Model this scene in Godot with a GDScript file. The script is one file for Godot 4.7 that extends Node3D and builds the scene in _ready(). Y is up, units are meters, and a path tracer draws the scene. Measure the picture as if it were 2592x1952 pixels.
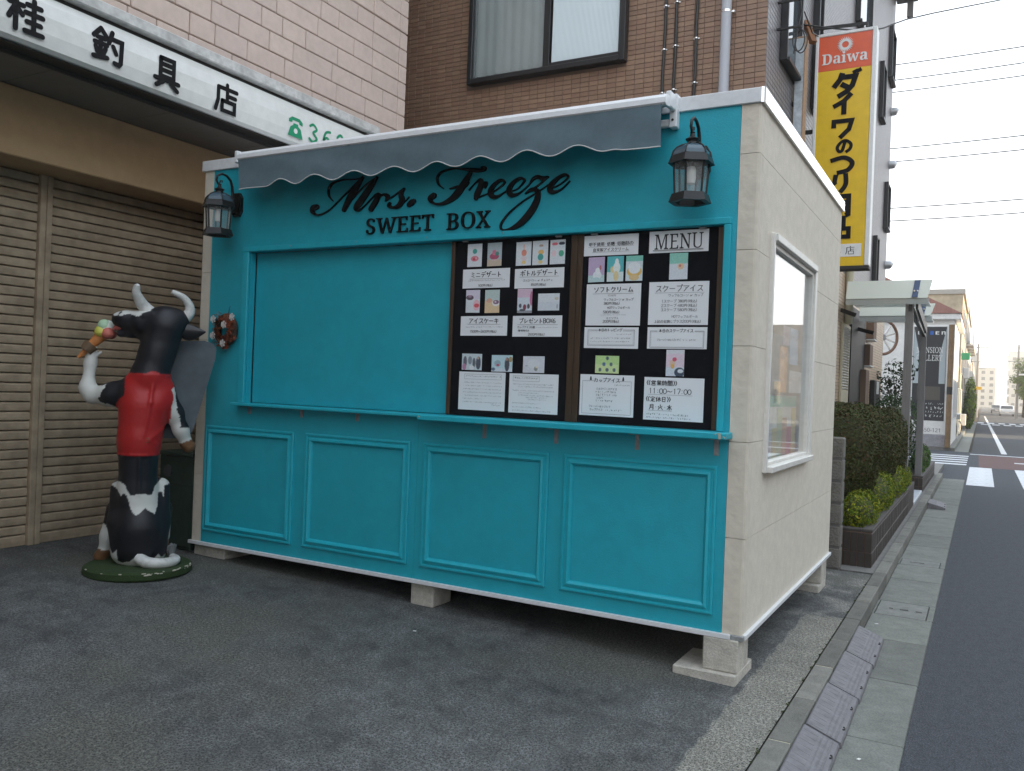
extends Node3D

# ---------------------------------------------------------------- state
var M := {}
var T := {}
var rng := RandomNumberGenerator.new()
var taken := {}
var GL := {}

func _ready() -> void:
	rng.seed = 4711
	set_view()
	make_textures()
	make_materials()
	make_glyphs()
	build_ground()
	build_street()
	build_fish_shop()
	build_apartments()
	build_kiosk()
	build_blocks()
	build_awning()
	build_lanterns()
	build_menu()
	build_cow()
	build_corner_things()
	build_projecting_sign()
	build_planters()
	build_pergola()
	build_far_street()
	build_opposite_side()

# ---------------------------------------------------------------- camera, sky, sun, exposure
func set_view() -> void:
	var cam := Camera3D.new()
	cam.name = "camera"
	cam.position = Vector3(1.045, 1.5, 4.43)
	cam.rotation = Vector3(-0.000367, 0.505797, 0.038775)
	cam.fov = 48.80
	cam.near = 0.05
	cam.far = 900.0
	add_child(cam)
	cam.current = true
	var sm := ProceduralSkyMaterial.new()
	sm.sky_top_color = lin(0.58, 0.66, 0.76)
	sm.sky_horizon_color = lin(0.96, 0.95, 0.93)
	sm.sky_curve = 0.22
	sm.ground_bottom_color = lin(0.20, 0.20, 0.20)
	sm.ground_horizon_color = lin(0.82, 0.81, 0.79)
	sm.ground_curve = 0.05
	sm.sun_angle_max = 1.0
	var sky := Sky.new()
	sky.sky_material = sm
	var env := Environment.new()
	env.background_mode = Environment.BG_SKY
	env.sky = sky
	env.background_energy_multiplier = 1.0
	env.tonemap_mode = Environment.TONE_MAPPER_LINEAR
	env.tonemap_exposure = 2.75
	env.fog_enabled = true
	env.fog_density = 0.0013
	env.fog_light_color = lin(1.0, 0.97, 0.92)
	env.sdfgi_enabled = true
	env.ssao_enabled = true
	env.ssil_enabled = true
	var we := WorldEnvironment.new()
	we.name = "world_environment"
	we.environment = env
	add_child(we)
	var sun := DirectionalLight3D.new()
	sun.name = "sun"
	sun.light_energy = 1.5
	sun.light_color = Color(1.0, 0.90, 0.74)
	sun.light_angular_distance = 0.5
	sun.shadow_enabled = true
	sun.basis = Basis.looking_at(-Vector3(0.93, 0.272, -0.25).normalized(), Vector3.UP)
	add_child(sun)

# ---------------------------------------------------------------- naming
func lin(r: float, g: float, b: float) -> Color:
	return Color(r, g, b).linear_to_srgb()

func numbered(parent: Node, called: String) -> String:
	var key := "%d/%s" % [parent.get_instance_id(), called]
	var n: int = taken.get(key, 0)
	taken[key] = n + 1
	return called if n == 0 else "%s_%03d" % [called, n]

func wpos(n: Node) -> Vector3:
	var p := Vector3.ZERO
	while n != self and n != null:
		p += (n as Node3D).position
		n = n.get_parent()
	return p

func tag(o: Node, label: String, category := "", group := "") -> Node:
	o.set_meta("label", label)
	if category != "":
		o.set_meta("category", category)
	if group != "":
		o.set_meta("group", group)
	return o

func thing(called: String, label: String, category: String, at := Vector3.ZERO, group := "") -> Node3D:
	var o := Node3D.new()
	o.name = numbered(self, called)
	add_child(o)
	o.position = at
	tag(o, label, category, group)
	return o

func structure(called: String, at := Vector3.ZERO) -> Node3D:
	var o := Node3D.new()
	o.name = numbered(self, called)
	add_child(o)
	o.position = at
	o.set_meta("kind", "structure")
	return o

# commits a SurfaceTool (world coordinates unless local) as one named mesh
func part(s: SurfaceTool, called: String, m: Material, parent: Node = self, local := false) -> MeshInstance3D:
	return part_mesh(s.commit(), called, m, parent, local)

func part_mesh(mesh: Mesh, called: String, m: Material, parent: Node = self, local := false) -> MeshInstance3D:
	var o := MeshInstance3D.new()
	o.mesh = mesh
	o.material_override = m
	o.name = numbered(parent, called)
	parent.add_child(o)
	if not local:
		o.position = -wpos(parent)
	return o

func whole(s: SurfaceTool, called: String, m: Material, label: String, category: String, at := Vector3.ZERO, group := "") -> MeshInstance3D:
	# a thing that is one mesh, its origin at its base (the mesh itself is given in world coordinates)
	var s2 := SurfaceTool.new()
	s2.append_from(s.commit(), 0, Transform3D(Basis.IDENTITY, -at))
	var o := part_mesh(s2.commit(), called, m, self, true)
	o.position = at
	tag(o, label, category, group)
	return o

func struct(s: SurfaceTool, called: String, m: Material, parent: Node = self) -> MeshInstance3D:
	var o := part(s, called, m, parent)
	if parent == self:
		o.set_meta("kind", "structure")
	return o

# ---------------------------------------------------------------- geometry
func mb() -> SurfaceTool:
	var s := SurfaceTool.new()
	s.begin(Mesh.PRIMITIVE_TRIANGLES)
	return s

func tri(s: SurfaceTool, a: Vector3, b: Vector3, c: Vector3) -> void:
	var n := (c - a).cross(b - a).normalized()
	s.set_normal(n)
	s.add_vertex(a)
	s.set_normal(n)
	s.add_vertex(b)
	s.set_normal(n)
	s.add_vertex(c)

func quad(s: SurfaceTool, a: Vector3, b: Vector3, c: Vector3, d: Vector3) -> void:
	tri(s, a, b, c)
	tri(s, a, c, d)

# turned so that its front looks along n
func quadn(s: SurfaceTool, a: Vector3, b: Vector3, c: Vector3, d: Vector3, n: Vector3) -> void:
	if (c - a).cross(b - a).dot(n) < 0.0:
		quad(s, a, d, c, b)
	else:
		quad(s, a, b, c, d)

func trin(s: SurfaceTool, a: Vector3, b: Vector3, c: Vector3, n: Vector3) -> void:
	if (c - a).cross(b - a).dot(n) < 0.0:
		tri(s, a, c, b)
	else:
		tri(s, a, b, c)

func bx(s: SurfaceTool, a: Vector3, b: Vector3, bev := 0.0) -> void:
	var c := (a + b) * 0.5
	obx(s, Transform3D(Basis.IDENTITY, c), (b - a).abs() * 0.5, bev)

# oriented box, half sizes h
func obx(s: SurfaceTool, t: Transform3D, h: Vector3, bev := 0.0) -> void:
	bev = minf(bev, minf(h.x, minf(h.y, h.z)) * 0.9)
	for i in 3:
		var j := (i + 1) % 3
		var k := (i + 2) % 3
		for sg: float in [-1.0, 1.0]:
			var p: Array[Vector3] = []
			for q: Vector2 in [Vector2(-1, -1), Vector2(1, -1), Vector2(1, 1), Vector2(-1, 1)]:
				var v := Vector3.ZERO
				v[i] = sg * h[i]
				v[j] = q.x * (h[j] - bev)
				v[k] = q.y * (h[k] - bev)
				p.append(t * v)
			var n := Vector3.ZERO
			n[i] = sg
			quadn(s, p[0], p[1], p[2], p[3], t.basis * n)
	if bev <= 0.0:
		return
	for k in 3:
		var i := (k + 1) % 3
		var j := (k + 2) % 3
		for si: float in [-1.0, 1.0]:
			for sj: float in [-1.0, 1.0]:
				var v := [Vector3.ZERO, Vector3.ZERO, Vector3.ZERO, Vector3.ZERO]
				for e in 4:
					var w := Vector3.ZERO
					var on_i := e < 2
					w[i] = si * (h[i] if on_i else h[i] - bev)
					w[j] = sj * (h[j] - bev if on_i else h[j])
					w[k] = (h[k] - bev) * (1.0 if (e == 0 or e == 3) else -1.0)
					v[e] = t * w
				var n := Vector3.ZERO
				n[i] = si
				n[j] = sj
				quadn(s, v[0], v[1], v[2], v[3], t.basis * n)
	for sx: float in [-1.0, 1.0]:
		for sy: float in [-1.0, 1.0]:
			for sz: float in [-1.0, 1.0]:
				var a := Vector3(sx * h.x, sy * (h.y - bev), sz * (h.z - bev))
				var b := Vector3(sx * (h.x - bev), sy * h.y, sz * (h.z - bev))
				var c := Vector3(sx * (h.x - bev), sy * (h.y - bev), sz * h.z)
				trin(s, t * a, t * b, t * c, t.basis * Vector3(sx, sy, sz))

# bar between two points with a rectangular section (w across, h up)
func bar(s: SurfaceTool, a: Vector3, b: Vector3, w: float, h: float, bev := 0.0) -> void:
	var z := (b - a).normalized()
	var up := Vector3.UP if absf(z.y) < 0.95 else Vector3.RIGHT
	var x := up.cross(z).normalized()
	var y := z.cross(x)
	obx(s, Transform3D(Basis(x, y, z), (a + b) * 0.5), Vector3(w * 0.5, h * 0.5, (b - a).length() * 0.5), bev)

func smooth_tri(s: SurfaceTool, p: Array, n: Array) -> void:
	var f: Vector3 = (p[2] - p[0]).cross(p[1] - p[0])
	var order := [0, 1, 2]
	if f.dot(n[0] + n[1] + n[2]) < 0.0:
		order = [0, 2, 1]
	for i: int in order:
		s.set_normal(n[i])
		s.add_vertex(p[i])

func smooth_quad(s: SurfaceTool, p: Array, n: Array) -> void:
	smooth_tri(s, [p[0], p[1], p[2]], [n[0], n[1], n[2]])
	smooth_tri(s, [p[0], p[2], p[3]], [n[0], n[2], n[3]])

# round tube along points; radii one number or one each
func tube(s: SurfaceTool, pts: Array, radii, sides := 8, caps := true) -> void:
	var n := pts.size()
	var rings := []
	var norms := []
	var x := Vector3.ZERO
	for i in n:
		var d: Vector3 = (pts[mini(i + 1, n - 1)] - pts[maxi(i - 1, 0)])
		d = d.normalized()
		if i == 0:
			var up := Vector3.UP if absf(d.y) < 0.9 else Vector3.RIGHT
			x = up.cross(d).normalized()
		else:
			x = (x - d * x.dot(d)).normalized()
		var y := d.cross(x)
		var r: float = radii[i] if radii is Array else radii
		var ring := []
		var nn := []
		for k in sides:
			var a := TAU * k / sides
			var o := x * cos(a) + y * sin(a)
			ring.append(pts[i] + o * r)
			nn.append(o)
		rings.append(ring)
		norms.append(nn)
	for i in n - 1:
		for k in sides:
			var k2 := (k + 1) % sides
			smooth_quad(s, [rings[i][k], rings[i][k2], rings[i + 1][k2], rings[i + 1][k]], [norms[i][k], norms[i][k2], norms[i + 1][k2], norms[i + 1][k]])
	if caps:
		var d0: Vector3 = (pts[0] - pts[1]).normalized()
		var d1: Vector3 = (pts[n - 1] - pts[n - 2]).normalized()
		for k in sides:
			var k2 := (k + 1) % sides
			trin(s, pts[0], rings[0][k], rings[0][k2], d0)
			trin(s, pts[n - 1], rings[n - 1][k], rings[n - 1][k2], d1)

# turned shape: profile of (radius, height); sides 6 flat gives a hexagonal lantern
func lathe(s: SurfaceTool, profile: Array, at: Vector3, sides := 16, flat := false, phase := 0.0) -> void:
	for i in profile.size() - 1:
		var a: Vector2 = profile[i]
		var b: Vector2 = profile[i + 1]
		var sl := Vector2(b.y - a.y, a.x - b.x).normalized()
		for k in sides:
			var t0 := TAU * k / sides + phase
			var t1 := TAU * (k + 1) / sides + phase
			var d0 := Vector3(cos(t0), 0, sin(t0))
			var d1 := Vector3(cos(t1), 0, sin(t1))
			var p := [at + d0 * a.x + Vector3.UP * a.y, at + d1 * a.x + Vector3.UP * a.y, at + d1 * b.x + Vector3.UP * b.y, at + d0 * b.x + Vector3.UP * b.y]
			var n0 := (d0 * sl.x + Vector3.UP * sl.y).normalized()
			var n1 := (d1 * sl.x + Vector3.UP * sl.y).normalized()
			if flat:
				var nm := (n0 + n1).normalized()
				n0 = nm
				n1 = nm
			if a.x < 0.0001:
				smooth_tri(s, [p[0], p[2], p[3]], [n0, n1, n0])
			elif b.x < 0.0001:
				smooth_tri(s, [p[0], p[1], p[2]], [n0, n1, n0])
			else:
				smooth_quad(s, p, [n0, n1, n1, n0])

# flat polygon (2D, in the frame o, ux, uy) with depth d along un
func prism(s: SurfaceTool, poly: PackedVector2Array, o: Vector3, ux: Vector3, uy: Vector3, un: Vector3, d: float) -> void:
	var ix := Geometry2D.triangulate_polygon(poly)
	for k in range(0, ix.size(), 3):
		var q: Array[Vector3] = []
		for e in 3:
			var v := poly[ix[k + e]]
			q.append(o + ux * v.x + uy * v.y)
		trin(s, q[0] + un * d, q[1] + un * d, q[2] + un * d, un)
		trin(s, q[0], q[1], q[2], -un)
	var area := 0.0
	for k in poly.size():
		area += poly[k].cross(poly[(k + 1) % poly.size()])
	for k in poly.size():
		var a := poly[k]
		var b := poly[(k + 1) % poly.size()]
		var out := Vector2(b.y - a.y, a.x - b.x) * signf(area)
		var A := o + ux * a.x + uy * a.y
		var B := o + ux * b.x + uy * b.y
		quadn(s, A, B, B + un * d, A + un * d, ux * out.x + uy * out.y)

# brush stroke of changing width: raised ribbon of depth d on the plane (o, ux, uy, un)
func ribbon(s: SurfaceTool, pts: PackedVector2Array, w: PackedFloat32Array, o: Vector3, ux: Vector3, uy: Vector3, un: Vector3, d: float, lift: float, round_ends := false, sides := true) -> void:
	var n := pts.size()
	var L := PackedVector2Array()
	var R := PackedVector2Array()
	for i in n:
		var t0 := (pts[i] - pts[maxi(i - 1, 0)])
		var t1 := (pts[mini(i + 1, n - 1)] - pts[i])
		if t0.length() < 1e-6:
			t0 = t1
		if t1.length() < 1e-6:
			t1 = t0
		t0 = t0.normalized()
		t1 = t1.normalized()
		var t := (t0 + t1)
		t = t.normalized() if t.length() > 0.1 else t1
		var nn := Vector2(-t.y, t.x)
		var k := clampf(1.0 / maxf(nn.dot(Vector2(-t1.y, t1.x)), 0.45), 1.0, 2.2)
		L.append(pts[i] + nn * w[i] * 0.5 * k)
		R.append(pts[i] - nn * w[i] * 0.5 * k)
	var f := func(v: Vector2, h: float) -> Vector3: return o + ux * v.x + uy * v.y + un * h
	var top := lift + d
	for i in n - 1:
		quadn(s, f.call(L[i], top), f.call(R[i], top), f.call(R[i + 1], top), f.call(L[i + 1], top), un)
		if sides:
			var sd: Vector2 = L[i] - R[i]
			quadn(s, f.call(L[i], lift), f.call(L[i + 1], lift), f.call(L[i + 1], top), f.call(L[i], top), ux * sd.x + uy * sd.y)
			quadn(s, f.call(R[i], lift), f.call(R[i + 1], lift), f.call(R[i + 1], top), f.call(R[i], top), -(ux * sd.x + uy * sd.y))
	for e in 2:
		var i := 0 if e == 0 else n - 1
		var dirv := (pts[0] - pts[1]) if e == 0 else (pts[n - 1] - pts[n - 2])
		dirv = dirv.normalized()
		if round_ends:
			var prev := L[i]
			for q in range(1, 7):
				var a := PI * q / 6.0
				var side := (L[i] - R[i]) * 0.5
				var cur := pts[i] + side * cos(a) + dirv * side.length() * sin(a)
				trin(s, f.call(pts[i], top), f.call(prev, top), f.call(cur, top), un)
				if sides:
					quadn(s, f.call(prev, lift), f.call(cur, lift), f.call(cur, top), f.call(prev, top), ux * dirv.x + uy * dirv.y)
				prev = cur
		elif sides:
			quadn(s, f.call(L[i], lift), f.call(R[i], lift), f.call(R[i], top), f.call(L[i], top), ux * dirv.x + uy * dirv.y)

func spline(pts: PackedVector3Array, per := 6) -> PackedVector3Array:
	var out := PackedVector3Array()
	var n := pts.size()
	for i in n - 1:
		var p0 := pts[maxi(i - 1, 0)]
		var p3 := pts[mini(i + 2, n - 1)]
		for k in per:
			out.append(pts[i].cubic_interpolate(pts[i + 1], p0, p3, float(k) / per))
	out.append(pts[n - 1])
	return out

# ---------------------------------------------------------------- textures and materials
func noise_bytes(sd: int, freq: float, oct: int, size := 512, kind := FastNoiseLite.TYPE_SIMPLEX_SMOOTH) -> PackedByteArray:
	var f := FastNoiseLite.new()
	f.seed = sd
	f.frequency = freq
	f.noise_type = kind
	f.fractal_type = FastNoiseLite.FRACTAL_FBM
	f.fractal_octaves = oct
	var im := f.get_seamless_image(size, size, false, false, 0.12, true)
	im.convert(Image.FORMAT_L8)
	return im.get_data()

# multiplier texture: mean about `mid`, layers are [bytes, weight]
func tone(layers: Array, mid: float, size := 512, tint := Vector3.ZERO) -> ImageTexture:
	var n := size * size
	var out := PackedByteArray()
	out.resize(n * 3)
	var lut := PackedByteArray()
	lut.resize(1025)
	for i in 1025:
		var c := Color(i / 1024.0, 0, 0).linear_to_srgb()
		lut[i] = int(clampf(c.r * 255.0, 0, 255))
	for i in n:
		var v := mid
		for l: Array in layers:
			v += (float(l[0][i]) / 255.0 - 0.5) * l[1]
		var u := (float(layers[0][0][i]) / 255.0 - 0.5)
		out[i * 3] = lut[int(clampf(v + tint.x * u, 0.02, 1.0) * 1024.0)]
		out[i * 3 + 1] = lut[int(clampf(v + tint.y * u, 0.02, 1.0) * 1024.0)]
		out[i * 3 + 2] = lut[int(clampf(v + tint.z * u, 0.02, 1.0) * 1024.0)]
	var im := Image.create_from_data(size, size, false, Image.FORMAT_RGB8, out)
	return ImageTexture.create_from_image(im)

func relief(b: PackedByteArray, strength: float, size := 512) -> ImageTexture:
	var im := Image.create_from_data(size, size, false, Image.FORMAT_L8, b)
	im.convert(Image.FORMAT_RGBA8)
	im.bump_map_to_normal_map(strength)
	return ImageTexture.create_from_image(im)

func make_textures() -> void:
	var fine := noise_bytes(1, 0.22, 2)
	var grain := noise_bytes(2, 0.09, 3)
	var mid := noise_bytes(3, 0.025, 4)
	var big := noise_bytes(4, 0.008, 4)
	var cell := noise_bytes(5, 0.12, 1, 512, FastNoiseLite.TYPE_CELLULAR)
	T.asphalt = tone([[fine, 1.0], [grain, 0.35], [mid, 0.2]], 0.55)
	T.concrete = tone([[fine, 0.28], [grain, 0.16], [mid, 0.20], [big, 0.18]], 0.7)
	T.speck = tone([[fine, 1.1], [cell, 0.5], [grain, 0.25]], 0.52)
	T.dirt = tone([[mid, 0.25], [big, 0.35], [fine, 0.06]], 0.8)
	T.faint = tone([[fine, 0.05], [mid, 0.09], [big, 0.10]], 0.9)
	T.n_fine = relief(fine, 3.0)
	T.n_grain = relief(grain, 4.0)
	T.n_mid = relief(mid, 8.0)
	# streaks along v: weathered timber, brushed metal
	var f := FastNoiseLite.new()
	f.seed = 9
	f.frequency = 1.0
	f.fractal_octaves = 3
	var sb := PackedByteArray()
	sb.resize(256 * 256)
	for y in 256:
		for x in 256:
			var a := TAU * x / 256.0
			var v := f.get_noise_3d(cos(a) * 3.0, sin(a) * 3.0, 0.25 * sin(TAU * y / 256.0)) * 0.6 + f.get_noise_3d(cos(a) * 9.0, sin(a) * 9.0, 5.0 + 0.4 * sin(TAU * y / 256.0)) * 0.5
			sb[y * 256 + x] = int(clampf(128.0 + v * 180.0, 0, 255))
	T.streak = tone([[sb, 0.4]], 0.78, 256)
	T.n_streak = relief(sb, 2.0, 256)

func mat(r: float, g: float, b: float, rough := 0.8, o := {}) -> StandardMaterial3D:
	var m := StandardMaterial3D.new()
	var k: float = 1.0 / o.get("mid", 1.0)
	m.albedo_color = lin(minf(r * k, 1.0), minf(g * k, 1.0), minf(b * k, 1.0))
	m.roughness = rough
	m.metallic = o.get("metal", 0.0)
	m.metallic_specular = o.get("spec", 0.5)
	if o.has("tex"):
		m.albedo_texture = o.tex
	if o.has("nrm"):
		m.normal_enabled = true
		m.normal_texture = o.nrm
		m.normal_scale = o.get("ns", 1.0)
	if o.has("tex") or o.has("nrm"):
		m.uv1_triplanar = true
		m.uv1_world_triplanar = o.get("world", true)
		var sc: float = o.get("scale", 1.0)
		m.uv1_scale = o.get("scale3", Vector3(sc, sc, sc))
	if o.get("vc", false):
		m.vertex_color_use_as_albedo = true
	if o.has("clear"):
		m.clearcoat_enabled = true
		m.clearcoat = o.clear
		m.clearcoat_roughness = 0.15
	if o.has("back"):
		m.backlight_enabled = true
		m.backlight = o.back
	if o.has("alpha"):
		m.transparency = BaseMaterial3D.TRANSPARENCY_ALPHA
		m.albedo_color.a = o.alpha
	m.cull_mode = BaseMaterial3D.CULL_DISABLED
	return m

func make_materials() -> void:
	M.teal = mat(0.013, 0.370, 0.465, 0.5, {tex = T.faint, mid = 0.9, scale = 0.7, nrm = T.n_fine, ns = 0.09})
	M.teal_trim = mat(0.015, 0.400, 0.495, 0.42, {tex = T.faint, mid = 0.9, scale = 1.3})
	M.siding = mat(0.66, 0.60, 0.50, 0.85, {tex = T.faint, mid = 0.9, scale = 1.1, nrm = T.n_mid, ns = 0.16})
	M.siding_side = mat(0.70, 0.64, 0.54, 0.85, {tex = T.faint, mid = 0.9, scale = 1.6, nrm = T.n_grain, ns = 0.22})
	M.white_metal = mat(0.72, 0.73, 0.74, 0.35, {tex = T.faint, mid = 0.9, scale = 2.0})
	M.steel = mat(0.78, 0.79, 0.80, 0.16, {metal = 0.9, nrm = T.n_mid, ns = 0.08, scale = 0.6})
	M.alu = mat(0.55, 0.56, 0.57, 0.38, {metal = 0.6})
	M.zinc = mat(0.32, 0.33, 0.33, 0.5, {metal = 0.5, tex = T.dirt, mid = 0.8, scale = 3.0})
	M.cream_alu = mat(0.70, 0.68, 0.63, 0.4, {tex = T.faint, mid = 0.9, scale = 2.0})
	M.glass = mat(0.75, 0.80, 0.80, 0.02, {alpha = 0.12})
	M.lamp_glass = mat(0.85, 0.88, 0.86, 0.03, {alpha = 0.14})
	M.dark_room = mat(0.10, 0.10, 0.10, 0.9)
	M.black = mat(0.012, 0.012, 0.013, 0.55)
	M.letter = mat(0.006, 0.006, 0.007, 0.6, {spec = 0.3})
	M.board = mat(0.008, 0.008, 0.010, 0.85, {spec = 0.25, nrm = T.n_fine, ns = 0.3, scale = 2.0})
	M.brown_frame = mat(0.060, 0.034, 0.018, 0.45, {tex = T.streak, mid = 0.78, scale = 2.0})
	M.iron = mat(0.016, 0.015, 0.014, 0.42, {metal = 0.3, tex = T.dirt, mid = 0.8, scale = 6.0})
	M.bulb = mat(0.75, 0.77, 0.74, 0.25)
	M.paper = mat(0.80, 0.82, 0.84, 0.6)
	M.ink = mat(0.03, 0.03, 0.033, 0.8)
	M.ink_soft = mat(0.16, 0.16, 0.17, 0.8)
	M.fabric = mat(0.125, 0.180, 0.210, 0.95, {tex = T.faint, mid = 0.9, scale = 2.0, nrm = T.n_fine, ns = 0.4, back = lin(0.03, 0.045, 0.055)})
	M.piping = mat(0.62, 0.62, 0.60, 0.8)
	M.block = mat(0.50, 0.47, 0.41, 0.9, {tex = T.concrete, mid = 0.7, scale = 1.2, nrm = T.n_grain, ns = 0.4})
	M.old_block = mat(0.17, 0.16, 0.14, 0.95, {tex = T.concrete, mid = 0.7, scale = 0.8, nrm = T.n_grain, ns = 0.7})
	M.parking = mat(1.0, 1.0, 1.0, 0.92, {tex = T.speck, scale = 1.05, vc = true, nrm = T.n_fine, ns = 0.5})
	M.kerb = mat(0.185, 0.185, 0.165, 0.9, {tex = T.concrete, mid = 0.7, scale = 0.9, nrm = T.n_fine, ns = 0.4})
	M.gutter = mat(0.19, 0.195, 0.175, 0.9, {tex = T.concrete, mid = 0.7, scale = 0.7, nrm = T.n_fine, ns = 0.3})
	M.kerbs = []
	M.gutters = []
	for k: float in [1.0, 0.86, 1.1, 0.74]:
		M.kerbs.append(mat(0.185 * k, 0.182 * k, 0.160 * k, 0.9, {tex = T.concrete, mid = 0.7, scale = 0.9, nrm = T.n_fine, ns = 0.4}))
		M.gutters.append(mat(0.175 * (k * 0.6 + 0.4), 0.182 * (k * 0.6 + 0.4), 0.162 * (k * 0.6 + 0.4), 0.9, {tex = T.concrete, mid = 0.7, scale = 0.7, nrm = T.n_fine, ns = 0.3}))
	M.lid = mat(0.20, 0.205, 0.19, 0.9, {tex = T.concrete, mid = 0.7, scale = 1.3})
	M.road = mat(0.050, 0.055, 0.064, 0.9, {tex = T.asphalt, mid = 0.55, scale = 0.9, nrm = T.n_fine, ns = 0.6})
	M.soil = mat(0.045, 0.036, 0.026, 1.0, {tex = T.speck, mid = 0.55, scale = 2.0})
	M.red_road = mat(0.115, 0.062, 0.058, 0.9, {tex = T.asphalt, mid = 0.55, scale = 1.3})
	M.paint = mat(0.66, 0.68, 0.70, 0.75, {tex = T.concrete, mid = 0.8, scale = 1.0})
	M.rubber = mat(0.165, 0.16, 0.17, 0.7, {tex = T.dirt, mid = 0.8, scale = 3.0})
	M.pavement = mat(0.17, 0.165, 0.155, 0.95, {tex = T.concrete, mid = 0.7, scale = 0.6})
	M.slat = mat(0.37, 0.29, 0.20, 0.55, {tex = T.dirt, mid = 0.8, scale = 0.9})
	M.tan_wall = mat(0.44, 0.30, 0.165, 0.9, {tex = T.faint, mid = 0.9, scale = 0.8})
	M.soffit = mat(0.19, 0.17, 0.15, 0.8, {tex = T.faint, mid = 0.9, scale = 0.8})
	M.acrylic = mat(0.74, 0.75, 0.72, 0.22, {tex = T.faint, mid = 0.9, scale = 0.9})
	M.dark_steel = mat(0.022, 0.020, 0.018, 0.6)
	M.old_rail = mat(0.55, 0.55, 0.53, 0.5, {tex = T.dirt, mid = 0.8, scale = 1.5})
	M.green_print = mat(0.010, 0.27, 0.13, 0.5)
	M.stone = []
	for c: Vector3 in [Vector3(0.63, 0.505, 0.44), Vector3(0.615, 0.495, 0.435), Vector3(0.64, 0.515, 0.445), Vector3(0.60, 0.485, 0.425)]:
		M.stone.append(mat(c.x, c.y, c.z, 0.9, {tex = T.faint, mid = 0.9, scale = 1.1, nrm = T.n_fine, ns = 0.15}))
	M.mortar = mat(0.40, 0.31, 0.26, 0.95)
	M.grout = mat(0.14, 0.092, 0.066, 0.95)
	M.brown = []
	for c: Vector3 in [Vector3(0.25, 0.155, 0.10), Vector3(0.23, 0.142, 0.094), Vector3(0.27, 0.167, 0.108), Vector3(0.24, 0.140, 0.092)]:
		M.brown.append(mat(c.x, c.y, c.z, 0.45, {tex = T.faint, mid = 0.9, scale = 3.0}))
	M.tile_vc = mat(1.0, 1.0, 1.0, 0.4, {vc = true})
	M.grey_grout = mat(0.10, 0.095, 0.098, 0.95)
	M.frame_black = mat(0.014, 0.014, 0.015, 0.4)
	M.curtain = mat(0.55, 0.60, 0.58, 0.95, {back = lin(0.2, 0.2, 0.2)})
	M.frost = mat(0.62, 0.68, 0.70, 0.35, {alpha = 0.78})
	M.window_glass = mat(0.35, 0.40, 0.40, 0.03, {alpha = 0.30})
	M.pipe = mat(0.42, 0.43, 0.46, 0.45)
	M.cable = mat(0.025, 0.024, 0.023, 0.5)
	M.chrome = mat(0.8, 0.8, 0.8, 0.2, {metal = 0.8})
	M.duct = mat(0.46, 0.42, 0.30, 0.5)
	M.timber = mat(0.21, 0.20, 0.195, 0.85, {tex = T.streak, mid = 0.78, scale = 2.0})
	M.planter_tile = mat(0.036, 0.026, 0.021, 0.5, {tex = T.dirt, mid = 0.8, scale = 2.0})
	M.planter_cap = mat(0.065, 0.056, 0.050, 0.8, {tex = T.dirt, mid = 0.8, scale = 2.0})
	M.leaf = mat(1.0, 1.0, 1.0, 0.7, {spec = 0.3, vc = true, back = lin(0.03, 0.05, 0.01)})
	M.hedge_core = mat(0.060, 0.060, 0.024, 0.95)
	M.twig = mat(0.045, 0.035, 0.025, 0.95)
	M.cow = mat(1.0, 1.0, 1.0, 0.48, {vc = true, nrm = T.n_mid, ns = 0.12, scale = 1.5, world = false})
	M.cow_white = mat(0.66, 0.66, 0.63, 0.4, {tex = T.dirt, mid = 0.85, scale = 3.0})
	M.cow_black = mat(0.011, 0.012, 0.016, 0.33)
	M.rust = mat(0.20, 0.085, 0.035, 0.9, {tex = T.dirt, mid = 0.8, scale = 4.0})
	M.yellow = mat(0.76, 0.49, 0.010, 0.35, {tex = T.faint, mid = 0.9, scale = 0.8})
	M.orange = mat(0.72, 0.105, 0.035, 0.35, {tex = T.faint, mid = 0.9, scale = 0.8})
	M.sign_white = mat(0.74, 0.74, 0.72, 0.4, {tex = T.faint, mid = 0.9, scale = 1.5})
	M.green_box = mat(0.020, 0.045, 0.032, 0.6, {tex = T.dirt, mid = 0.8, scale = 1.6})
	M.grey_board = mat(0.085, 0.105, 0.12, 0.55, {tex = T.dirt, mid = 0.8, scale = 1.2})

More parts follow.
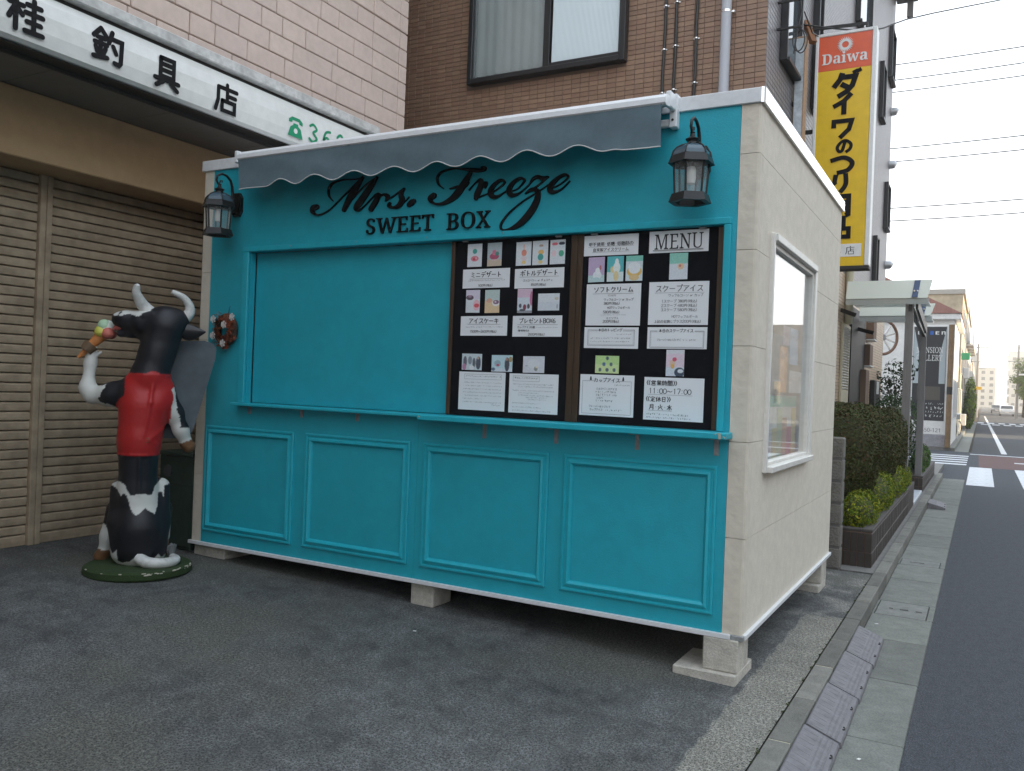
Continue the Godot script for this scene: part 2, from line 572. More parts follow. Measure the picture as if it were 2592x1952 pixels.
# ---------------------------------------------------------------- stroke lettering
func make_glyphs() -> void:
	var dk := "|8.2,0.2 8.8,1.5|9.4,-0.1 10,1.2"
	var hd := "|9.2,0 8.6,0.7 9.2,1.4 9.8,0.7 9.2,0"
	var left_moon := "1,1.3 3.6,1.3 3.6,9.2 2.8,9.5|1,1.3 1,6 0.5,9.5|1,3.8 3.6,3.8|1,6.2 3.6,6.2"
	var left_man := "3,1 0.8,5|2,3.2 2,9.6"
	GL = {
		"ア": "1,2 9,2 6,5|5,4 5,6 2,9.5", "イ": "8,1 5,4 1,6|5.2,4 5.2,9.5", "カ": "1,3.5 8.5,3.5 8,8 7,9.5 5.5,8.8|4.5,1 4,5 1.5,9.5",
		"キ": "1.5,3.5 8.5,2.7|1,6.3 9,5.5|4,1 6,9.5", "ク": "4,1 3,3.5 1,5.5|3.5,2.8 8.5,2.8 7,6 3,9.5", "ケ": "3.5,1 2.5,3.5 1,5.5|3,3.5 9.5,3.5|6.5,3.5 6,6.5 3.5,9.5",
		"コ": "1.5,2.5 8.5,2.5 8.5,8.5|1.5,8.5 8.5,8.5", "ス": "2,2 8,2 6,6 1.5,9.5|5.7,5.7 9,9.3", "ソ": "2,2 3,5|8.5,1.5 7.5,5.5 3.5,9.5",
		"チ": "7.5,1 2.5,2.5|1,4.8 9,4.8|5.3,2 5.3,6 3,9.5", "ッ": "2.5,5 3.2,7|4.8,4.6 5.4,6.6|8.5,4.8 7.5,7.5 4.5,9.5", "ト": "4,1 4,9.5|4,4.5 8,6.5",
		"ナ": "1,3.8 9,3.8|5.3,1 5.2,6 3,9.5", "ニ": "2,3 8,3|1,8 9,8", "ー": "1,5.2 9,5.2", "フ": "1.5,2 8.5,2 7.5,5.5 3.5,9.5",
		"ミ": "2.5,1.5 7.5,3|2.5,4.3 7.2,5.8|1.8,7.2 8,9.3", "ム": "4.5,1.5 2,8.5 8,8|6.5,5.5 9,9.5", "ョ": "3,4.5 7.5,4.5 7.5,9.5|3,7 7.5,7|3,9.5 7.5,9.5",
		"ラ": "2.5,1.8 7.5,1.8|1.5,4 8.5,4 7,7.5 3.5,9.5", "リ": "2.8,1.5 2.8,6|7.3,1.2 7.3,6 4.5,9.5", "ル": "3,2 3,6 1,9|6,1.5 6,9 9.5,6", "レ": "3,1.5 3,9 9,4.5",
		"ロ": "2,2.5 8,2.5 8,8.8|2,2.5 2,8.8 8,8.8", "ワ": "1.5,5 1.5,2.2 8.5,2.2 7.5,6 4,9.5", "ン": "1.8,2.5 4,4|1.8,9 6,7 9,3",
		"の": "5.5,2.5 4,8 2,8.5 1,6 3,3 6,2 9,4.5 8.5,7.5 6,9.3", "に": "1.8,2 1.5,9|4.5,3.5 8.5,3.5|4.3,7.5 5,8.7 9,8.7", "は": "1.8,2 1.5,9|4,3.8 9,3.8|6.8,1.5 6.8,8.5 5,9.2 4,8 6,7.2 9.2,9",
		"て": "1,2.5 9,2.2 5,5 6,8.5 8.5,9.3", "く": "7,1 2.5,5 7.5,9.5", "さ": "1.5,3.8 8.5,3|4.5,1 7.5,6|2.5,6 3,9 7.5,9.3", "い": "2,2.5 2.5,7.5 4,8.5|7.5,3 8.8,7",
		"つ": "1,3.6 6,2.6 9,5 7.5,8 3.5,9", "り": "3,1.5 2.5,5 3,6|7,1.2 7.2,6 5,9.5", "き": "2,3 8,2.5|1.8,5.2 8.5,4.7|4.5,1 7,6.5|2.5,6.5 3.5,9.2 7.5,9.3",
		"円": "1.5,9.5 1.5,1.5 8.5,1.5 8.5,9 7.5,9.5|5,1.5 5,5.3|1.5,5.3 8.5,5.3", "日": "2.5,1.5 7.5,1.5 7.5,9.2 2.5,9.2 2.5,1.5|2.5,5.2 7.5,5.2",
		"税": "4,1 1,2|0.5,3.8 4.8,3.8|2.7,2 2.7,9.5|2.7,4 0.6,7.5|6,1 6.7,2.2|9,1 8,2.4|5.8,2.8 9,2.8 9,5.2 5.8,5.2 5.8,2.8|6.8,5.2 6.3,7.8 5,9.5|8,5.2 8,9 9.7,9 9.7,7.8",
		"込": "2,1.2 3,2.5|1,4.5 2.5,4.5 2.5,7.5 1,9|2.5,8 5,9.3 9.8,9.3|6.5,1.5 6,4.5 4,7.8|6,3.5 7.5,6 9.5,7.8",
		"本": "1,3.2 9,3.2|5,1 5,9.7|4.8,3.4 3,6.2 0.8,8|5.2,3.4 7,6.2 9.2,8|3.2,7.4 6.8,7.4", "月": "3,1.3 8,1.3 8,9 7,9.5|3,1.3 3,6 1.3,9.5|3,3.8 8,3.8|3,6.2 8,6.2",
		"火": "5,1 5,5 1,9.5|5,5 9.3,9.5|2,3.5 1.5,6|8.2,3.2 7,5.5", "水": "5,1 5,9 4,9.5|1,3.8 3.8,3.8 3.5,6 1,9|5,4 9.3,9|8.5,2.8 6,5",
		"営": "2.5,1 3,2.3|5,0.8 5,2.2|7.8,0.8 7,2.3|1,4.3 1,2.8 9,2.8 8.5,4.3|3,4 7,4 7,5.8 3,5.8 3,4|2,7 8,7 8,9.5 2,9.5 2,7",
		"業": "3.8,0.8 3.8,2.5|6.2,0.8 6.2,2.5|1.8,1.2 2.5,2.3|8.2,1.2 7.5,2.3|1,2.6 9,2.6|1.5,4.2 8.5,4.2|2,5.3 8,5.3|1,6.5 9,6.5|5,4.2 5,9.8|4.7,6.7 1,9.3|5.3,6.7 9.2,9.3",
		"時": "1,1.8 3.8,1.8 3.8,8.5 1,8.5 1,1.8|1,5 3.8,5|5,2.3 9.3,2.3|7,0.8 7,4.2|4.6,4.2 9.8,4.2|4.8,6 9.6,6|8,4.4 8,9.2 7,9.5|5.5,7 6.3,8.2",
		"間": "1.2,9.7 1.2,1.2 4.2,1.2 4.2,4.2 1.2,4.2|1.2,2.7 4.2,2.7|5.8,1.2 8.8,1.2 8.8,9.5 8,9.7|5.8,1.2 5.8,4.2 8.8,4.2|5.8,2.7 8.8,2.7|3.3,5.5 6.7,5.5 6.7,9 3.3,9 3.3,5.5|3.3,7.2 6.7,7.2",
		"定": "5,0.6 5,1.8|1.2,3.8 1.2,2 8.8,2 8.5,3.6|2.5,4.2 7.5,4.2|5,4.2 5,8.8|5,6.3 8,6.3|3,5.5 2.8,8 1,9.6|2.5,8 5,9.2 9.6,9.3", "休": "3.2,1 0.8,5.2|2.2,3.2 2.2,9.6|3.8,3.5 9.5,3.5|6.5,1 6.5,9.6|6.4,3.6 3.8,8|6.7,3.6 9.6,8",
		"卵": "2,2 4,1.2|1.5,2 1.5,7 4,6 4,9|4,1.5 4,5|3,3.5 3.2,5|5.5,1.8 8.8,1.8 8.8,6.5 7.8,7|5.8,1.8 5.8,9.6|7.2,3.5 7.4,5", "不": "1,1.8 9,1.8|6,1.8 1.2,6.5|5,3.5 5,9.6|6,4 9,6.8",
		"使": "3,1 0.8,5.2|2.1,3.2 2.1,9.6|3.6,2.2 9.6,2.2|4.3,3.6 8.9,3.6 8.9,5.8 4.3,5.8 4.3,3.6|6.6,0.9 6.4,6.5 3.6,9.6|4.5,6.8 9.6,9.6", "用": "2,1.5 8.5,1.5 8.5,9 7.5,9.5|2,1.5 2,6 1,9.5|2,4 8.5,4|2,6.5 8.5,6.5|5.2,1.5 5.2,9.3",
		"低": "3,1 0.8,5|2.1,3.2 2.1,9.6|9,1.2 4.4,2.2|4.4,2.2 4.4,8.3 6.2,7.5|4.4,4.8 9.4,4.8|6.9,2 7.8,7 9.6,8.6|4,9.6 7,9.6",
		"糖": "2.2,1 2.2,9.6|0.6,4 3.9,4|1,1.8 1.4,3|3.6,1.6 3,3|2.1,4.4 0.6,7|6.8,0.7 6.8,1.7|4.4,1.8 9.6,1.8|4.6,1.8 4.3,6 3.6,9|5.2,3.2 8.8,3.2 8.8,5.4 5.2,5.4|4.9,4.3 9.8,4.3|7,2.2 7,6.4|5.4,6.8 8.8,6.8 8.8,9.4 5.4,9.4 5.4,6.8",
		"脂": left_moon + "|5.3,0.9 5.3,3.8 9.4,3.8|9,1.4 5.3,2.6|5,5 9,5 9,9.4 5,9.4 5,5|5,7.2 9,7.2", "肪": left_moon + "|7,0.8 7,2.2|4.6,2.8 9.7,2.8|6.6,2.8 6.4,6 4.6,9.5|6.5,5 9,5 8.8,8.5 7.8,9.5",
		"自": "4.8,0.6 4.2,2|2.2,2.2 7.8,2.2 7.8,9.3 2.2,9.3 2.2,2.2|2.2,4.5 7.8,4.5|2.2,6.9 7.8,6.9", "家": "5,0.6 5,1.7|1.2,3.4 1.2,1.9 8.8,1.9 8.4,3.2|2.4,3.6 7.8,3.6|5.2,3.6 2,6|4.2,4.6 5.6,7 5.2,9.3|4.9,6 1.4,8.6|8,4.8 5.6,6.2|6,5.8 9.2,9",
		"製": "2,0.8 1.4,2|1,2 5,2|0.8,3.2 5.4,3.2|3.1,0.8 3.1,5.2|1.4,5 1.4,4 4.8,4 4.8,5|6.6,1.2 6.6,4|8.8,0.8 8.8,5 8,5.2|1,6.4 9.2,6.4|4.8,6.5 1,8.6|3.4,7.6 3.4,9.4 5.4,8.8|5.4,6.6 9.2,9.5|8.4,7 6.8,8",
		"上": "4.8,1 4.8,9|4.8,4.5 8.5,4.5|0.8,9 9.2,9", "記": "1,1.2 3.8,1.2|0.6,2.8 4.2,2.8|1,4.2 3.8,4.2|1,5.6 3.8,5.6|1,7 3.8,7 3.8,9.2 1,9.2 1,7|5.2,1.8 9,1.8 9,4.8 5.4,4.8 5.4,8.8 9.6,8.8 9.6,7.4",
		"金": "5,0.8 1,4.4|5,0.8 9,4.4|2.8,4.4 7.2,4.4|1.6,6.4 8.4,6.4|5,4.4 5,9|2.8,7.2 3.4,8.4|7.2,7.2 6.6,8.4|0.8,9.3 9.2,9.3",
		"額": "0.6,2.8 0.6,1.7 4.6,1.7 4.4,2.8|1.6,3.4 4,3.4 0.8,6.6|2.4,4.8 4.6,6.4|1.4,6.8 3.8,6.8 3.8,9.2 1.4,9.2 1.4,6.8|5.2,1.4 9.8,1.4|5.6,2.8 9.2,2.8 9.2,7.4 5.6,7.4 5.6,2.8|5.6,4.3 9.2,4.3|5.6,5.9 9.2,5.9|6.4,7.6 5,9.5|8.2,7.6 9.8,9.5",
		"個": left_man + "|3.8,1.6 9.4,1.6 9.4,9.4 3.8,9.4 3.8,1.6|4.8,3.6 8.4,3.6|6.6,2.2 6.6,5.4|5.2,5.4 8,5.4 8,7.8 5.2,7.8 5.2,5.4", "保": left_man + "|4.4,1.4 8.8,1.4 8.8,4 4.4,4 4.4,1.4|3.6,5.8 9.6,5.8|6.6,4 6.6,9.6|6.4,6 3.8,9|6.8,6 9.6,9",
		"冷": "1,1.5 2,3|0.8,8 2.4,5.4|6,0.8 3,4.4|6,0.8 9.6,4.4|4.6,4.2 7.4,4.2|3.8,5.8 8.4,5.8 8,8 7,8.4|6,5.8 6,9.6", "剤": "0.8,1.8 5.4,1.8|1.4,2.2 5,5|4.8,2.2 1,5|1.6,5.6 1.6,7.6 0.8,9.4|4.6,5.6 4.6,9.4|1.6,6.8 4.6,6.8|7,1.6 7,7|9.2,0.8 9.2,9.2 8.2,9.4",
		"付": left_man + "|3.8,3.2 9.6,3.2|7.8,0.8 7.8,9 6.6,9.4|5,4.8 6,6.6",
		"桂": "0.5,3 4.2,3|2.3,0.8 2.3,9.5|2.2,3.3 0.5,6.8|2.5,3.8 4,5.4|5.3,2.2 9,2.2|7.1,0.8 7.1,4.3|4.9,4.4 9.5,4.4|5.3,6.7 9,6.7|7.1,5.2 7.1,9.2|4.8,9.2 9.6,9.2",
		"釣": "2.6,0.7 0.4,3.3|2.6,0.7 4.8,3|1.5,3.4 3.9,3.4|0.8,5 4.6,5|2.6,3.4 2.6,8.6|1.1,6.2 1.6,7.6|4.2,6.1 3.6,7.6|0.5,9.1 4.8,8.5|6.2,0.8 5.2,4|5.9,2.6 9.4,2.6 9.2,8.6 8.6,9.4 7.2,9.2|6.6,4.6 7.6,6.4",
		"具": "2.6,0.9 7.4,0.9 7.4,6.4 2.6,6.4 2.6,0.9|2.6,2.7 7.4,2.7|2.6,4.5 7.4,4.5|0.7,7.4 9.3,7.4|3.6,8 1.2,9.6|6.4,8 8.9,9.6",
		"店": "5.2,0.6 5.2,1.8|1.5,2 9.3,2|1.5,2 1.5,6 0.5,9.5|5.3,2.6 5.3,6|5.3,4.2 8.8,4.2|3.2,6.1 8.5,6.1 8.5,9.3 3.2,9.3 3.2,6.1",
		"品": "3,0.8 7,0.8 7,4.2 3,4.2 3,0.8|0.8,5.6 4.4,5.6 4.4,9.2 0.8,9.2 0.8,5.6|5.6,5.6 9.2,5.6 9.2,9.2 5.6,9.2 5.6,5.6",
		"0": "5,1 2.6,3 2.6,7 5,9 7.4,7 7.4,3 5,1", "1": "3.5,2.5 5,1 5,9", "2": "2.5,3 4,1 6.5,1.2 7.3,3.2 2.5,9 7.8,9", "3": "2.7,2 5,1 7.2,2.8 5,4.8 7.5,7 5,9 2.5,8", "4": "6.2,9 6.2,1 2,6.6 8,6.6", "5": "7,1 3.2,1 2.8,4.8 5.2,4.2 7.4,6.4 5,9 2.6,8.2",
		"6": "7,1.5 4,2.5 2.6,6.5 5,9 7.4,7 5,4.8 2.8,6", "7": "2.5,1 7.5,1 4.5,9", "8": "5,4.8 2.8,3 5,1 7.2,3 5,4.8 2.4,7 5,9 7.6,7 5,4.8", "9": "3,8.5 6,7.5 7.4,3.5 5,1 2.6,3 5,5.2 7.2,4",
		"(": "6.5,0.5 5,3 5,7 6.5,9.5", ")": "3.5,0.5 5,3 5,7 3.5,9.5", "~": "1,6 3,4.6 6,6 9,4.6", "・": "4.4,5 5.6,5", ":": "5,3 5,3.8|5,7 5,7.8", "《": "5,0.5 3,5 5,9.5|8.5,0.5 6.5,5 8.5,9.5", "》": "1.5,0.5 3.5,5 1.5,9.5|5,0.5 7,5 5,9.5",
		"B": "2.5,1 2.5,9 5.5,9 7.5,7 5.5,4.8 2.5,4.8|5.5,4.8 7,3 5.5,1 2.5,1", "O": "5,1 2.2,3.4 2.2,6.6 5,9 7.8,6.6 7.8,3.4 5,1", "X": "2.2,1 7.8,9|7.8,1 2.2,9", "H": "2.5,1 2.5,9|7.5,1 7.5,9|2.5,5 7.5,5", "T": "2,1 8,1|5,1 5,9", "o": "5,4.5 3,6.5 5,9 7,6.5 5,4.5", "r": "3,4.5 3,9|3,6.2 5,4.6 7,4.8",
	}
	for pair: Array in [["グ", "ク"], ["ザ", ""], ["ゼ", ""], ["デ", ""], ["ボ", ""], ["ベ", ""], ["で", "て"], ["ダ", ""], ["ジ", ""], ["ご", ""], ["だ", ""], ["バ", ""]]:
		if pair[1] != "":
			GL[pair[0]] = GL[pair[1]] + dk
	GL["ザ"] = "1,3.5 9,3.5|3,1.5 3,6|7,1.5 7,5 5.5,8 4,9.5" + dk
	GL["ゼ"] = "1,4.5 9,3.5 7,6|3.5,1.5 3.5,8 4.5,9 9,9" + dk
	GL["デ"] = "2,2 7.5,2|1,4.8 9,4.8|5.2,4.8 5,7 2.8,9.5" + dk
	GL["ボ"] = "1,3.5 9,3.5|5,1 5,9.3 4,8.8|2.8,5.5 1.2,8|7.2,5.5 8.8,8" + dk
	GL["ベ"] = "0.8,6.5 3.5,3 9.3,8" + dk
	GL["ペ"] = "0.8,6.5 3.5,3 9.3,8" + hd
	GL["ダ"] = "4,0.8 3.2,3.2 1,6|3.6,2.5 8.6,2.5 7.6,5.8 5.6,8 2.6,9.6|3.6,4.9 7.2,7.2" + dk
	GL["ジ"] = "2,1.5 4,2.8|1.2,4 3.2,5.3|2,9.3 6,7.5 9,4" + dk
	GL["ご"] = "2.5,2.5 7,2.5|2,7.5 4,9 8.5,8.8" + dk
	GL["だ"] = "1,3 6,2.8|4,1 1.5,9.3|5.5,5 9,5|5.3,8 9,8.8" + dk
	GL["バ"] = "3.5,3 3,6 1,9|6.5,3 8,6 9.3,9" + dk
	GL["プ"] = GL["フ"] + hd
	GL["ピ"] = "2.5,1.5 2.5,8 3.5,9 8.5,9|2.5,5 7.5,3.7" + hd

func advance_of(ch: String) -> float:
	if ch in "0123456789BOXHT":
		return 0.62
	if ch in "or:()":
		return 0.5
	if ch == " ":
		return 0.4
	if ch == "・":
		return 0.55
	return 1.0

func text_width(t: String) -> float:
	var w := 0.0
	for ch in t:
		w += advance_of(ch)
	return w

# writes strokes; (x, y) is the top left of the line in the plane o, ux, uy; size is the em height
func write(s: SurfaceTool, t: String, x: float, y: float, size: float, o: Vector3, ux: Vector3, uy: Vector3, un: Vector3, o2 := {}) -> void:
	var wd: float = o2.get("w", 0.085) * size
	var thin: float = o2.get("thin", 0.6)
	var lift: float = o2.get("lift", 0.0012)
	var depth: float = o2.get("d", 0.0)
	var sx: float = o2.get("sx", 1.0)
	var rnd: bool = o2.get("round", false)
	var stroke_no := 0
	for ch in t:
		var adv := advance_of(ch)
		if GL.has(ch):
			var off := x - (1.0 - adv) * 0.5 * size * sx
			for st: String in (GL[ch] as String).split("|"):
				var pts := PackedVector2Array()
				for q in st.split(" ", false):
					var c := q.split(",")
					pts.append(Vector2(off + float(c[0]) * 0.1 * size * sx, y - float(c[1]) * 0.1 * size))
				if ch in "のつり0368235679くてさ~" and pts.size() > 2:
					var p3 := PackedVector3Array()
					for v in pts:
						p3.append(Vector3(v.x, v.y, 0))
					pts = PackedVector2Array()
					for v in spline(p3, 4 if size < 0.1 else 7):
						pts.append(Vector2(v.x, v.y))
				var w := PackedFloat32Array()
				for i in pts.size():
					var d := pts[mini(i + 1, pts.size() - 1)] - pts[maxi(i - 1, 0)]
					w.append(wd * lerpf(1.0, thin, absf(d.normalized().x)))
				stroke_no += 1
				ribbon(s, pts, w, o, ux, uy, un, depth, lift + 0.00006 * (stroke_no % 12), rnd, depth > 0.0)
		x += adv * size * sx

# lines too small to read: rows of short marks
func marks(s: SurfaceTool, x0: float, x1: float, y: float, h: float, o: Vector3, ux: Vector3, uy: Vector3, un: Vector3) -> void:
	var x := x0
	while x < x1:
		var wdt := rng.randf_range(0.5, 0.9) * h
		for k in 3:
			var a := Vector2(x + rng.randf() * wdt, y - rng.randf() * h)
			var b := Vector2(x + rng.randf() * wdt, y - rng.randf() * h)
			if a.distance_to(b) > h * 0.3:
				ribbon(s, PackedVector2Array([a, b]), PackedFloat32Array([h * 0.13, h * 0.13]), o, ux, uy, un, 0.0, 0.0011 + 0.0001 * k, false, false)
		x += h * rng.randf_range(0.9, 1.15)

func latin(s: SurfaceTool, t: String, font: String, weight: int, box: Rect2, o: Vector3, ux: Vector3, uy: Vector3, un: Vector3, depth: float, italic := false) -> void:
	# a word set in a system font and stretched to the box it fills
	var tm := TextMesh.new()
	var sf := SystemFont.new()
	sf.font_names = PackedStringArray([font])
	sf.font_weight = weight
	tm.font = sf
	tm.text = t
	tm.font_size = 64
	tm.pixel_size = 0.01
	tm.depth = 0.1
	tm.curve_step = 2.0
	var a := tm.get_aabb()
	var bs := Basis(ux * (box.size.x / a.size.x), uy * (box.size.y / a.size.y), un * (depth / 0.1))
	if italic:
		bs.y += ux * 0.18 * (box.size.y / a.size.y)
	var c := a.get_center()
	var mid := o + ux * (box.position.x + box.size.x * 0.5) + uy * (box.position.y + box.size.y * 0.5) + un * (depth * 0.5)
	s.append_from(tm, 0, Transform3D(bs, mid - bs * c))

# ---------------------------------------------------------------- ground and street
func gy(x: float) -> float:
	if x >= 0.0:
		return 0.0
	if x > -2.1:
		return -0.0405 * x
	if x > -4.1:
		return 0.085 + (-2.1 - x) * 0.029
	return 0.143 + (-4.1 - x) * 0.037

func build_ground() -> void:
	var s := mb()
	quadn(s, Vector3(-420, -0.13, -620), Vector3(420, -0.13, -620), Vector3(420, -0.13, 260), Vector3(-420, -0.13, 260), Vector3.UP)
	struct(s, "ground", M.soil)
	# the forecourt: worn grey concrete with stains, a paler worn strip along the kerb
	var xs: Array[float] = []
	var x := -5.3
	while x < -0.12:
		xs.append(x)
		x += 0.045
	x = -0.12
	while x < 0.1:
		xs.append(x)
		x += 0.011
	while x < 0.255:
		xs.append(x)
		x += 0.03
	xs.append(0.268)
	var zs: Array[float] = []
	var z := -3.44
	while z < 5.6:
		zs.append(z)
		z += 0.045
	var f := FastNoiseLite.new()
	f.seed = 21
	f.frequency = 0.55
	f.fractal_octaves = 5
	var f2 := FastNoiseLite.new()
	f2.seed = 22
	f2.frequency = 3.2
	f2.fractal_octaves = 4
	var pos := PackedVector3Array()
	var col := PackedColorArray()
	var nor := PackedVector3Array()
	for zz in zs:
		var edge := 0.022 + f2.get_noise_2d(zz * 1.3, 7.0) * 0.018 + f2.get_noise_2d(zz * 6.0, 3.0) * 0.008
		for xx in xs:
			pos.append(Vector3(xx, gy(xx), zz))
			nor.append(Vector3(0.03, 1, 0).normalized())
			var a := f.get_noise_2d(xx, zz)
			var b := f2.get_noise_2d(xx, zz)
			var e := f2.get_noise_2d(xx * 3.1 + 9.0, zz * 3.1)
			var c := Vector3(0.098, 0.101, 0.099) * (1.0 + 0.30 * a + 0.42 * b + 0.5 * e)
			var st := f.get_noise_2d(xx * 0.7 + 40.0, zz * 0.7)
			c = c.lerp(Vector3(0.12, 0.118, 0.10), clampf(st * 2.2, 0.0, 0.7))
			var dark := f.get_noise_2d(xx * 1.4 - 30.0, zz * 1.4 + 11.0)
			c *= 1.0 - 0.10 * clampf(dark * 2.0, 0.0, 1.0)
			if zz > -1.72 + b * 0.1 and xx > edge:
				c = Vector3(0.215, 0.208, 0.178) * (1.0 + 0.16 * a + 0.22 * b + 0.2 * e)
			elif zz < -1.6 and xx > -0.3 and b > 0.12:
				c = c.lerp(Vector3(0.22, 0.21, 0.19), clampf(b * 1.8, 0.0, 0.8))
			c *= 2.05
			col.append(Color(c.x, c.y, c.z))
	var ix := PackedInt32Array()
	var w := xs.size()
	for j in zs.size() - 1:
		for i in w - 1:
			var p := j * w + i
			ix.append_array(PackedInt32Array([p, p + 1, p + w + 1, p, p + w + 1, p + w]))
	var arr := []
	arr.resize(Mesh.ARRAY_MAX)
	arr[Mesh.ARRAY_VERTEX] = pos
	arr[Mesh.ARRAY_NORMAL] = nor
	arr[Mesh.ARRAY_COLOR] = col
	arr[Mesh.ARRAY_INDEX] = ix
	var mesh := ArrayMesh.new()
	mesh.add_surface_from_arrays(Mesh.PRIMITIVE_TRIANGLES, arr)
	var o := part_mesh(mesh, "forecourt", M.parking)
	o.set_meta("kind", "structure")
	# ground of the neighbouring lot behind the block wall
	s = mb()
	bx(s, Vector3(-30, -0.125, -19.0), Vector3(0.268, -0.02, -3.62))
	struct(s, "lot_ground", M.pavement)
	s = mb()
	bx(s, Vector3(-40, -0.125, -340), Vector3(0.20, 0.0, -27.0))
	struct(s, "sidewalk", M.pavement)
	s = mb()
	bx(s, Vector3(-30, -0.125, 5.6), Vector3(0.268, 0.0, 40))
	struct(s, "pavement", M.pavement)

func build_street() -> void:
	var s := mb()
	quadn(s, Vector3(0.785, -0.1, 60), Vector3(7.0, -0.1, 60), Vector3(7.0, -0.1, -560), Vector3(0.785, -0.1, -560), Vector3.UP)
	struct(s, "road", M.road)
	s = mb()
	quadn(s, Vector3(-60, -0.1, -19.0), Vector3(0.785, -0.1, -19.0), Vector3(0.785, -0.1, -27.0), Vector3(-60, -0.1, -27.0), Vector3.UP)
	quadn(s, Vector3(7.0, -0.1, -19.0), Vector3(60, -0.1, -19.0), Vector3(60, -0.1, -27.0), Vector3(7.0, -0.1, -27.0), Vector3.UP)
	quadn(s, Vector3(0.268, -0.1, -15.6), Vector3(0.785, -0.1, -15.6), Vector3(0.785, -0.1, -19.0), Vector3(0.268, -0.1, -19.0), Vector3.UP)
	struct(s, "side_road", M.road)
	# pavement across the road
	s = mb()
	bx(s, Vector3(7.0, -0.125, -19.0), Vector3(40, 0.02, 60), 0.01)
	bx(s, Vector3(7.0, -0.125, -560), Vector3(60, 0.02, -27.0), 0.01)
	struct(s, "sidewalk", M.pavement)
	# kerb stones
	var k := structure("kerb", Vector3(0.32, -0.1, -6))
	var z := 4.8
	while z > -15.5:
		s = mb()
		bx(s, Vector3(0.2695, -0.2, z - 0.596), Vector3(0.371, rng.randf_range(-0.003, 0.0), z), 0.006)
		part(s, "kerb_stone", M.kerbs[rng.randi() % 4], k)
		if rng.randf() < 0.4:
			s = mb()
			bx(s, Vector3(0.275, -0.15, z - 0.602), Vector3(0.368, -0.0035, z - 0.594))
			part(s, "mortar_joint", M.duct, k)
		z -= 0.6
	z = -27.0
	while z > -60.0:
		s = mb()
		bx(s, Vector3(0.205, -0.2, z - 1.19), Vector3(0.305, 0.012, z), 0.012)
		part(s, "kerb_stone", M.kerb, k)
		z -= 1.2
	# gutter: concrete slabs with two covers that have slots
	var g := structure("gutter", Vector3(0.57, -0.1, -6))
	var br := [4.6, 3.7, 2.8, 1.9, 1.0, 0.1, -0.87, -1.77, -2.48, -2.98, -3.95, -4.72, -5.06, -6.0, -6.9, -7.8, -8.7, -9.6, -10.5, -11.4, -12.3, -13.2, -14.1, -15.0, -15.6]
	for i in br.size() - 1:
		s = mb()
		var y := -0.1 + rng.randf_range(-0.002, 0.002)
		var cover := i == 8 or i == 11
		if cover:
			var a := Vector3(0.376, -0.2, br[i + 1] + 0.004)
			var b := Vector3(0.735, y, br[i] - 0.010)
			a.z += 0.006
			a.x = 0.392
			var rim := mb()
			bx(rim, Vector3(0.374, -0.2, br[i + 1] + 0.003), Vector3(0.386, y, br[i] - 0.003))
			bx(rim, Vector3(0.743, -0.2, br[i + 1] + 0.003), Vector3(0.783, y, br[i] - 0.003))
			part(rim, "cover_rim", M.gutters[0], g)
			var slots := [[0.47, 0.50], [0.545, 0.605], [0.655, 0.70]] if i == 8 else [[0.47, 0.60]]
			var zc: float = (a.z + b.z) * 0.5
			bx(s, a, Vector3(b.x, b.y, zc - 0.022), 0.004)
			bx(s, Vector3(a.x, a.y, zc + 0.022), b, 0.004)
			var px: float = a.x
			for sl: Array in slots:
				bx(s, Vector3(px, a.y, zc - 0.022), Vector3(sl[0], b.y - 0.0005, zc + 0.022))
				px = sl[1]
			bx(s, Vector3(px, a.y, zc - 0.022), Vector3(b.x, b.y - 0.0005, zc + 0.022))
			part(s, "gutter_cover", M.lid, g)
		else:
			bx(s, Vector3(0.374, -0.2, br[i + 1] + 0.003), Vector3(0.783, y, br[i] - 0.003), 0.006)
			part(s, "gutter_slab", M.gutters[rng.randi() % 4], g)
	s = mb()
	bx(s, Vector3(0.307, -0.2, -75), Vector3(0.70, -0.094, -26.8))
	part(s, "gutter_slab", M.gutter, g)
	# painted markings
	var marks_at := []
	for q in 5:
		marks_at.append(["crossing_stripe", 0.82 + q * 0.965, 1.30 + q * 0.965, -19.65, -14.3])
	for q in 5:
		marks_at.append(["crossing_stripe", -2.6, 0.74, -20.65 - q * 0.98, -20.2 - q * 0.98])
	for q in 7:
		marks_at.append(["crossing_stripe", 0.75 + q * 0.75, 1.2 + q * 0.75, -77.0, -73.4])
		marks_at.append(["crossing_stripe", 1.0 + q * 0.75, 1.5 + q * 0.75, -71.0, -68.5])
	marks_at.append(["stop_line", 0.76, 6.8, -25.85, -25.55])
	marks_at.append(["stop_line", 1.86, 6.8, -22.6, -22.25])
	for a: Array in marks_at:
		s = mb()
		quadn(s, Vector3(a[1], -0.094, a[3]), Vector3(a[2], -0.094, a[3]), Vector3(a[2], -0.094, a[4]), Vector3(a[1], -0.094, a[4]), Vector3.UP)
		struct(s, a[0], M.paint)
	s = mb()
	quadn(s, Vector3(1.63, -0.094, -26.9), Vector3(1.79, -0.094, -26.9), Vector3(1.42, -0.094, -118), Vector3(1.26, -0.094, -118), Vector3.UP)
	struct(s, "edge_line", M.paint)
	s = mb()
	quadn(s, Vector3(1.02, -0.097, -19.75), Vector3(6.9, -0.097, -19.75), Vector3(6.9, -0.097, -25.4), Vector3(1.0, -0.097, -25.4), Vector3.UP)
	struct(s, "red_surfacing", M.red_road)
	# rubber kerb ramps
	var proto: Node3D = null
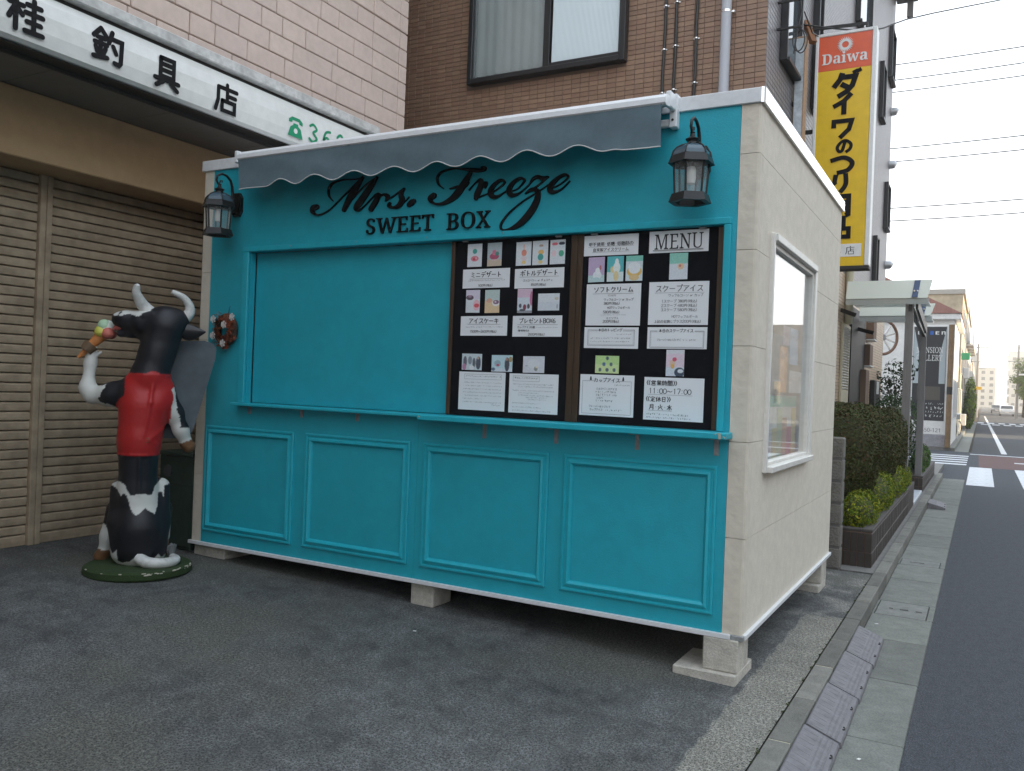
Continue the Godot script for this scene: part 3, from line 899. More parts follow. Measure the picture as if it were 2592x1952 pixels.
	var spots := [[0.96, "nearest grey rubber kerb ramp at the bottom edge of the picture"], [0.29, "second grey rubber kerb ramp from the bottom edge beside the kerb"], [-0.372, "third grey rubber kerb ramp from the bottom edge beside the kerb"], [-1.035, "fourth grey rubber kerb ramp, last of the near row"], [-9.72, "lone grey rubber kerb ramp in the gutter beside the far planters"]]
	for i in spots.size():
		var at := Vector3(0.375, -0.1, spots[i][0])
		var o: Node3D
		if proto == null:
			proto = make_ramp(spots[i][1], at)
			o = proto
		else:
			o = proto.duplicate()
			o.name = numbered(self, "kerb_ramp")
			add_child(o)
			o.position = at
			o.set_meta("label", spots[i][1])
		if i == 4:
			o.scale = Vector3(1.5, 1.0, 1.0)
		elif i == 0:
			o.rotation.y = 0.012

func make_ramp(label: String, at: Vector3) -> Node3D:
	var t := thing("kerb_ramp", label, "kerb ramp", at, "rubber ramps laid in the gutter")
	# local: x away from the kerb 0..0.16, z 0..-0.66
	var s := mb()
	var slope := func(x: float) -> float: return 0.082 - 0.36 * x
	prism(s, PackedVector2Array([Vector2(0.002, 0.001), Vector2(0.002, 0.082), Vector2(0.01, 0.086), Vector2(0.158, 0.030), Vector2(0.163, 0.02), Vector2(0.163, 0.001)]), Vector3.ZERO, Vector3.RIGHT, Vector3.UP, Vector3.FORWARD, 0.655)
	part(s, "body", M.rubber, t, true)
	s = mb()
	for k in 3:
		var x: float = 0.092 + k * 0.021
		var y: float = slope.call(x) + 0.0045
		bar(s, Vector3(x, y, -0.006), Vector3(x, y, -0.649), 0.011, 0.006, 0.002)
	part(s, "long_rib", M.rubber, t, true)
	s = mb()
	for k in 11:
		var z := -0.035 - k * 0.058
		bar(s, Vector3(0.012, slope.call(0.012) + 0.0055, z), Vector3(0.078, slope.call(0.078) + 0.0055, z), 0.030, 0.005, 0.0018)
	part(s, "cross_rib", M.rubber, t, true)
	for k in 2:
		s = mb()
		var p := []
		for e in 7:
			var a := PI * e / 6.0
			p.append(Vector3(0.148 + 0.008 * sin(a), slope.call(0.148) + 0.007, -0.17 - k * 0.3 + 0.018 * cos(a)))
		tube(s, p, 0.0035, 5)
		part(s, "bolt_cup", M.dark_steel, t, true)
	return t

# ---------------------------------------------------------------- the shop on the left with roller shutters
func build_fish_shop() -> void:
	var t := thing("tackle_shop", "beige shop building with closed roller shutters behind the cow figure", "building", Vector3(-5.1, 0.18, 0.0))
	var s := mb()
	bx(s, Vector3(-12, 0.0, -2.63), Vector3(-5.16, 3.4, 7))
	bx(s, Vector3(-12, 3.4, -2.625), Vector3(-4.262, 9.5, 7))
	bx(s, Vector3(-5.16, 0.0, -2.63), Vector3(-4.73, 3.36, -2.45))
	part(s, "body", M.mortar, t)
	# lintel, underside and soffit panels
	s = mb()
	bx(s, Vector3(-5.159, 2.917, -2.448), Vector3(-4.72, 3.384, 6.9), 0.008)
	part(s, "lintel", M.tan_wall, t)
	var z := -2.44
	while z < 3.4:
		s = mb()
		bx(s, Vector3(-4.75, 3.388, z), Vector3(-4.19, 3.40, z + 0.896), 0.002)
		part(s, "soffit_panel", M.soffit, t)
		z += 0.9
	s = mb()
	bx(s, Vector3(-4.262, 3.41, -2.5), Vector3(-4.05, 3.79, 3.4))
	bx(s, Vector3(-4.72, 3.402, -2.5), Vector3(-4.262, 3.6, 3.4))
	bx(s, Vector3(-4.19, 3.386, -2.5), Vector3(-4.17, 3.41, 3.4))
	part(s, "canopy_core", M.dark_steel, t)
	# weathered rail above the name panel
	s = mb()
	bx(s, Vector3(-4.06, 3.79, -1.89), Vector3(-3.985, 3.868, 3.4), 0.008)
	bx(s, Vector3(-4.26, 3.79, -1.888), Vector3(-4.06, 3.866, -1.83), 0.006)
	bx(s, Vector3(-4.02, 3.74, -1.90), Vector3(-3.985, 3.868, -1.886), 0.003)
	part(s, "canopy_rail", M.old_rail, t)
	# stone-faced panels on the upper wall, joints recessed
	var row := 0
	var y := 3.87
	while y < 6.1:
		var zz := -2.63
		var bed := 0.168
		while zz < 2.2:
			var len_: float = [0.24, 0.33, 0.42, 0.50, 0.28][rng.randi() % 5]
			if zz == -2.63:
				len_ = 0.13 if row % 2 == 0 else 0.135
			s = mb()
			var proud := rng.randf_range(-0.002, 0.003)
			bx(s, Vector3(-4.27, y + 0.004, zz + 0.004), Vector3(-4.245 + proud, y + bed - 0.004, minf(zz + len_, 2.4) - 0.003), 0.006)
			part(s, "stone_panel", M.stone[rng.randi() % 4], t)
			zz += len_
		y += bed + (0.006 if row == 6 else 0.0)
		row += 1
	# roller shutters
	var slat := slat_mesh()
	for d: Array in [[-2.44, 0.565], [0.665, 3.4]]:
		var sh := Node3D.new()
		sh.name = numbered(t, "roller_shutter")
		t.add_child(sh)
		sh.position = Vector3(0, 0, (d[0] + d[1]) * 0.5)
		for k in 39:
			var m := MeshInstance3D.new()
			m.mesh = slat
			m.material_override = M.slat
			m.name = numbered(sh, "slat")
			sh.add_child(m)
			m.position = Vector3(rng.randf_range(-0.001, 0.001), 0.012 + k * 0.0698, 0)
			m.scale = Vector3(1, 1, d[1] - d[0])
		s = mb()
		bx(s, Vector3(-5.12, 0.182, d[0]), Vector3(-5.095, 0.2, d[1]), 0.002)
		part(s, "bottom_rail", M.slat, sh)
	s = mb()
	bx(s, Vector3(-5.14, 0.18, 0.568), Vector3(-5.062, 2.917, 0.612), 0.004)
	bx(s, Vector3(-5.14, 0.18, 0.616), Vector3(-5.062, 2.917, 0.662), 0.004)
	bx(s, Vector3(-5.14, 0.181, 0.611), Vector3(-5.08, 2.916, 0.617))
	part(s, "shutter_post", M.slat, t)
	s = mb()
	bx(s, Vector3(-5.09, 1.0, -0.27), Vector3(-5.075, 1.022, -0.17), 0.003)
	part(s, "shutter_handle", M.rust, t)
	# name panel with lettering
	var n := thing("name_panel", "long white shop name panel with black characters above the shutters", "sign", Vector3(-4.1, 3.42, 0.5))
	s = mb()
	prism(s, PackedVector2Array([Vector2(-4.165, 3.42), Vector2(-4.03, 3.42), Vector2(-4.004, 3.44), Vector2(-3.990, 3.52), Vector2(-3.988, 3.62), Vector2(-3.998, 3.70), Vector2(-4.022, 3.752), Vector2(-4.045, 3.764), Vector2(-4.165, 3.764)]), Vector3(0, 0, 3.3), Vector3.RIGHT, Vector3.UP, Vector3.FORWARD, 5.06)
	part(s, "panel", M.acrylic, n)
	var o := Vector3(-3.986, 0, 0)
	for c: Array in [["桂", 1.459, 3.583], ["釣", 0.919, 3.594], ["具", 0.462, 3.575], ["店", -0.069, 3.565]]:
		s = mb()
		write(s, c[0], -c[1] - 0.1125, c[2] + 0.1125, 0.225, o, Vector3.FORWARD, Vector3.UP, Vector3.RIGHT, {w = 0.14, thin = 1.0, round = true, d = 0.001, lift = -0.0005})
		part(s, "character", M.letter, n)
	s = mb()
	for d: Array in [["3", -1.013, 3.563], ["6", -1.187, 3.566], ["9", -1.36, 3.568], ["0", -1.535, 3.57]]:
		write(s, d[0], -d[1] - 0.056, d[2] + 0.092, 0.18, o, Vector3.FORWARD, Vector3.UP, Vector3.RIGHT, {w = 0.12, thin = 1.0, round = true, d = 0.001, lift = -0.0005})
	part(s, "telephone_number", M.green_print, n)
	s = mb()
	var ph := PackedVector2Array([Vector2(-0.085, -0.075), Vector2(-0.06, 0.0), Vector2(-0.028, 0.02), Vector2(-0.026, 0.035), Vector2(0.026, 0.035), Vector2(0.028, 0.02), Vector2(0.06, 0.0), Vector2(0.085, -0.075)])
	prism(s, ph, o + Vector3(-0.0005, 3.55, -0.802), Vector3.FORWARD, Vector3.UP, Vector3.RIGHT, 0.001)
	var hs := PackedVector2Array([Vector2(-0.08, 0.035), Vector2(-0.08, 0.06), Vector2(-0.045, 0.085), Vector2(0.045, 0.085), Vector2(0.08, 0.06), Vector2(0.08, 0.035), Vector2(0.042, 0.04), Vector2(0.038, 0.058), Vector2(-0.038, 0.058), Vector2(-0.042, 0.04)])
	prism(s, hs, o + Vector3(-0.0005, 3.55, -0.802), Vector3.FORWARD, Vector3.UP, Vector3.RIGHT, 0.001)
	var handset := part(s, "telephone_symbol", M.green_print, n)
	s = mb()
	lathe(s, [Vector2(0, 0.0006), Vector2(0.022, 0.0006), Vector2(0.022, 0)], Vector3.ZERO, 14)
	var dial := part(s, "dial", M.acrylic, handset, true)
	dial.basis = Basis(Vector3(0, 1, 0), Vector3(1, 0, 0), Vector3(0, 0, -1))
	dial.position = o + Vector3(0.001, 3.525, -0.802)

# one shutter slat, a metre long along z, origin at its foot on the shutter line
func slat_mesh() -> ArrayMesh:
	var s := mb()
	prism(s, PackedVector2Array([Vector2(-0.02, 0.004), Vector2(0.001, 0.005), Vector2(0.006, 0.009), Vector2(0.008, 0.030), Vector2(0.007, 0.055), Vector2(0.003, 0.063), Vector2(-0.006, 0.067), Vector2(-0.02, 0.0690)]), Vector3(0, 0, -0.5), Vector3.RIGHT, Vector3.UP, Vector3.BACK, 1.0)
	return s.commit()

# ---------------------------------------------------------------- brown and grey tiled apartment house
func tile_box(w: float, h: float, d: float) -> ArrayMesh:
	var s := mb()
	bx(s, Vector3(-w * 0.5, -h * 0.5, -d), Vector3(w * 0.5, h * 0.5, 0), 0.0015)
	return s.commit()

func build_apartments() -> void:
	var t := thing("apartment_house", "brown and grey tiled apartment house rising behind the teal kiosk", "building", Vector3(-4.5, 0.0, -3.6))
	var s := mb()
	bx(s, Vector3(-11, -0.01, -15.05), Vector3(-0.836, 11.2, -3.606))
	part(s, "body", M.grout, t)
	s = mb()
	bx(s, Vector3(-0.8365, 0.0, -15.0), Vector3(-0.8345, 11.15, -3.612))
	part(s, "side_backing", M.grey_grout, t)
	var eave := mb()
	bx(eave, Vector3(-0.83, 9.9, -15.2), Vector3(-0.42, 10.05, -13.9), 0.01)
	bx(eave, Vector3(-0.62, 9.55, -15.15), Vector3(-0.5, 9.9, -15.05), 0.01)
	part(eave, "eave", M.timber, t)
	# front tiles facing the forecourt
	var proto := tile_box(0.0945, 0.0450, 0.008)
	var spots := []
	for j in 62:
		for i in 48:
			var x := -0.88 - i * 0.1
			var y := 3.05 + j * 0.05
			if x < -2.19 and x > -4.10 and y > 4.79:
				continue
			spots.append(Vector3(x, y, -3.6))
	var cam := Vector3(1.045, 1.5, 4.43)
	var seen := []
	var rest := []
	for p: Vector3 in spots:
		if p.y > 3.95 and p.y < 5.5 and p.x > -3.4 and p.y > 3.95 + absf(p.x + 0.83) * 0.16:
			seen.append(p)
		else:
			rest.append(p)
	seen.sort_custom(func(a: Vector3, b: Vector3) -> bool: return a.distance_squared_to(cam) < b.distance_squared_to(cam))
	for k in range(300, seen.size()):
		rest.append(seen[k])
	for k in mini(300, seen.size()):
		var o := part_mesh(proto, "tile", M.brown[rng.randi() % 4], t)
		o.position += seen[k] + Vector3(0, 0, rng.randf_range(-0.0008, 0.0008))
	var tones := [Vector3(0.25, 0.155, 0.10), Vector3(0.23, 0.142, 0.094), Vector3(0.27, 0.167, 0.108), Vector3(0.24, 0.140, 0.092)]
	tile_field(t, "tile_field", proto, rest, Basis.IDENTITY, tones)
	# grey tiles facing the street, beige ones on the lower part of the wall
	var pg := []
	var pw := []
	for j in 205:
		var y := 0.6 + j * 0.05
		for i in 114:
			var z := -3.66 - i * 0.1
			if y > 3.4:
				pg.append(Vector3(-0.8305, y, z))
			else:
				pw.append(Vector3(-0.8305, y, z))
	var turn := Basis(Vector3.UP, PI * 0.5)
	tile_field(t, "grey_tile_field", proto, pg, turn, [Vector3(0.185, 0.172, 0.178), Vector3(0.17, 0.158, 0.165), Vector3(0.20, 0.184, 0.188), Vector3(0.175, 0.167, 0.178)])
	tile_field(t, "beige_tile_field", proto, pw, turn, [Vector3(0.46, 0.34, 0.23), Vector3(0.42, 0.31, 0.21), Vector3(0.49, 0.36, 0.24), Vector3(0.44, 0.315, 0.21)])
	# the window over the kiosk: black frame, curtain behind the left sash, ribbed glass in the right
	var w := part(window_frame(-4.075, -2.213, 4.807, 6.35), "window", M.frame_black, t)
	s = mb()
	var cx := -4.0
	while cx < -3.1:
		var z0 := -3.578 + 0.010 * sin(cx * 55.0) + 0.006 * sin(cx * 23.0)
		var z1 := -3.578 + 0.010 * sin((cx + 0.012) * 55.0) + 0.006 * sin((cx + 0.012) * 23.0)
		quadn(s, Vector3(cx, 4.9, z0), Vector3(cx + 0.012, 4.9, z1), Vector3(cx + 0.012, 6.3, z1), Vector3(cx, 6.3, z0), Vector3(0, 0, 1))
		cx += 0.012
	part(s, "curtain", M.curtain, w)
	s = mb()
	bx(s, Vector3(-4.02, 4.87, -3.556), Vector3(-3.13, 6.3, -3.551))
	part(s, "pane", M.window_glass, w)
	s = mb()
	var rx := -3.05
	while rx < -2.28:
		quadn(s, Vector3(rx, 4.90, -3.545), Vector3(rx + 0.007, 4.90, -3.5415), Vector3(rx + 0.007, 6.3, -3.5415), Vector3(rx, 6.3, -3.545), Vector3(-0.4, 0, 1))
		quadn(s, Vector3(rx + 0.007, 4.90, -3.5415), Vector3(rx + 0.014, 4.90, -3.545), Vector3(rx + 0.014, 6.3, -3.545), Vector3(rx + 0.007, 6.3, -3.5415), Vector3(0.4, 0, 1))
		rx += 0.014
	part(s, "ribbed_pane", mat(0.60, 0.68, 0.70, 0.18), w)
	# cables and the downpipe
	for c: Array in [[-1.809, -1.835, 4.87, 5.3], [-1.70, -1.716, 4.89, 5.32], [-1.492, -1.508, 4.93, 5.35]]:
		s = mb()
		var pts := []
		for k in 14:
			var y := 3.4 + k * 0.24
			pts.append(Vector3(lerpf(c[1], c[0], k / 13.0) + 0.004 * sin(k * 1.7 + c[0] * 9.0), y, -3.578))
		tube(s, pts, 0.0155, 8)
		var cab := part(s, "cable", M.cable, t)
		for yy: float in [c[2], c[3], c[3] + 0.6, c[2] - 0.43]:
			s = mb()
			var xx := lerpf(c[1], c[0], (yy - 3.4) / 3.12)
			bx(s, Vector3(xx - 0.028, yy - 0.008, -3.597), Vector3(xx - 0.017, yy + 0.008, -3.585), 0.002)
			bx(s, Vector3(xx + 0.017, yy - 0.008, -3.597), Vector3(xx + 0.030, yy + 0.008, -3.585), 0.002)
			tube(s, [Vector3(xx, yy - 0.006, -3.578), Vector3(xx, yy + 0.006, -3.578)], 0.0185, 8)
			part(s, "cable_clip", M.chrome, cab)
	s = mb()
	tube(s, [Vector3(-1.205, 0.3, -3.548), Vector3(-1.205, 7.0, -3.548)], 0.048, 14)
	var pipe := part(s, "downpipe", M.pipe, t)
	for yy: float in [5.12, 3.6, 6.4]:
		s = mb()
		tube(s, [Vector3(-1.205, yy - 0.012, -3.548), Vector3(-1.205, yy + 0.012, -3.548)], 0.0505, 14)
		bx(s, Vector3(-1.15, yy - 0.008, -3.598), Vector3(-1.13, yy + 0.008, -3.55))
		part(s, "pipe_clip", M.chrome, pipe)
	# windows, vents and pipes on the street side
	for a: Array in [[-4.90, -4.16, 4.82, 6.6], [-6.16, -5.86, 4.86, 6.4], [-10.7, -9.2, 7.2, 8.9], [-14.7, -13.98, 7.95, 9.0], [-13.13, -12.62, 6.74, 7.8], [-14.75, -14.16, 4.96, 5.9], [-12.98, -12.56, 2.6, 4.54]]:
		s = mb()
		bx(s, Vector3(-0.8285, a[2], a[0]), Vector3(-0.755, a[3], a[0] + 0.035), 0.004)
		bx(s, Vector3(-0.8285, a[2], a[1] - 0.035), Vector3(-0.755, a[3], a[1]), 0.004)
		bx(s, Vector3(-0.8285, a[2], a[0] + 0.035), Vector3(-0.735, a[2] + 0.04, a[1] - 0.035), 0.004)
		bx(s, Vector3(-0.8285, a[3] - 0.04, a[0] + 0.035), Vector3(-0.76, a[3], a[1] - 0.035), 0.004)
		var fr := part(s, "window", M.frame_black, t)
		s = mb()
		bx(s, Vector3(-0.815, a[2] + 0.04, a[0] + 0.035), Vector3(-0.805, a[3] - 0.04, a[1] - 0.035))
		part(s, "pane", mat(0.05, 0.07, 0.08, 0.04), fr)
	for a: Array in [[7.52, -14.86], [6.42, -14.9], [4.32, -14.9]]:
		s = mb()
		var p := []
		for k in 9:
			var an := PI * k / 8.0
			p.append(Vector3(-0.83 + 0.13 * sin(an), a[0] + 0.10 * cos(an), a[1]))
		tube(s, [Vector3(-0.83, a[0], a[1]), Vector3(-0.74, a[0], a[1]), Vector3(-0.70, a[0] - 0.02, a[1])], [0.085, 0.085, 0.06], 14)
		part(s, "vent_hood", M.alu, t)
	s = mb()
	tube(s, [Vector3(-0.77, 2.62, -9.25), Vector3(-0.77, 3.9, -9.25)], 0.06, 12)
	part(s, "duct", M.duct, t)
	# louvred panel by the porch
	s = mb()
	bx(s, Vector3(-0.8285, 1.42, -9.74), Vector3(-0.795, 1.62, -8.98), 0.004)
	bx(s, Vector3(-0.8285, 1.62, -9.74), Vector3(-0.795, 2.62, -9.69), 0.004)
	bx(s, Vector3(-0.8285, 1.62, -9.03), Vector3(-0.795, 2.62, -8.98), 0.004)
	bx(s, Vector3(-0.8285, 2.57, -9.69), Vector3(-0.795, 2.62, -9.03), 0.004)
	bx(s, Vector3(-0.8287, 1.6, -9.7), Vector3(-0.822, 2.6, -9.0))
	var lv := part(s, "louvre_panel", M.duct, t)
	for k in 23:
		s = mb()
		var y := 1.645 + k * 0.041
		obx(s, Transform3D(Basis(Vector3.BACK, 0.6), Vector3(-0.806, y, -9.36)), Vector3(0.016, 0.004, 0.328))
		part(s, "louvre", M.cream_alu, lv)
	# porch: black slab painted as the shade inside the recess, stepped reveals
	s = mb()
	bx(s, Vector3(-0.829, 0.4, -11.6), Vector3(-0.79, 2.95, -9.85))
	part(s, "porch_shade_slab", M.black, t)
	for a: Array in [[-12.2, 2.58, 2.95], [-11.75, 2.09, 2.46], [-11.3, 1.3, 2.0]]:
		s = mb()
		bx(s, Vector3(-0.829, a[1], a[0] - 0.28), Vector3(-0.70, a[2], a[0] + 0.16), 0.006)
		var pr := part(s, "porch_reveal", mat(0.17, 0.11, 0.075, 0.8), t)
		s = mb()
		bx(s, Vector3(-0.829, a[1] - 0.03, a[0] - 0.29), Vector3(-0.68, a[1] - 0.001, a[0] + 0.17), 0.006)
		part(s, "ledge", M.alu, pr)
	s = mb()
	bx(s, Vector3(-0.829, 1.0, -13.9), Vector3(-0.74, 1.86, -12.9), 0.01)
	var lb := part(s, "letter_box", M.black, t)
	s = mb()
	bx(s, Vector3(-0.739, 1.6, -13.6), Vector3(-0.73, 1.84, -13.2), 0.004)
	part(s, "plate", M.sign_white, lb)
	# wall bracket with loops of cable near the corner
	s = mb()
	bar(s, Vector3(-0.83, 5.33, -4.02), Vector3(-0.56, 5.33, -4.02), 0.02, 0.02)
	bar(s, Vector3(-0.83, 5.06, -4.0), Vector3(-0.6, 5.06, -4.0), 0.02, 0.02)
	var brk := part(s, "cable_bracket", M.dark_steel, t)
	s = mb()
	for q in 2:
		var p := []
		for k in 19:
			var an := TAU * k / 18.0
			p.append(Vector3(-0.62 + 0.055 * cos(an) + q * 0.02, 4.93 + 0.11 * sin(an) - q * 0.01, -4.0 - 0.03 * q))
		tube(s, p, 0.006, 6)
	tube(s, [Vector3(-0.62, 5.34, -4.0), Vector3(-0.60, 5.2, -4.0), Vector3(-0.63, 5.06, -4.0), Vector3(-0.66, 4.8, -4.0)], 0.007, 6)
	tube(s, [Vector3(-0.58, 5.2, -4.02), Vector3(-0.55, 5.1, -4.3), Vector3(-0.6, 5.3, -4.9)], 0.007, 6)
	part(s, "cable_loop", M.cable, brk)

func tile_field(t: Node3D, called: String, mesh: Mesh, spots: Array, turn: Basis, tones: Array) -> void:
	var mm := MultiMesh.new()
	mm.transform_format = MultiMesh.TRANSFORM_3D
	mm.use_colors = true
	mm.mesh = mesh
	mm.instance_count = spots.size()
	for i in spots.size():
		mm.set_instance_transform(i, Transform3D(turn, spots[i]))
		var c: Vector3 = tones[rng.randi() % tones.size()] * rng.randf_range(0.94, 1.06)
		mm.set_instance_color(i, Color(c.x, c.y, c.z))
	var o := MultiMeshInstance3D.new()
	o.multimesh = mm
	o.material_override = M.tile_vc
	o.name = called
	t.add_child(o)
	o.position = -t.position
	o.set_meta("kind", "stuff")

func window_frame(x0: float, x1: float, y0: float, y1: float) -> SurfaceTool:
	var s := mb()
	var z0 := -3.6
	var z1 := -3.50
	bx(s, Vector3(x0, y0, z0), Vector3(x0 + 0.055, y1, z1), 0.005)
	bx(s, Vector3(x1 - 0.055, y0, z0), Vector3(x1, y1, z1), 0.005)
	bx(s, Vector3(x0 + 0.055, y0, z0), Vector3(x1 - 0.055, y0 + 0.055, z1 + 0.012), 0.005)
	bx(s, Vector3(x0 + 0.055, y1 - 0.055, z0), Vector3(x1 - 0.055, y1, z1), 0.005)
	var xm := (x0 + x1) * 0.5
	bx(s, Vector3(xm + 0.0, y0 + 0.055, z0 + 0.03), Vector3(xm + 0.075, y1 - 0.055, z1 - 0.02), 0.004)
	bx(s, Vector3(x0 + 0.055, y0 + 0.055, z0 + 0.02), Vector3(xm, y0 + 0.075, z1 - 0.035), 0.003)
	bx(s, Vector3(xm + 0.075, y0 + 0.055, z0 + 0.03), Vector3(x1 - 0.055, y0 + 0.10, z1 - 0.02), 0.004)
	bx(s, Vector3(x1 - 0.075, y0 + 0.10, z0 + 0.03), Vector3(x1 - 0.055, y1 - 0.055, z1 - 0.02), 0.003)
	return s

# ---------------------------------------------------------------- the kiosk
func moulding(x0: float, x1: float, y0: float, y1: float) -> SurfaceTool:
	var s := mb()
	var prof := [Vector2(0, 0), Vector2(0, 0.012), Vector2(0.006, 0.016), Vector2(0.014, 0.016), Vector2(0.018, 0.009), Vector2(0.028, 0.009), Vector2(0.033, 0.018), Vector2(0.046, 0.022), Vector2(0.052, 0.016), Vector2(0.058, 0.010), Vector2(0.062, 0.0)]
	for i in prof.size() - 1:
		var a: Vector2 = prof[i]
		var b: Vector2 = prof[i + 1]
		var ra := [Vector3(x0 + a.x, y0 + a.x, a.y), Vector3(x1 - a.x, y0 + a.x, a.y), Vector3(x1 - a.x, y1 - a.x, a.y), Vector3(x0 + a.x, y1 - a.x, a.y)]
		var rb := [Vector3(x0 + b.x, y0 + b.x, b.y), Vector3(x1 - b.x, y0 + b.x, b.y), Vector3(x1 - b.x, y1 - b.x, b.y), Vector3(x0 + b.x, y1 - b.x, b.y)]
		for k in 4:
			var k2 := (k + 1) % 4
			var inward: Vector3 = Vector3((x0 + x1) * 0.5, (y0 + y1) * 0.5, 0) - (ra[k] + ra[k2]) * 0.5
			inward.z = 0
			var n: Vector3 = Vector3(0, 0, maxf(b.x - a.x, 0.0001)) - inward.normalized() * (b.y - a.y)
			quadn(s, ra[k], ra[k2], rb[k2], rb[k], n)
	return s

func build_kiosk() -> void:
	var t := thing("ice_cream_kiosk", "teal and cream box kiosk with black script lettering and a serving hatch", "kiosk", Vector3(-2.05, 0.227, -1.42))
	var s := mb()
	# shell: floor, roof, back and left walls, inner lining of the street side
	bx(s, Vector3(-4.09, 0.229, -2.84), Vector3(-0.02, 0.30, -0.052))
	part(s, "floor", M.zinc, t)
	s = mb()
	bx(s, Vector3(-4.09, 2.96, -2.84), Vector3(-0.02, 3.05, -0.052))
	part(s, "roof", M.white_metal, t)
	s = mb()
	bx(s, Vector3(-4.108, 0.252, -2.85), Vector3(-0.062, 3.006, -2.80))
	bx(s, Vector3(-4.108, 0.252, -2.80), Vector3(-4.05, 3.006, -0.055))
	part(s, "rear_wall", M.siding_side, t)
	s = mb()
	bx(s, Vector3(-0.06, 0.252, -2.849), Vector3(-0.0225, 3.006, -1.73))
	bx(s, Vector3(-0.06, 0.252, -0.33), Vector3(-0.0225, 3.006, -0.052))
	bx(s, Vector3(-0.06, 0.252, -1.73), Vector3(-0.0225, 1.07, -0.33))
	bx(s, Vector3(-0.06, 2.394, -1.73), Vector3(-0.0225, 3.006, -0.33))
	part(s, "side_lining", M.siding_side, t)
	# teal front with the hatch opening
	s = mb()
	bx(s, Vector3(-4.005, 0.252, -0.05), Vector3(-2.0735, 1.30, 0))
	bx(s, Vector3(-2.072, 0.252, -0.05), Vector3(-0.105, 1.30, -0.0004))
	bx(s, Vector3(-4.005, 2.385, -0.05), Vector3(-0.105, 3.007, 0))
	bx(s, Vector3(-4.005, 1.30, -0.05), Vector3(-3.60, 2.385, 0))
	bx(s, Vector3(-0.17, 1.30, -0.05), Vector3(-0.105, 2.385, 0))
	part(s, "front_wall", M.teal, t)
	s = mb()
	bx(s, Vector3(-3.66, 2.385, 0.0005), Vector3(-0.13, 2.422, 0.022), 0.004)
	bx(s, Vector3(-3.66, 1.30, 0.0005), Vector3(-3.602, 2.3845, 0.022), 0.004)
	bx(s, Vector3(-0.168, 1.30, 0.0005), Vector3(-0.13, 2.3845, 0.022), 0.004)
	part(s, "hatch_trim", M.teal_trim, t)
	s = mb()
	bx(s, Vector3(-3.599, 1.301, -0.10), Vector3(-1.889, 2.384, -0.060), 0.003)
	part(s, "hatch_shutter", M.teal, t)
	s = mb()
	bx(s, Vector3(-1.888, 1.301, -0.10), Vector3(-0.171, 2.384, -0.052))
	part(s, "hatch_back", M.black, t)
	for p: Array in [[-3.985, -3.111], [-3.004, -2.124], [-2.021, -1.140], [-1.043, -0.155]]:
		part(moulding(p[0], p[1], 0.338, 1.117), "panel_moulding", M.teal_trim, t)
	# screw heads along the hatch trim
	for xx: float in [-3.2, -2.62, -2.05, -1.5]:
		s = mb()
		tube(s, [Vector3(xx, 2.41, 0.02), Vector3(xx, 2.41, 0.0245)], 0.005, 8)
		part(s, "screw", M.zinc, t)
	# two shelves with their brackets
	s = mb()
	bx(s, Vector3(-3.665, 1.278, 0.0005), Vector3(-1.995, 1.299, 0.085), 0.004)
	var sh := part(s, "counter_shelf", M.teal_trim, t)
	for xx: float in [-3.551, -3.054, -2.566]:
		bracket(sh, xx, 1.222, 1.277, 0.06)
	s = mb()
	bx(s, Vector3(-1.99, 1.264, 0.0005), Vector3(-0.085, 1.2985, 0.145), 0.005)
	sh = part(s, "counter_shelf", M.teal_trim, t)
	for xx: float in [-1.584, -1.101, -0.606, -0.167]:
		bracket(sh, xx, 1.172, 1.263, 0.11)
	s = mb()
	for q: Array in [[-0.115, 1.283, 0.016], [-0.092, 1.278, 0.007], [-0.135, 1.292, 0.006], [-1.972, 1.286, 0.008]]:
		obx(s, Transform3D(Basis(Vector3.BACK, q[0] * 40.0), Vector3(q[0], q[1], 0.1452)), Vector3(q[2], q[2] * 0.4, 0.0006))
	part(s, "chipped_paint", M.duct, sh)
	# cream siding: corner pieces, then the courses of the street side
	var joints := [0.252, 0.75, 1.25, 1.75, 2.25, 2.75, 3.006]
	for i in 6:
		var y0: float = joints[i] + (0.0014 if i > 0 else 0.0)
		var y1: float = joints[i + 1] - (0.0014 if i < 5 else 0.0)
		s = mb()
		prism(s, PackedVector2Array([Vector2(-0.103, -0.048), Vector2(-0.103, 0), Vector2(-0.014, 0), Vector2(-0.004, -0.004), Vector2(0, -0.014), Vector2(0, -0.088), Vector2(-0.02, -0.088), Vector2(-0.02, -0.048)]), Vector3(0, y0, 0), Vector3.RIGHT, Vector3.BACK, Vector3.UP, y1 - y0)
		part(s, "corner_siding", M.siding, t)
		s = mb()
		prism(s, PackedVector2Array([Vector2(-4.007, -0.048), Vector2(-4.007, 0), Vector2(-4.096, 0), Vector2(-4.106, -0.004), Vector2(-4.11, -0.014), Vector2(-4.11, -0.088), Vector2(-4.109, -0.088), Vector2(-4.06, -0.048)]), Vector3(0, y0, 0), Vector3.RIGHT, Vector3.BACK, Vector3.UP, y1 - y0)
		part(s, "corner_siding", M.siding, t)
		var a := -0.090
		var b := -2.85
		var wl := -0.33
		var wr := -1.73
		var polys := []
		if i == 1:
			polys = [[[a, y0], [b, y0], [b, y1], [wr, y1], [wr, 1.07], [wl, 1.07], [wl, y1], [a, y1]]]
		elif i == 4:
			polys = [[[a, y1], [b, y1], [b, y0], [wr, y0], [wr, 2.394], [wl, 2.394], [wl, y0], [a, y0]]]
		elif i == 2 or i == 3:
			polys = [[[a, y0], [wl, y0], [wl, y1], [a, y1]], [[wr, y0], [b, y0], [b, y1], [wr, y1]]]
		else:
			polys = [[[a, y0], [b, y0], [b, y1], [a, y1]]]
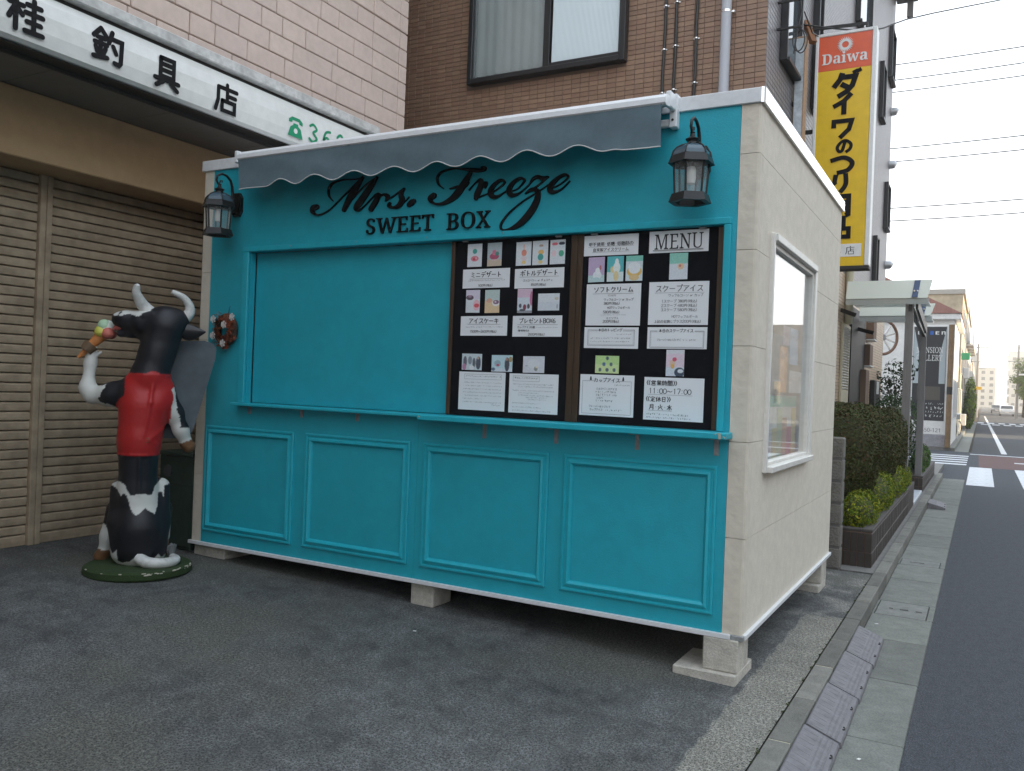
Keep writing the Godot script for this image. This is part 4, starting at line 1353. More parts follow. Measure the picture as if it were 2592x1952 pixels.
		for pl: Array in polys:
			var pv := PackedVector2Array()
			for v: Array in pl:
				pv.append(Vector2(-v[0], v[1]))
			s = mb()
			prism(s, pv, Vector3(-0.022, 0, 0), Vector3.FORWARD, Vector3.UP, Vector3.RIGHT, 0.021)
			part(s, "siding_panel", M.siding_side, t)
	# roof trim and base flashing
	s = mb()
	bx(s, Vector3(-4.122, 3.007, -0.05), Vector3(0.0, 3.084, 0.016), 0.003)
	part(s, "roof_trim", M.white_metal, t)
	s = mb()
	prism(s, PackedVector2Array([Vector2(-0.001, 0.016), Vector2(0.012, 0.012), Vector2(0.018, 0.0), Vector2(0.018, -2.86), Vector2(-0.06, -2.86), Vector2(-0.06, -0.05), Vector2(-0.001, -0.05)]), Vector3(0, 3.006, 0), Vector3.RIGHT, Vector3.BACK, Vector3.UP, 0.079)
	part(s, "roof_trim", M.steel, t)
	s = mb()
	bx(s, Vector3(-4.122, 0.227, -0.03), Vector3(-0.055, 0.2518, 0.018), 0.002)
	part(s, "base_flashing", M.white_metal, t)
	s = mb()
	bx(s, Vector3(-0.03, 0.227, -2.86), Vector3(0.018, 0.2518, -0.02), 0.002)
	part(s, "base_flashing", M.white_metal, t)
	s = mb()
	bx(s, Vector3(-0.054, 0.222, -0.03), Vector3(0.010, 0.2515, 0.010), 0.004)
	part(s, "corner_block", M.zinc, t)
	# street-side window
	s = mb()
	bx(s, Vector3(-0.055, 1.07, -0.358), Vector3(0.022, 2.394, -0.33), 0.004)
	bx(s, Vector3(-0.055, 1.07, -1.73), Vector3(0.020, 2.394, -1.66), 0.004)
	bx(s, Vector3(-0.055, 2.352, -1.66), Vector3(0.034, 2.394, -0.358), 0.004)
	bx(s, Vector3(-0.055, 1.07, -1.66), Vector3(0.050, 1.105, -0.358), 0.004)
	bx(s, Vector3(-0.045, 1.105, -0.382), Vector3(0.006, 2.352, -0.358), 0.003)
	bx(s, Vector3(-0.045, 1.105, -1.66), Vector3(0.006, 2.352, -1.63), 0.003)
	bx(s, Vector3(-0.045, 2.325, -1.63), Vector3(0.006, 2.352, -0.382), 0.003)
	bx(s, Vector3(-0.045, 1.105, -1.63), Vector3(0.006, 1.125, -0.382), 0.003)
	var w := part(s, "side_window", M.cream_alu, t)
	s = mb()
	bx(s, Vector3(-0.022, 1.125, -1.63), Vector3(-0.017, 2.325, -0.382))
	part(s, "pane", M.glass, w)
	# raised lettering
	var lift := 0.0
	var by_letter := {}
	var order := []
	var idx := 0
	for l: Array in script_strokes():
		lift = 0.0004 + 0.0002 * (idx % 8)
		idx += 1
		var pts3 := PackedVector3Array()
		for q in (l[1] as String).split(" "):
			var c := q.split(",")
			pts3.append(Vector3(float(c[0]), float(c[1]), float(c[2])))
		pts3 = spline(pts3, 6)
		var p2 := PackedVector2Array()
		var wd := PackedFloat32Array()
		for v in pts3:
			p2.append(Vector2(v.x, v.y))
			wd.append(maxf(v.z * 1.22, 0.0055))
		if not by_letter.has(l[0]):
			by_letter[l[0]] = mb()
			order.append(l[0])
		ribbon(by_letter[l[0]], p2, wd, Vector3.ZERO, Vector3.RIGHT, Vector3.UP, Vector3.BACK, 0.014, lift, true)
	for k: String in order:
		part(by_letter[k], "script_letter", M.letter, t)
	s = SurfaceTool.new()
	latin(s, "SWEET", "Droid Serif", 400, Rect2(-2.547, 2.457, 0.533, 0.103), Vector3(0, 0, 0.0005), Vector3.RIGHT, Vector3.UP, Vector3.BACK, 0.014)
	part(s, "lettering", M.letter, t)
	s = SurfaceTool.new()
	latin(s, "BOX", "Droid Serif", 400, Rect2(-1.914, 2.452, 0.315, 0.104), Vector3(0, 0, 0.0005), Vector3.RIGHT, Vector3.UP, Vector3.BACK, 0.014)
	part(s, "lettering", M.letter, t)
	# things seen through the street-side window
	s = mb()
	bx(s, Vector3(-0.62, 0.301, -1.60), Vector3(-0.067, 1.50, -0.52), 0.004)
	var fz := thing("display_freezer", "low freezer with coloured stripes seen through the side window", "freezer", Vector3(-0.37, 0.301, -1.08))
	part(s, "cabinet", M.sign_white, fz)
	var cols := [Vector3(0.35, 0.60, 0.62), Vector3(0.62, 0.64, 0.66), Vector3(0.60, 0.52, 0.16), Vector3(0.42, 0.52, 0.22), Vector3(0.62, 0.30, 0.10), Vector3(0.60, 0.06, 0.07), Vector3(0.62, 0.45, 0.05)]
	for i in cols.size():
		s = mb()
		bx(s, Vector3(-0.0665, 0.98, -0.54 - i * 0.15), Vector3(-0.064, 1.42 - 0.06 * (i % 3), -0.685 - i * 0.15))
		part(s, "printed_strip", mat(cols[i].x, cols[i].y, cols[i].z, 0.4), fz)
	s = mb()
	bx(s, Vector3(-0.0665, 1.43, -1.58), Vector3(-0.063, 1.498, -0.55))
	part(s, "printed_band", mat(0.12, 0.55, 0.36, 0.4), fz)
	for q: Array in [[-0.80, -1.02, 1.52, 1.80, Vector3(0.72, 0.33, 0.05), "orange poster inside the side window above the coloured strips"], [-0.86, -1.06, 1.81, 1.93, Vector3(0.32, 0.26, 0.34), "small dusky card above the orange poster in the side window"], [-1.08, -1.34, 1.70, 1.93, Vector3(0.22, 0.42, 0.62), "blue poster beside the orange one in the side window"], [-1.10, -1.50, 1.52, 1.66, Vector3(0.62, 0.62, 0.60), "pale price card right of the orange poster in the side window"]]:
		s = mb()
		bx(s, Vector3(-0.026, q[2], q[1]), Vector3(-0.023, q[3], q[0]), 0.001)
		var wp := thing("window_poster", q[5], "poster", Vector3(-0.0245, q[2], (q[0] + q[1]) * 0.5), "posters inside the side window")
		part(s, "sheet", mat(q[4].x, q[4].y, q[4].z, 0.6), wp)
		s = mb()
		marks(s, -q[0] + 0.02, -q[1] - 0.02, q[3] - 0.03, 0.05, Vector3(-0.0235, 0, 0), Vector3.FORWARD, Vector3.UP, Vector3.RIGHT)
		part(s, "print", M.ink, wp)
	s = mb()
	bx(s, Vector3(-1.9, 0.301, -2.5), Vector3(-1.2, 2.1, -1.7), 0.01)
	whole(s, "storage_cabinet", M.sign_white, "tall pale cabinet inside the kiosk behind the side window", "cabinet", Vector3(-1.55, 0.301, -2.1))

func bracket(parent: Node, x: float, y0: float, y1: float, out: float) -> void:
	var s := mb()
	bx(s, Vector3(x - 0.013, y0, 0.0005), Vector3(x + 0.013, y1, 0.0045), 0.001)
	bx(s, Vector3(x - 0.013, y1 - 0.004, 0.0046), Vector3(x + 0.013, y1, out), 0.001)
	tube(s, [Vector3(x, y0 + 0.015, 0.0045), Vector3(x, y0 + 0.015, 0.0075)], 0.005, 8)
	part(s, "shelf_bracket", M.zinc, parent)

func script_strokes() -> Array:
	return [
		["M", "-2.982,2.668,0.027 -3.016,2.663,0.034 -3.025,2.642,0.026 -3.000,2.620,0.014 -2.950,2.613,0.009 -2.866,2.643,0.007 -2.769,2.714,0.006 -2.684,2.775,0.007 -2.608,2.830,0.010"],
		["M", "-2.844,2.698,0.004 -2.880,2.738,0.010 -2.882,2.788,0.014 -2.844,2.822,0.010 -2.753,2.835,0.006 -2.654,2.830,0.005 -2.594,2.837,0.005"],
		["M", "-2.594,2.837,0.015 -2.640,2.781,0.034 -2.692,2.717,0.040 -2.743,2.634,0.028"],
		["M", "-2.748,2.630,0.005 -2.659,2.714,0.005 -2.565,2.784,0.007 -2.476,2.827,0.008"],
		["M", "-2.476,2.827,0.014 -2.526,2.768,0.034 -2.593,2.692,0.040 -2.634,2.648,0.038 -2.636,2.629,0.026 -2.611,2.622,0.011 -2.569,2.647,0.006 -2.486,2.712,0.006"],
		["r", "-2.486,2.712,0.008 -2.457,2.712,0.023 -2.474,2.676,0.032 -2.514,2.623,0.032"],
		["r", "-2.502,2.648,0.005 -2.459,2.690,0.008 -2.418,2.710,0.011 -2.383,2.697,0.025 -2.388,2.676,0.016"],
		["s", "-2.398,2.666,0.005 -2.329,2.697,0.006 -2.251,2.737,0.009"],
		["s", "-2.253,2.734,0.011 -2.276,2.699,0.026 -2.266,2.665,0.032 -2.287,2.631,0.028 -2.330,2.620,0.013 -2.369,2.633,0.020 -2.362,2.649,0.015"],
		["s", "-2.277,2.632,0.005 -2.235,2.658,0.005 -2.211,2.680,0.005"],
		[".", "-2.208,2.630,0.027 -2.186,2.643,0.032 -2.172,2.651,0.023"],
		["F", "-1.949,2.714,0.004 -1.986,2.742,0.009 -1.998,2.783,0.012 -1.965,2.818,0.010 -1.880,2.831,0.007 -1.804,2.821,0.011 -1.719,2.806,0.019 -1.655,2.805,0.014 -1.647,2.820,0.007 -1.674,2.821,0.008"],
		["F", "-1.743,2.811,0.013 -1.786,2.745,0.034 -1.840,2.678,0.038 -1.895,2.638,0.027 -1.966,2.617,0.014 -2.025,2.629,0.013 -2.047,2.657,0.026 -2.019,2.674,0.031"],
		["F", "-1.901,2.707,0.005 -1.837,2.716,0.013 -1.789,2.709,0.008 -1.761,2.735,0.005"],
		["r", "-1.758,2.688,0.003 -1.716,2.727,0.005 -1.678,2.743,0.019 -1.676,2.709,0.029 -1.698,2.659,0.032 -1.706,2.635,0.022"],
		["r", "-1.695,2.673,0.004 -1.667,2.713,0.006 -1.640,2.721,0.020 -1.645,2.698,0.015"],
		["e", "-1.702,2.635,0.005 -1.657,2.648,0.005 -1.585,2.665,0.006 -1.524,2.699,0.008 -1.509,2.719,0.011 -1.536,2.731,0.014 -1.578,2.709,0.020 -1.604,2.672,0.029 -1.595,2.641,0.027 -1.557,2.633,0.014 -1.513,2.652,0.006 -1.470,2.677,0.005"],
		["e", "-1.485,2.654,0.005 -1.421,2.669,0.005 -1.379,2.704,0.008 -1.376,2.722,0.012 -1.404,2.731,0.014 -1.447,2.710,0.020 -1.475,2.673,0.027 -1.465,2.640,0.026 -1.429,2.635,0.014 -1.386,2.653,0.006 -1.332,2.696,0.005"],
		["z", "-1.335,2.693,0.005 -1.317,2.718,0.014 -1.286,2.730,0.018 -1.252,2.718,0.020 -1.218,2.724,0.010"],
		["z", "-1.218,2.724,0.006 -1.272,2.684,0.007 -1.362,2.637,0.007"],
		["z", "-1.362,2.637,0.007 -1.330,2.656,0.015 -1.296,2.655,0.022 -1.279,2.632,0.026 -1.288,2.583,0.032 -1.324,2.525,0.035 -1.382,2.468,0.031 -1.446,2.435,0.017 -1.494,2.427,0.010 -1.523,2.441,0.010 -1.516,2.476,0.009 -1.464,2.534,0.007 -1.370,2.597,0.006 -1.287,2.637,0.005 -1.214,2.677,0.005"],
		["e", "-1.215,2.653,0.005 -1.157,2.665,0.005 -1.101,2.696,0.007 -1.088,2.716,0.011 -1.111,2.727,0.014 -1.157,2.708,0.018 -1.197,2.670,0.027 -1.197,2.640,0.026 -1.164,2.633,0.013 -1.120,2.649,0.006 -1.075,2.688,0.005"],
	]

func build_blocks() -> void:
	var s := mb()
	bx(s, Vector3(-0.345, -0.004, -0.31), Vector3(-0.012, 0.055, 0.05), 0.006)
	whole(s, "concrete_block", M.block, "flat pale concrete block lying under the near right corner pier", "block", Vector3(-0.18, 0.0, -0.13), "blocks carrying the kiosk")
	s = mb()
	bx(s, Vector3(-0.195, 0.0555, -0.20), Vector3(-0.010, 0.2265, 0.018), 0.006)
	whole(s, "concrete_block", M.block, "upright pale concrete pier under the near right corner of the kiosk", "block", Vector3(-0.1, 0.0555, -0.09), "blocks carrying the kiosk")
	s = mb()
	bx(s, Vector3(-2.107, 0.078, -0.24), Vector3(-1.934, 0.2265, -0.03), 0.006)
	whole(s, "concrete_block", M.block, "pale concrete block under the middle of the kiosk front", "block", Vector3(-2.02, 0.078, -0.13), "blocks carrying the kiosk")
	s = mb()
	bx(s, Vector3(-4.105, 0.134, -0.40), Vector3(-3.785, 0.2265, -0.03), 0.006)
	whole(s, "concrete_block", M.block, "low brownish concrete block under the left end of the kiosk", "block", Vector3(-3.95, 0.134, -0.2), "blocks carrying the kiosk")
	s = mb()
	bx(s, Vector3(-0.30, -0.004, -2.74), Vector3(0.0, 0.055, -2.42), 0.006)
	whole(s, "concrete_block", M.block, "flat pale concrete block lying under the far right pier", "block", Vector3(-0.15, 0.0, -2.58), "blocks carrying the kiosk")
	s = mb()
	bx(s, Vector3(-0.19, 0.0555, -2.72), Vector3(0.004, 0.2265, -2.50), 0.006)
	whole(s, "concrete_block", M.block, "upright pale concrete pier under the far right corner of the kiosk", "block", Vector3(-0.1, 0.0555, -2.6), "blocks carrying the kiosk")
	s = mb()
	bx(s, Vector3(-4.0, 0.138, -2.7), Vector3(-3.8, 0.2265, -2.45), 0.006)
	whole(s, "concrete_block", M.block, "concrete block under the hidden rear left corner of the kiosk", "block", Vector3(-3.9, 0.138, -2.58), "blocks carrying the kiosk")

func build_awning() -> void:
	var t := thing("awning", "retracted grey awning with a scalloped valance and white bar", "awning", Vector3(-2.08, 2.8, 0.1))
	var s := mb()
	var prof := PackedVector2Array([Vector2(0.145, 2.996), Vector2(0.205, 2.990), Vector2(0.217, 3.000), Vector2(0.214, 3.028), Vector2(0.198, 3.048), Vector2(0.16, 3.052), Vector2(0.145, 3.04)])
	prism(s, prof, Vector3(-3.545, 0, 0), Vector3.BACK, Vector3.UP, Vector3.RIGHT, 3.10)
	part(s, "front_bar", M.white_metal, t)
	s = mb()
	bx(s, Vector3(-3.6, 3.022, 0.02), Vector3(-0.52, 3.078, 0.085), 0.01)
	for k in 2:
		bx(s, Vector3(-3.5, 3.030 - k * 0.03, 0.085), Vector3(-0.52, 3.042 - k * 0.03, 0.144), 0.002)
	part(s, "cassette", M.white_metal, t)
	for x0: float in [-0.478, -3.66]:
		s = mb()
		bx(s, Vector3(x0, 2.915, 0.0005), Vector3(x0 + 0.042, 3.095, 0.055), 0.005)
		bx(s, Vector3(x0 + 0.006, 3.00, 0.055), Vector3(x0 + 0.036, 3.085, 0.14), 0.005)
		var b := part(s, "end_bracket", M.white_metal, t)
		s = mb()
		tube(s, [Vector3(x0 + 0.02, 2.955, 0.054), Vector3(x0 + 0.02, 2.955, 0.058)], 0.007, 8)
		part(s, "screw", M.dark_steel, b)
	s = mb()
	tube(s, [Vector3(-0.52, 3.035, 0.115), Vector3(-0.475, 3.04, 0.10)], 0.028, 14)
	part(s, "roller_end", M.alu, t)
	s = mb()
	bx(s, Vector3(-1.2, 2.925, 0.012), Vector3(-0.481, 2.965, 0.045), 0.006)
	part(s, "folded_arm", M.white_metal, t)
	# valance: hanging cloth with a waved hem and pale piping
	var n := 260
	var rows := 7
	var grid := []
	for i in n + 1:
		var x := lerpf(-3.541, -0.468, float(i) / n)
		var u := (x + 2.985) / 0.314
		var y := 2.806 - 0.023 * cos(TAU * u)
		if x < -3.142:
			y = lerpf(2.790, 2.829, smoothstep(-3.28, -3.142, x))
		if x > -0.82:
			y = lerpf(y, 2.776, smoothstep(-0.82, -0.66, x))
		var col := []
		for j in rows + 1:
			var v := float(j) / rows
			var z := 0.209 - 0.004 * v + 0.008 * v * sin(x * 4.1 + 0.6) + 0.005 * v * sin(x * 11.0 + 2.0 * v) + 0.003 * sin(x * 23.0 + v * 5.0) * v + 0.004 * sin(x * 7.3 - v * 4.0) * sin(PI * v)
			col.append(Vector3(x + 0.012 * v * (1.0 if i == 0 else 0.0), lerpf(2.996, y, v), z))
		grid.append(col)
	s = mb()
	for i in n:
		for j in rows:
			var p := [grid[i][j], grid[i + 1][j], grid[i + 1][j + 1], grid[i][j + 1]]
			var nn := []
			for e: Array in [[i, j], [i + 1, j], [i + 1, j + 1], [i, j + 1]]:
				var du: Vector3 = grid[mini(e[0] + 1, n)][e[1]] - grid[maxi(e[0] - 1, 0)][e[1]]
				var dv: Vector3 = grid[e[0]][maxi(e[1] - 1, 0)] - grid[e[0]][mini(e[1] + 1, rows)]
				nn.append(du.cross(dv).normalized())
			smooth_quad(s, p, nn)
	part(s, "valance", M.fabric, t)
	for k: int in [83, 176]:
		s = mb()
		for j in rows:
			quadn(s, grid[k][j] + Vector3(0, 0, 0.0015), grid[k + 1][j] + Vector3(0, 0, 0.0015), grid[k + 1][j + 1] + Vector3(0, 0, 0.0015), grid[k][j + 1] + Vector3(0, 0, 0.0015), Vector3.BACK)
		part(s, "cloth_seam", M.fabric, t)
	s = mb()
	var hem := []
	for i in range(0, n + 1):
		hem.append(grid[i][rows] + Vector3(0, -0.001, 0.001))
	tube(s, hem, 0.0034, 6)
	part(s, "piping", M.piping, t)

func build_lanterns() -> void:
	var lab := ["black carriage lantern on the teal wall beside the awning's right end", "black carriage lantern at the dark left corner of the kiosk"]
	var at := [Vector3(-0.305, 2.472, 0.18), Vector3(-3.745, 2.482, 0.18)]
	var t := thing("wall_lantern", lab[0], "lantern", at[0], "carriage lanterns on the kiosk front")
	var ph := PI / 6.0
	var s := mb()
	lathe(s, [Vector2(0.08, 0.0), Vector2(0.112, 0.0), Vector2(0.096, 0.044), Vector2(0.078, 0.044), Vector2(0.08, 0.0)], Vector3.ZERO, 6, true, ph)
	part(s, "bottom_ring", M.iron, t, true)
	s = mb()
	lathe(s, [Vector2(0.085, 0.205), Vector2(0.122, 0.198), Vector2(0.106, 0.238), Vector2(0.100, 0.242), Vector2(0.085, 0.205)], Vector3.ZERO, 6, true, ph)
	part(s, "top_ring", M.iron, t, true)
	for k in 6:
		var a := TAU * k / 6.0 + ph
		var d := Vector3(cos(a), 0, sin(a))
		s = mb()
		tube(s, [d * 0.080 + Vector3.UP * 0.03, d * 0.092 + Vector3.UP * 0.21], 0.0055, 6)
		part(s, "glazing_bar", M.iron, t, true)
		var a2 := TAU * (k + 1) / 6.0 + ph
		var d2 := Vector3(cos(a2), 0, sin(a2))
		s = mb()
		quadn(s, d * 0.079 + Vector3.UP * 0.034, d2 * 0.079 + Vector3.UP * 0.034, d2 * 0.090 + Vector3.UP * 0.207, d * 0.090 + Vector3.UP * 0.207, d + d2)
		part(s, "pane", M.lamp_glass, t, true)
		s = mb()
		var prev := 0.101
		var py := 0.240
		for q: Vector2 in [Vector2(0.094, 0.262), Vector2(0.076, 0.282), Vector2(0.050, 0.296), Vector2(0.030, 0.302)]:
			quadn(s, d * prev + Vector3.UP * py, d2 * prev + Vector3.UP * py, d2 * q.x + Vector3.UP * q.y, d * q.x + Vector3.UP * q.y, d + d2 + Vector3.UP * 0.6)
			prev = q.x
			py = q.y
		part(s, "dome_pane", mat(0.06, 0.10, 0.13, 0.12), t, true)
		s = mb()
		tube(s, [d * 0.103 + Vector3.UP * 0.240, d * 0.096 + Vector3.UP * 0.263, d * 0.078 + Vector3.UP * 0.284, d * 0.051 + Vector3.UP * 0.298, d * 0.030 + Vector3.UP * 0.304], 0.004, 5)
		part(s, "dome_rib", M.iron, t, true)
	s = mb()
	lathe(s, [Vector2(0.0, 0.298), Vector2(0.032, 0.298), Vector2(0.025, 0.315), Vector2(0.036, 0.328), Vector2(0.026, 0.334), Vector2(0.014, 0.342), Vector2(0.011, 0.358), Vector2(0.014, 0.364), Vector2(0.0, 0.37)], Vector3.ZERO, 14)
	part(s, "finial", M.iron, t, true)
	# gooseneck from the wall plate
	s = mb()
	var gp := []
	for q: Vector2 in [Vector2(-0.135, 0.265), Vector2(-0.122, 0.31), Vector2(-0.115, 0.37), Vector2(-0.098, 0.412), Vector2(-0.060, 0.438), Vector2(-0.015, 0.442), Vector2(0.022, 0.420), Vector2(0.030, 0.388), Vector2(0.012, 0.362)]:
		gp.append(Vector3(0, q.y, q.x))
	tube(s, gp, [0.011, 0.0105, 0.010, 0.0095, 0.009, 0.009, 0.0085, 0.008, 0.007], 8)
	part(s, "gooseneck", M.iron, t, true)
	s = mb()
	gp = []
	for q: Vector2 in [Vector2(0.004, 0.365), Vector2(-0.008, 0.392), Vector2(-0.022, 0.396), Vector2(-0.022, 0.380)]:
		gp.append(Vector3(0, q.y, q.x))
	tube(s, gp, [0.006, 0.006, 0.005, 0.004], 6)
	part(s, "scroll", M.iron, t, true)
	s = mb()
	var plate := PackedVector2Array([Vector2(-0.05, 0.20), Vector2(-0.05, 0.30), Vector2(-0.028, 0.335), Vector2(0.028, 0.335), Vector2(0.05, 0.30), Vector2(0.05, 0.20), Vector2(0.028, 0.165), Vector2(-0.028, 0.165)])
	prism(s, plate, Vector3(0, 0, -0.1795), Vector3.RIGHT, Vector3.UP, Vector3.BACK, 0.022)
	var small := PackedVector2Array()
	for v in plate:
		small.append(Vector2(v.x * 0.72, 0.25 + (v.y - 0.25) * 0.72))
	prism(s, small, Vector3(0, 0, -0.158), Vector3.RIGHT, Vector3.UP, Vector3.BACK, 0.014)
	tube(s, [Vector3(0, 0.262, -0.146), Vector3(0, 0.285, -0.13)], 0.016, 10)
	part(s, "wall_plate", M.iron, t, true)
	s = mb()
	lathe(s, [Vector2(0.0, 0.09), Vector2(0.022, 0.10), Vector2(0.026, 0.13), Vector2(0.026, 0.17), Vector2(0.020, 0.185), Vector2(0.0, 0.188)], Vector3.ZERO, 14)
	part(s, "bulb", M.bulb, t, true)
	s = mb()
	lathe(s, [Vector2(0.018, 0.188), Vector2(0.020, 0.206), Vector2(0.0, 0.21)], Vector3.ZERO, 12)
	part(s, "socket", M.iron, t, true)
	var t2: Node3D = t.duplicate()
	t2.name = numbered(self, "wall_lantern")
	add_child(t2)
	t2.position = at[1]
	t2.set_meta("label", lab[1])

# ---------------------------------------------------------------- menu boards and what is pinned on them
func sheet(called: String, r: Array, m: Material, label: String, category: String, group: String) -> Node3D:
	var t := thing(called, label, category, Vector3((r[0] + r[2]) * 0.5, r[1], -0.027), group)
	var s := mb()
	s.set_uv(Vector2.ZERO)
	var z := -0.0255 + rng.randf_range(0.0, 0.0005)
	var tilt := rng.randf_range(-0.004, 0.004)
	var c := [Vector3(r[0], r[3] + tilt * 0.2, z), Vector3(r[2], r[3] - tilt * 0.2, z), Vector3(r[2], r[1] - tilt * 0.2, z), Vector3(r[0], r[1] + tilt * 0.2, z)]
	var uv := [Vector2(0, 0), Vector2(1, 0), Vector2(1, 1), Vector2(0, 1)]
	for e: int in [0, 1, 2, 0, 2, 3]:
		s.set_normal(Vector3.BACK)
		s.set_uv(uv[e])
		s.add_vertex(c[e])
	for k in 4:
		var a: Vector3 = c[k]
		var b: Vector3 = c[(k + 1) % 4]
		s.set_uv(Vector2(0.02, 0.02))
		quadn(s, a, b, b - Vector3(0, 0, 0.0014), a - Vector3(0, 0, 0.0014), (a + b) * 0.5 - (c[0] + c[2]) * 0.5)
	part(s, "sheet" if called == "menu_sheet" else "print", m, t)
	return t

func cw(s: SurfaceTool, tx: String, r: Array, fx: float, fy: float, size: float, o2 := {}) -> void:
	# centred at fraction fx of the sheet, its top at fraction fy from the top
	var sx: float = o2.get("sx", 1.0)
	var x: float = lerpf(r[0], r[2], fx) - text_width(tx) * size * sx * 0.5
	var y: float = lerpf(r[3], r[1], fy)
	write(s, tx, x, y, size, Vector3(0, 0, -0.0250), Vector3.RIGHT, Vector3.UP, Vector3.BACK, o2)

func rule(s: SurfaceTool, r: Array, fx0: float, fx1: float, fy: float, w: float) -> void:
	var y: float = lerpf(r[3], r[1], fy)
	ribbon(s, PackedVector2Array([Vector2(lerpf(r[0], r[2], fx0), y), Vector2(lerpf(r[0], r[2], fx1), y)]), PackedFloat32Array([w, w]), Vector3(0, 0, -0.0250), Vector3.RIGHT, Vector3.UP, Vector3.BACK, 0.0, 0.0012, false, false)

func vrule(s: SurfaceTool, r: Array, fx: float, fy0: float, fy1: float, w: float) -> void:
	var x: float = lerpf(r[0], r[2], fx)
	ribbon(s, PackedVector2Array([Vector2(x, lerpf(r[3], r[1], fy0)), Vector2(x, lerpf(r[3], r[1], fy1))]), PackedFloat32Array([w, w]), Vector3(0, 0, -0.0250), Vector3.RIGHT, Vector3.UP, Vector3.BACK, 0.0, 0.0013, false, false)

func mk(s: SurfaceTool, r: Array, fx0: float, fx1: float, fy: float, h: float) -> void:
	marks(s, lerpf(r[0], r[2], fx0), lerpf(r[0], r[2], fx1), lerpf(r[3], r[1], fy), h, Vector3(0, 0, -0.0250), Vector3.RIGHT, Vector3.UP, Vector3.BACK)

func border(s: SurfaceTool, r: Array, fx0: float, fx1: float, fy0: float, fy1: float, w: float, gap0 := 0.0, gap1 := 0.0) -> void:
	if gap1 > 0.0:
		rule(s, r, fx0, gap0, fy0, w)
		rule(s, r, gap1, fx1, fy0, w)
	else:
		rule(s, r, fx0, fx1, fy0, w)
	rule(s, r, fx0, fx1, fy1, w)
	vrule(s, r, fx0, fy0, fy1, w)
	vrule(s, r, fx1, fy0, fy1, w)

# small colour print: base colours by band, then ellipses [cx, cy, rx, ry, colour] in fractions, y down
func picture(bands: Array, blobs: Array) -> StandardMaterial3D:
	var W := 72
	var H := 100
	var im := Image.create(W, H, false, Image.FORMAT_RGB8)
	for y in H:
		for x in W:
			var c: Color = bands[0][1]
			for b: Array in bands:
				if y >= b[0] * H:
					c = b[1]
			for q: Array in blobs:
				var dx: float = (float(x) / W - q[0]) / q[2]
				var dy: float = (float(y) / H - q[1]) / q[3]
				if dx * dx + dy * dy < 1.0:
					c = q[4]
			c = c.lerp(Color(0.86, 0.88, 0.89), 0.22)
			var nz := rng.randf_range(-0.07, 0.07)
			im.set_pixel(x, y, Color(c.r + nz, c.g + nz, c.b + nz))
	im.resize(26, 36, Image.INTERPOLATE_LANCZOS)
	im.resize(144, 200, Image.INTERPOLATE_CUBIC)
	var m := StandardMaterial3D.new()
	m.albedo_texture = ImageTexture.create_from_image(im)
	m.roughness = 0.45
	return m

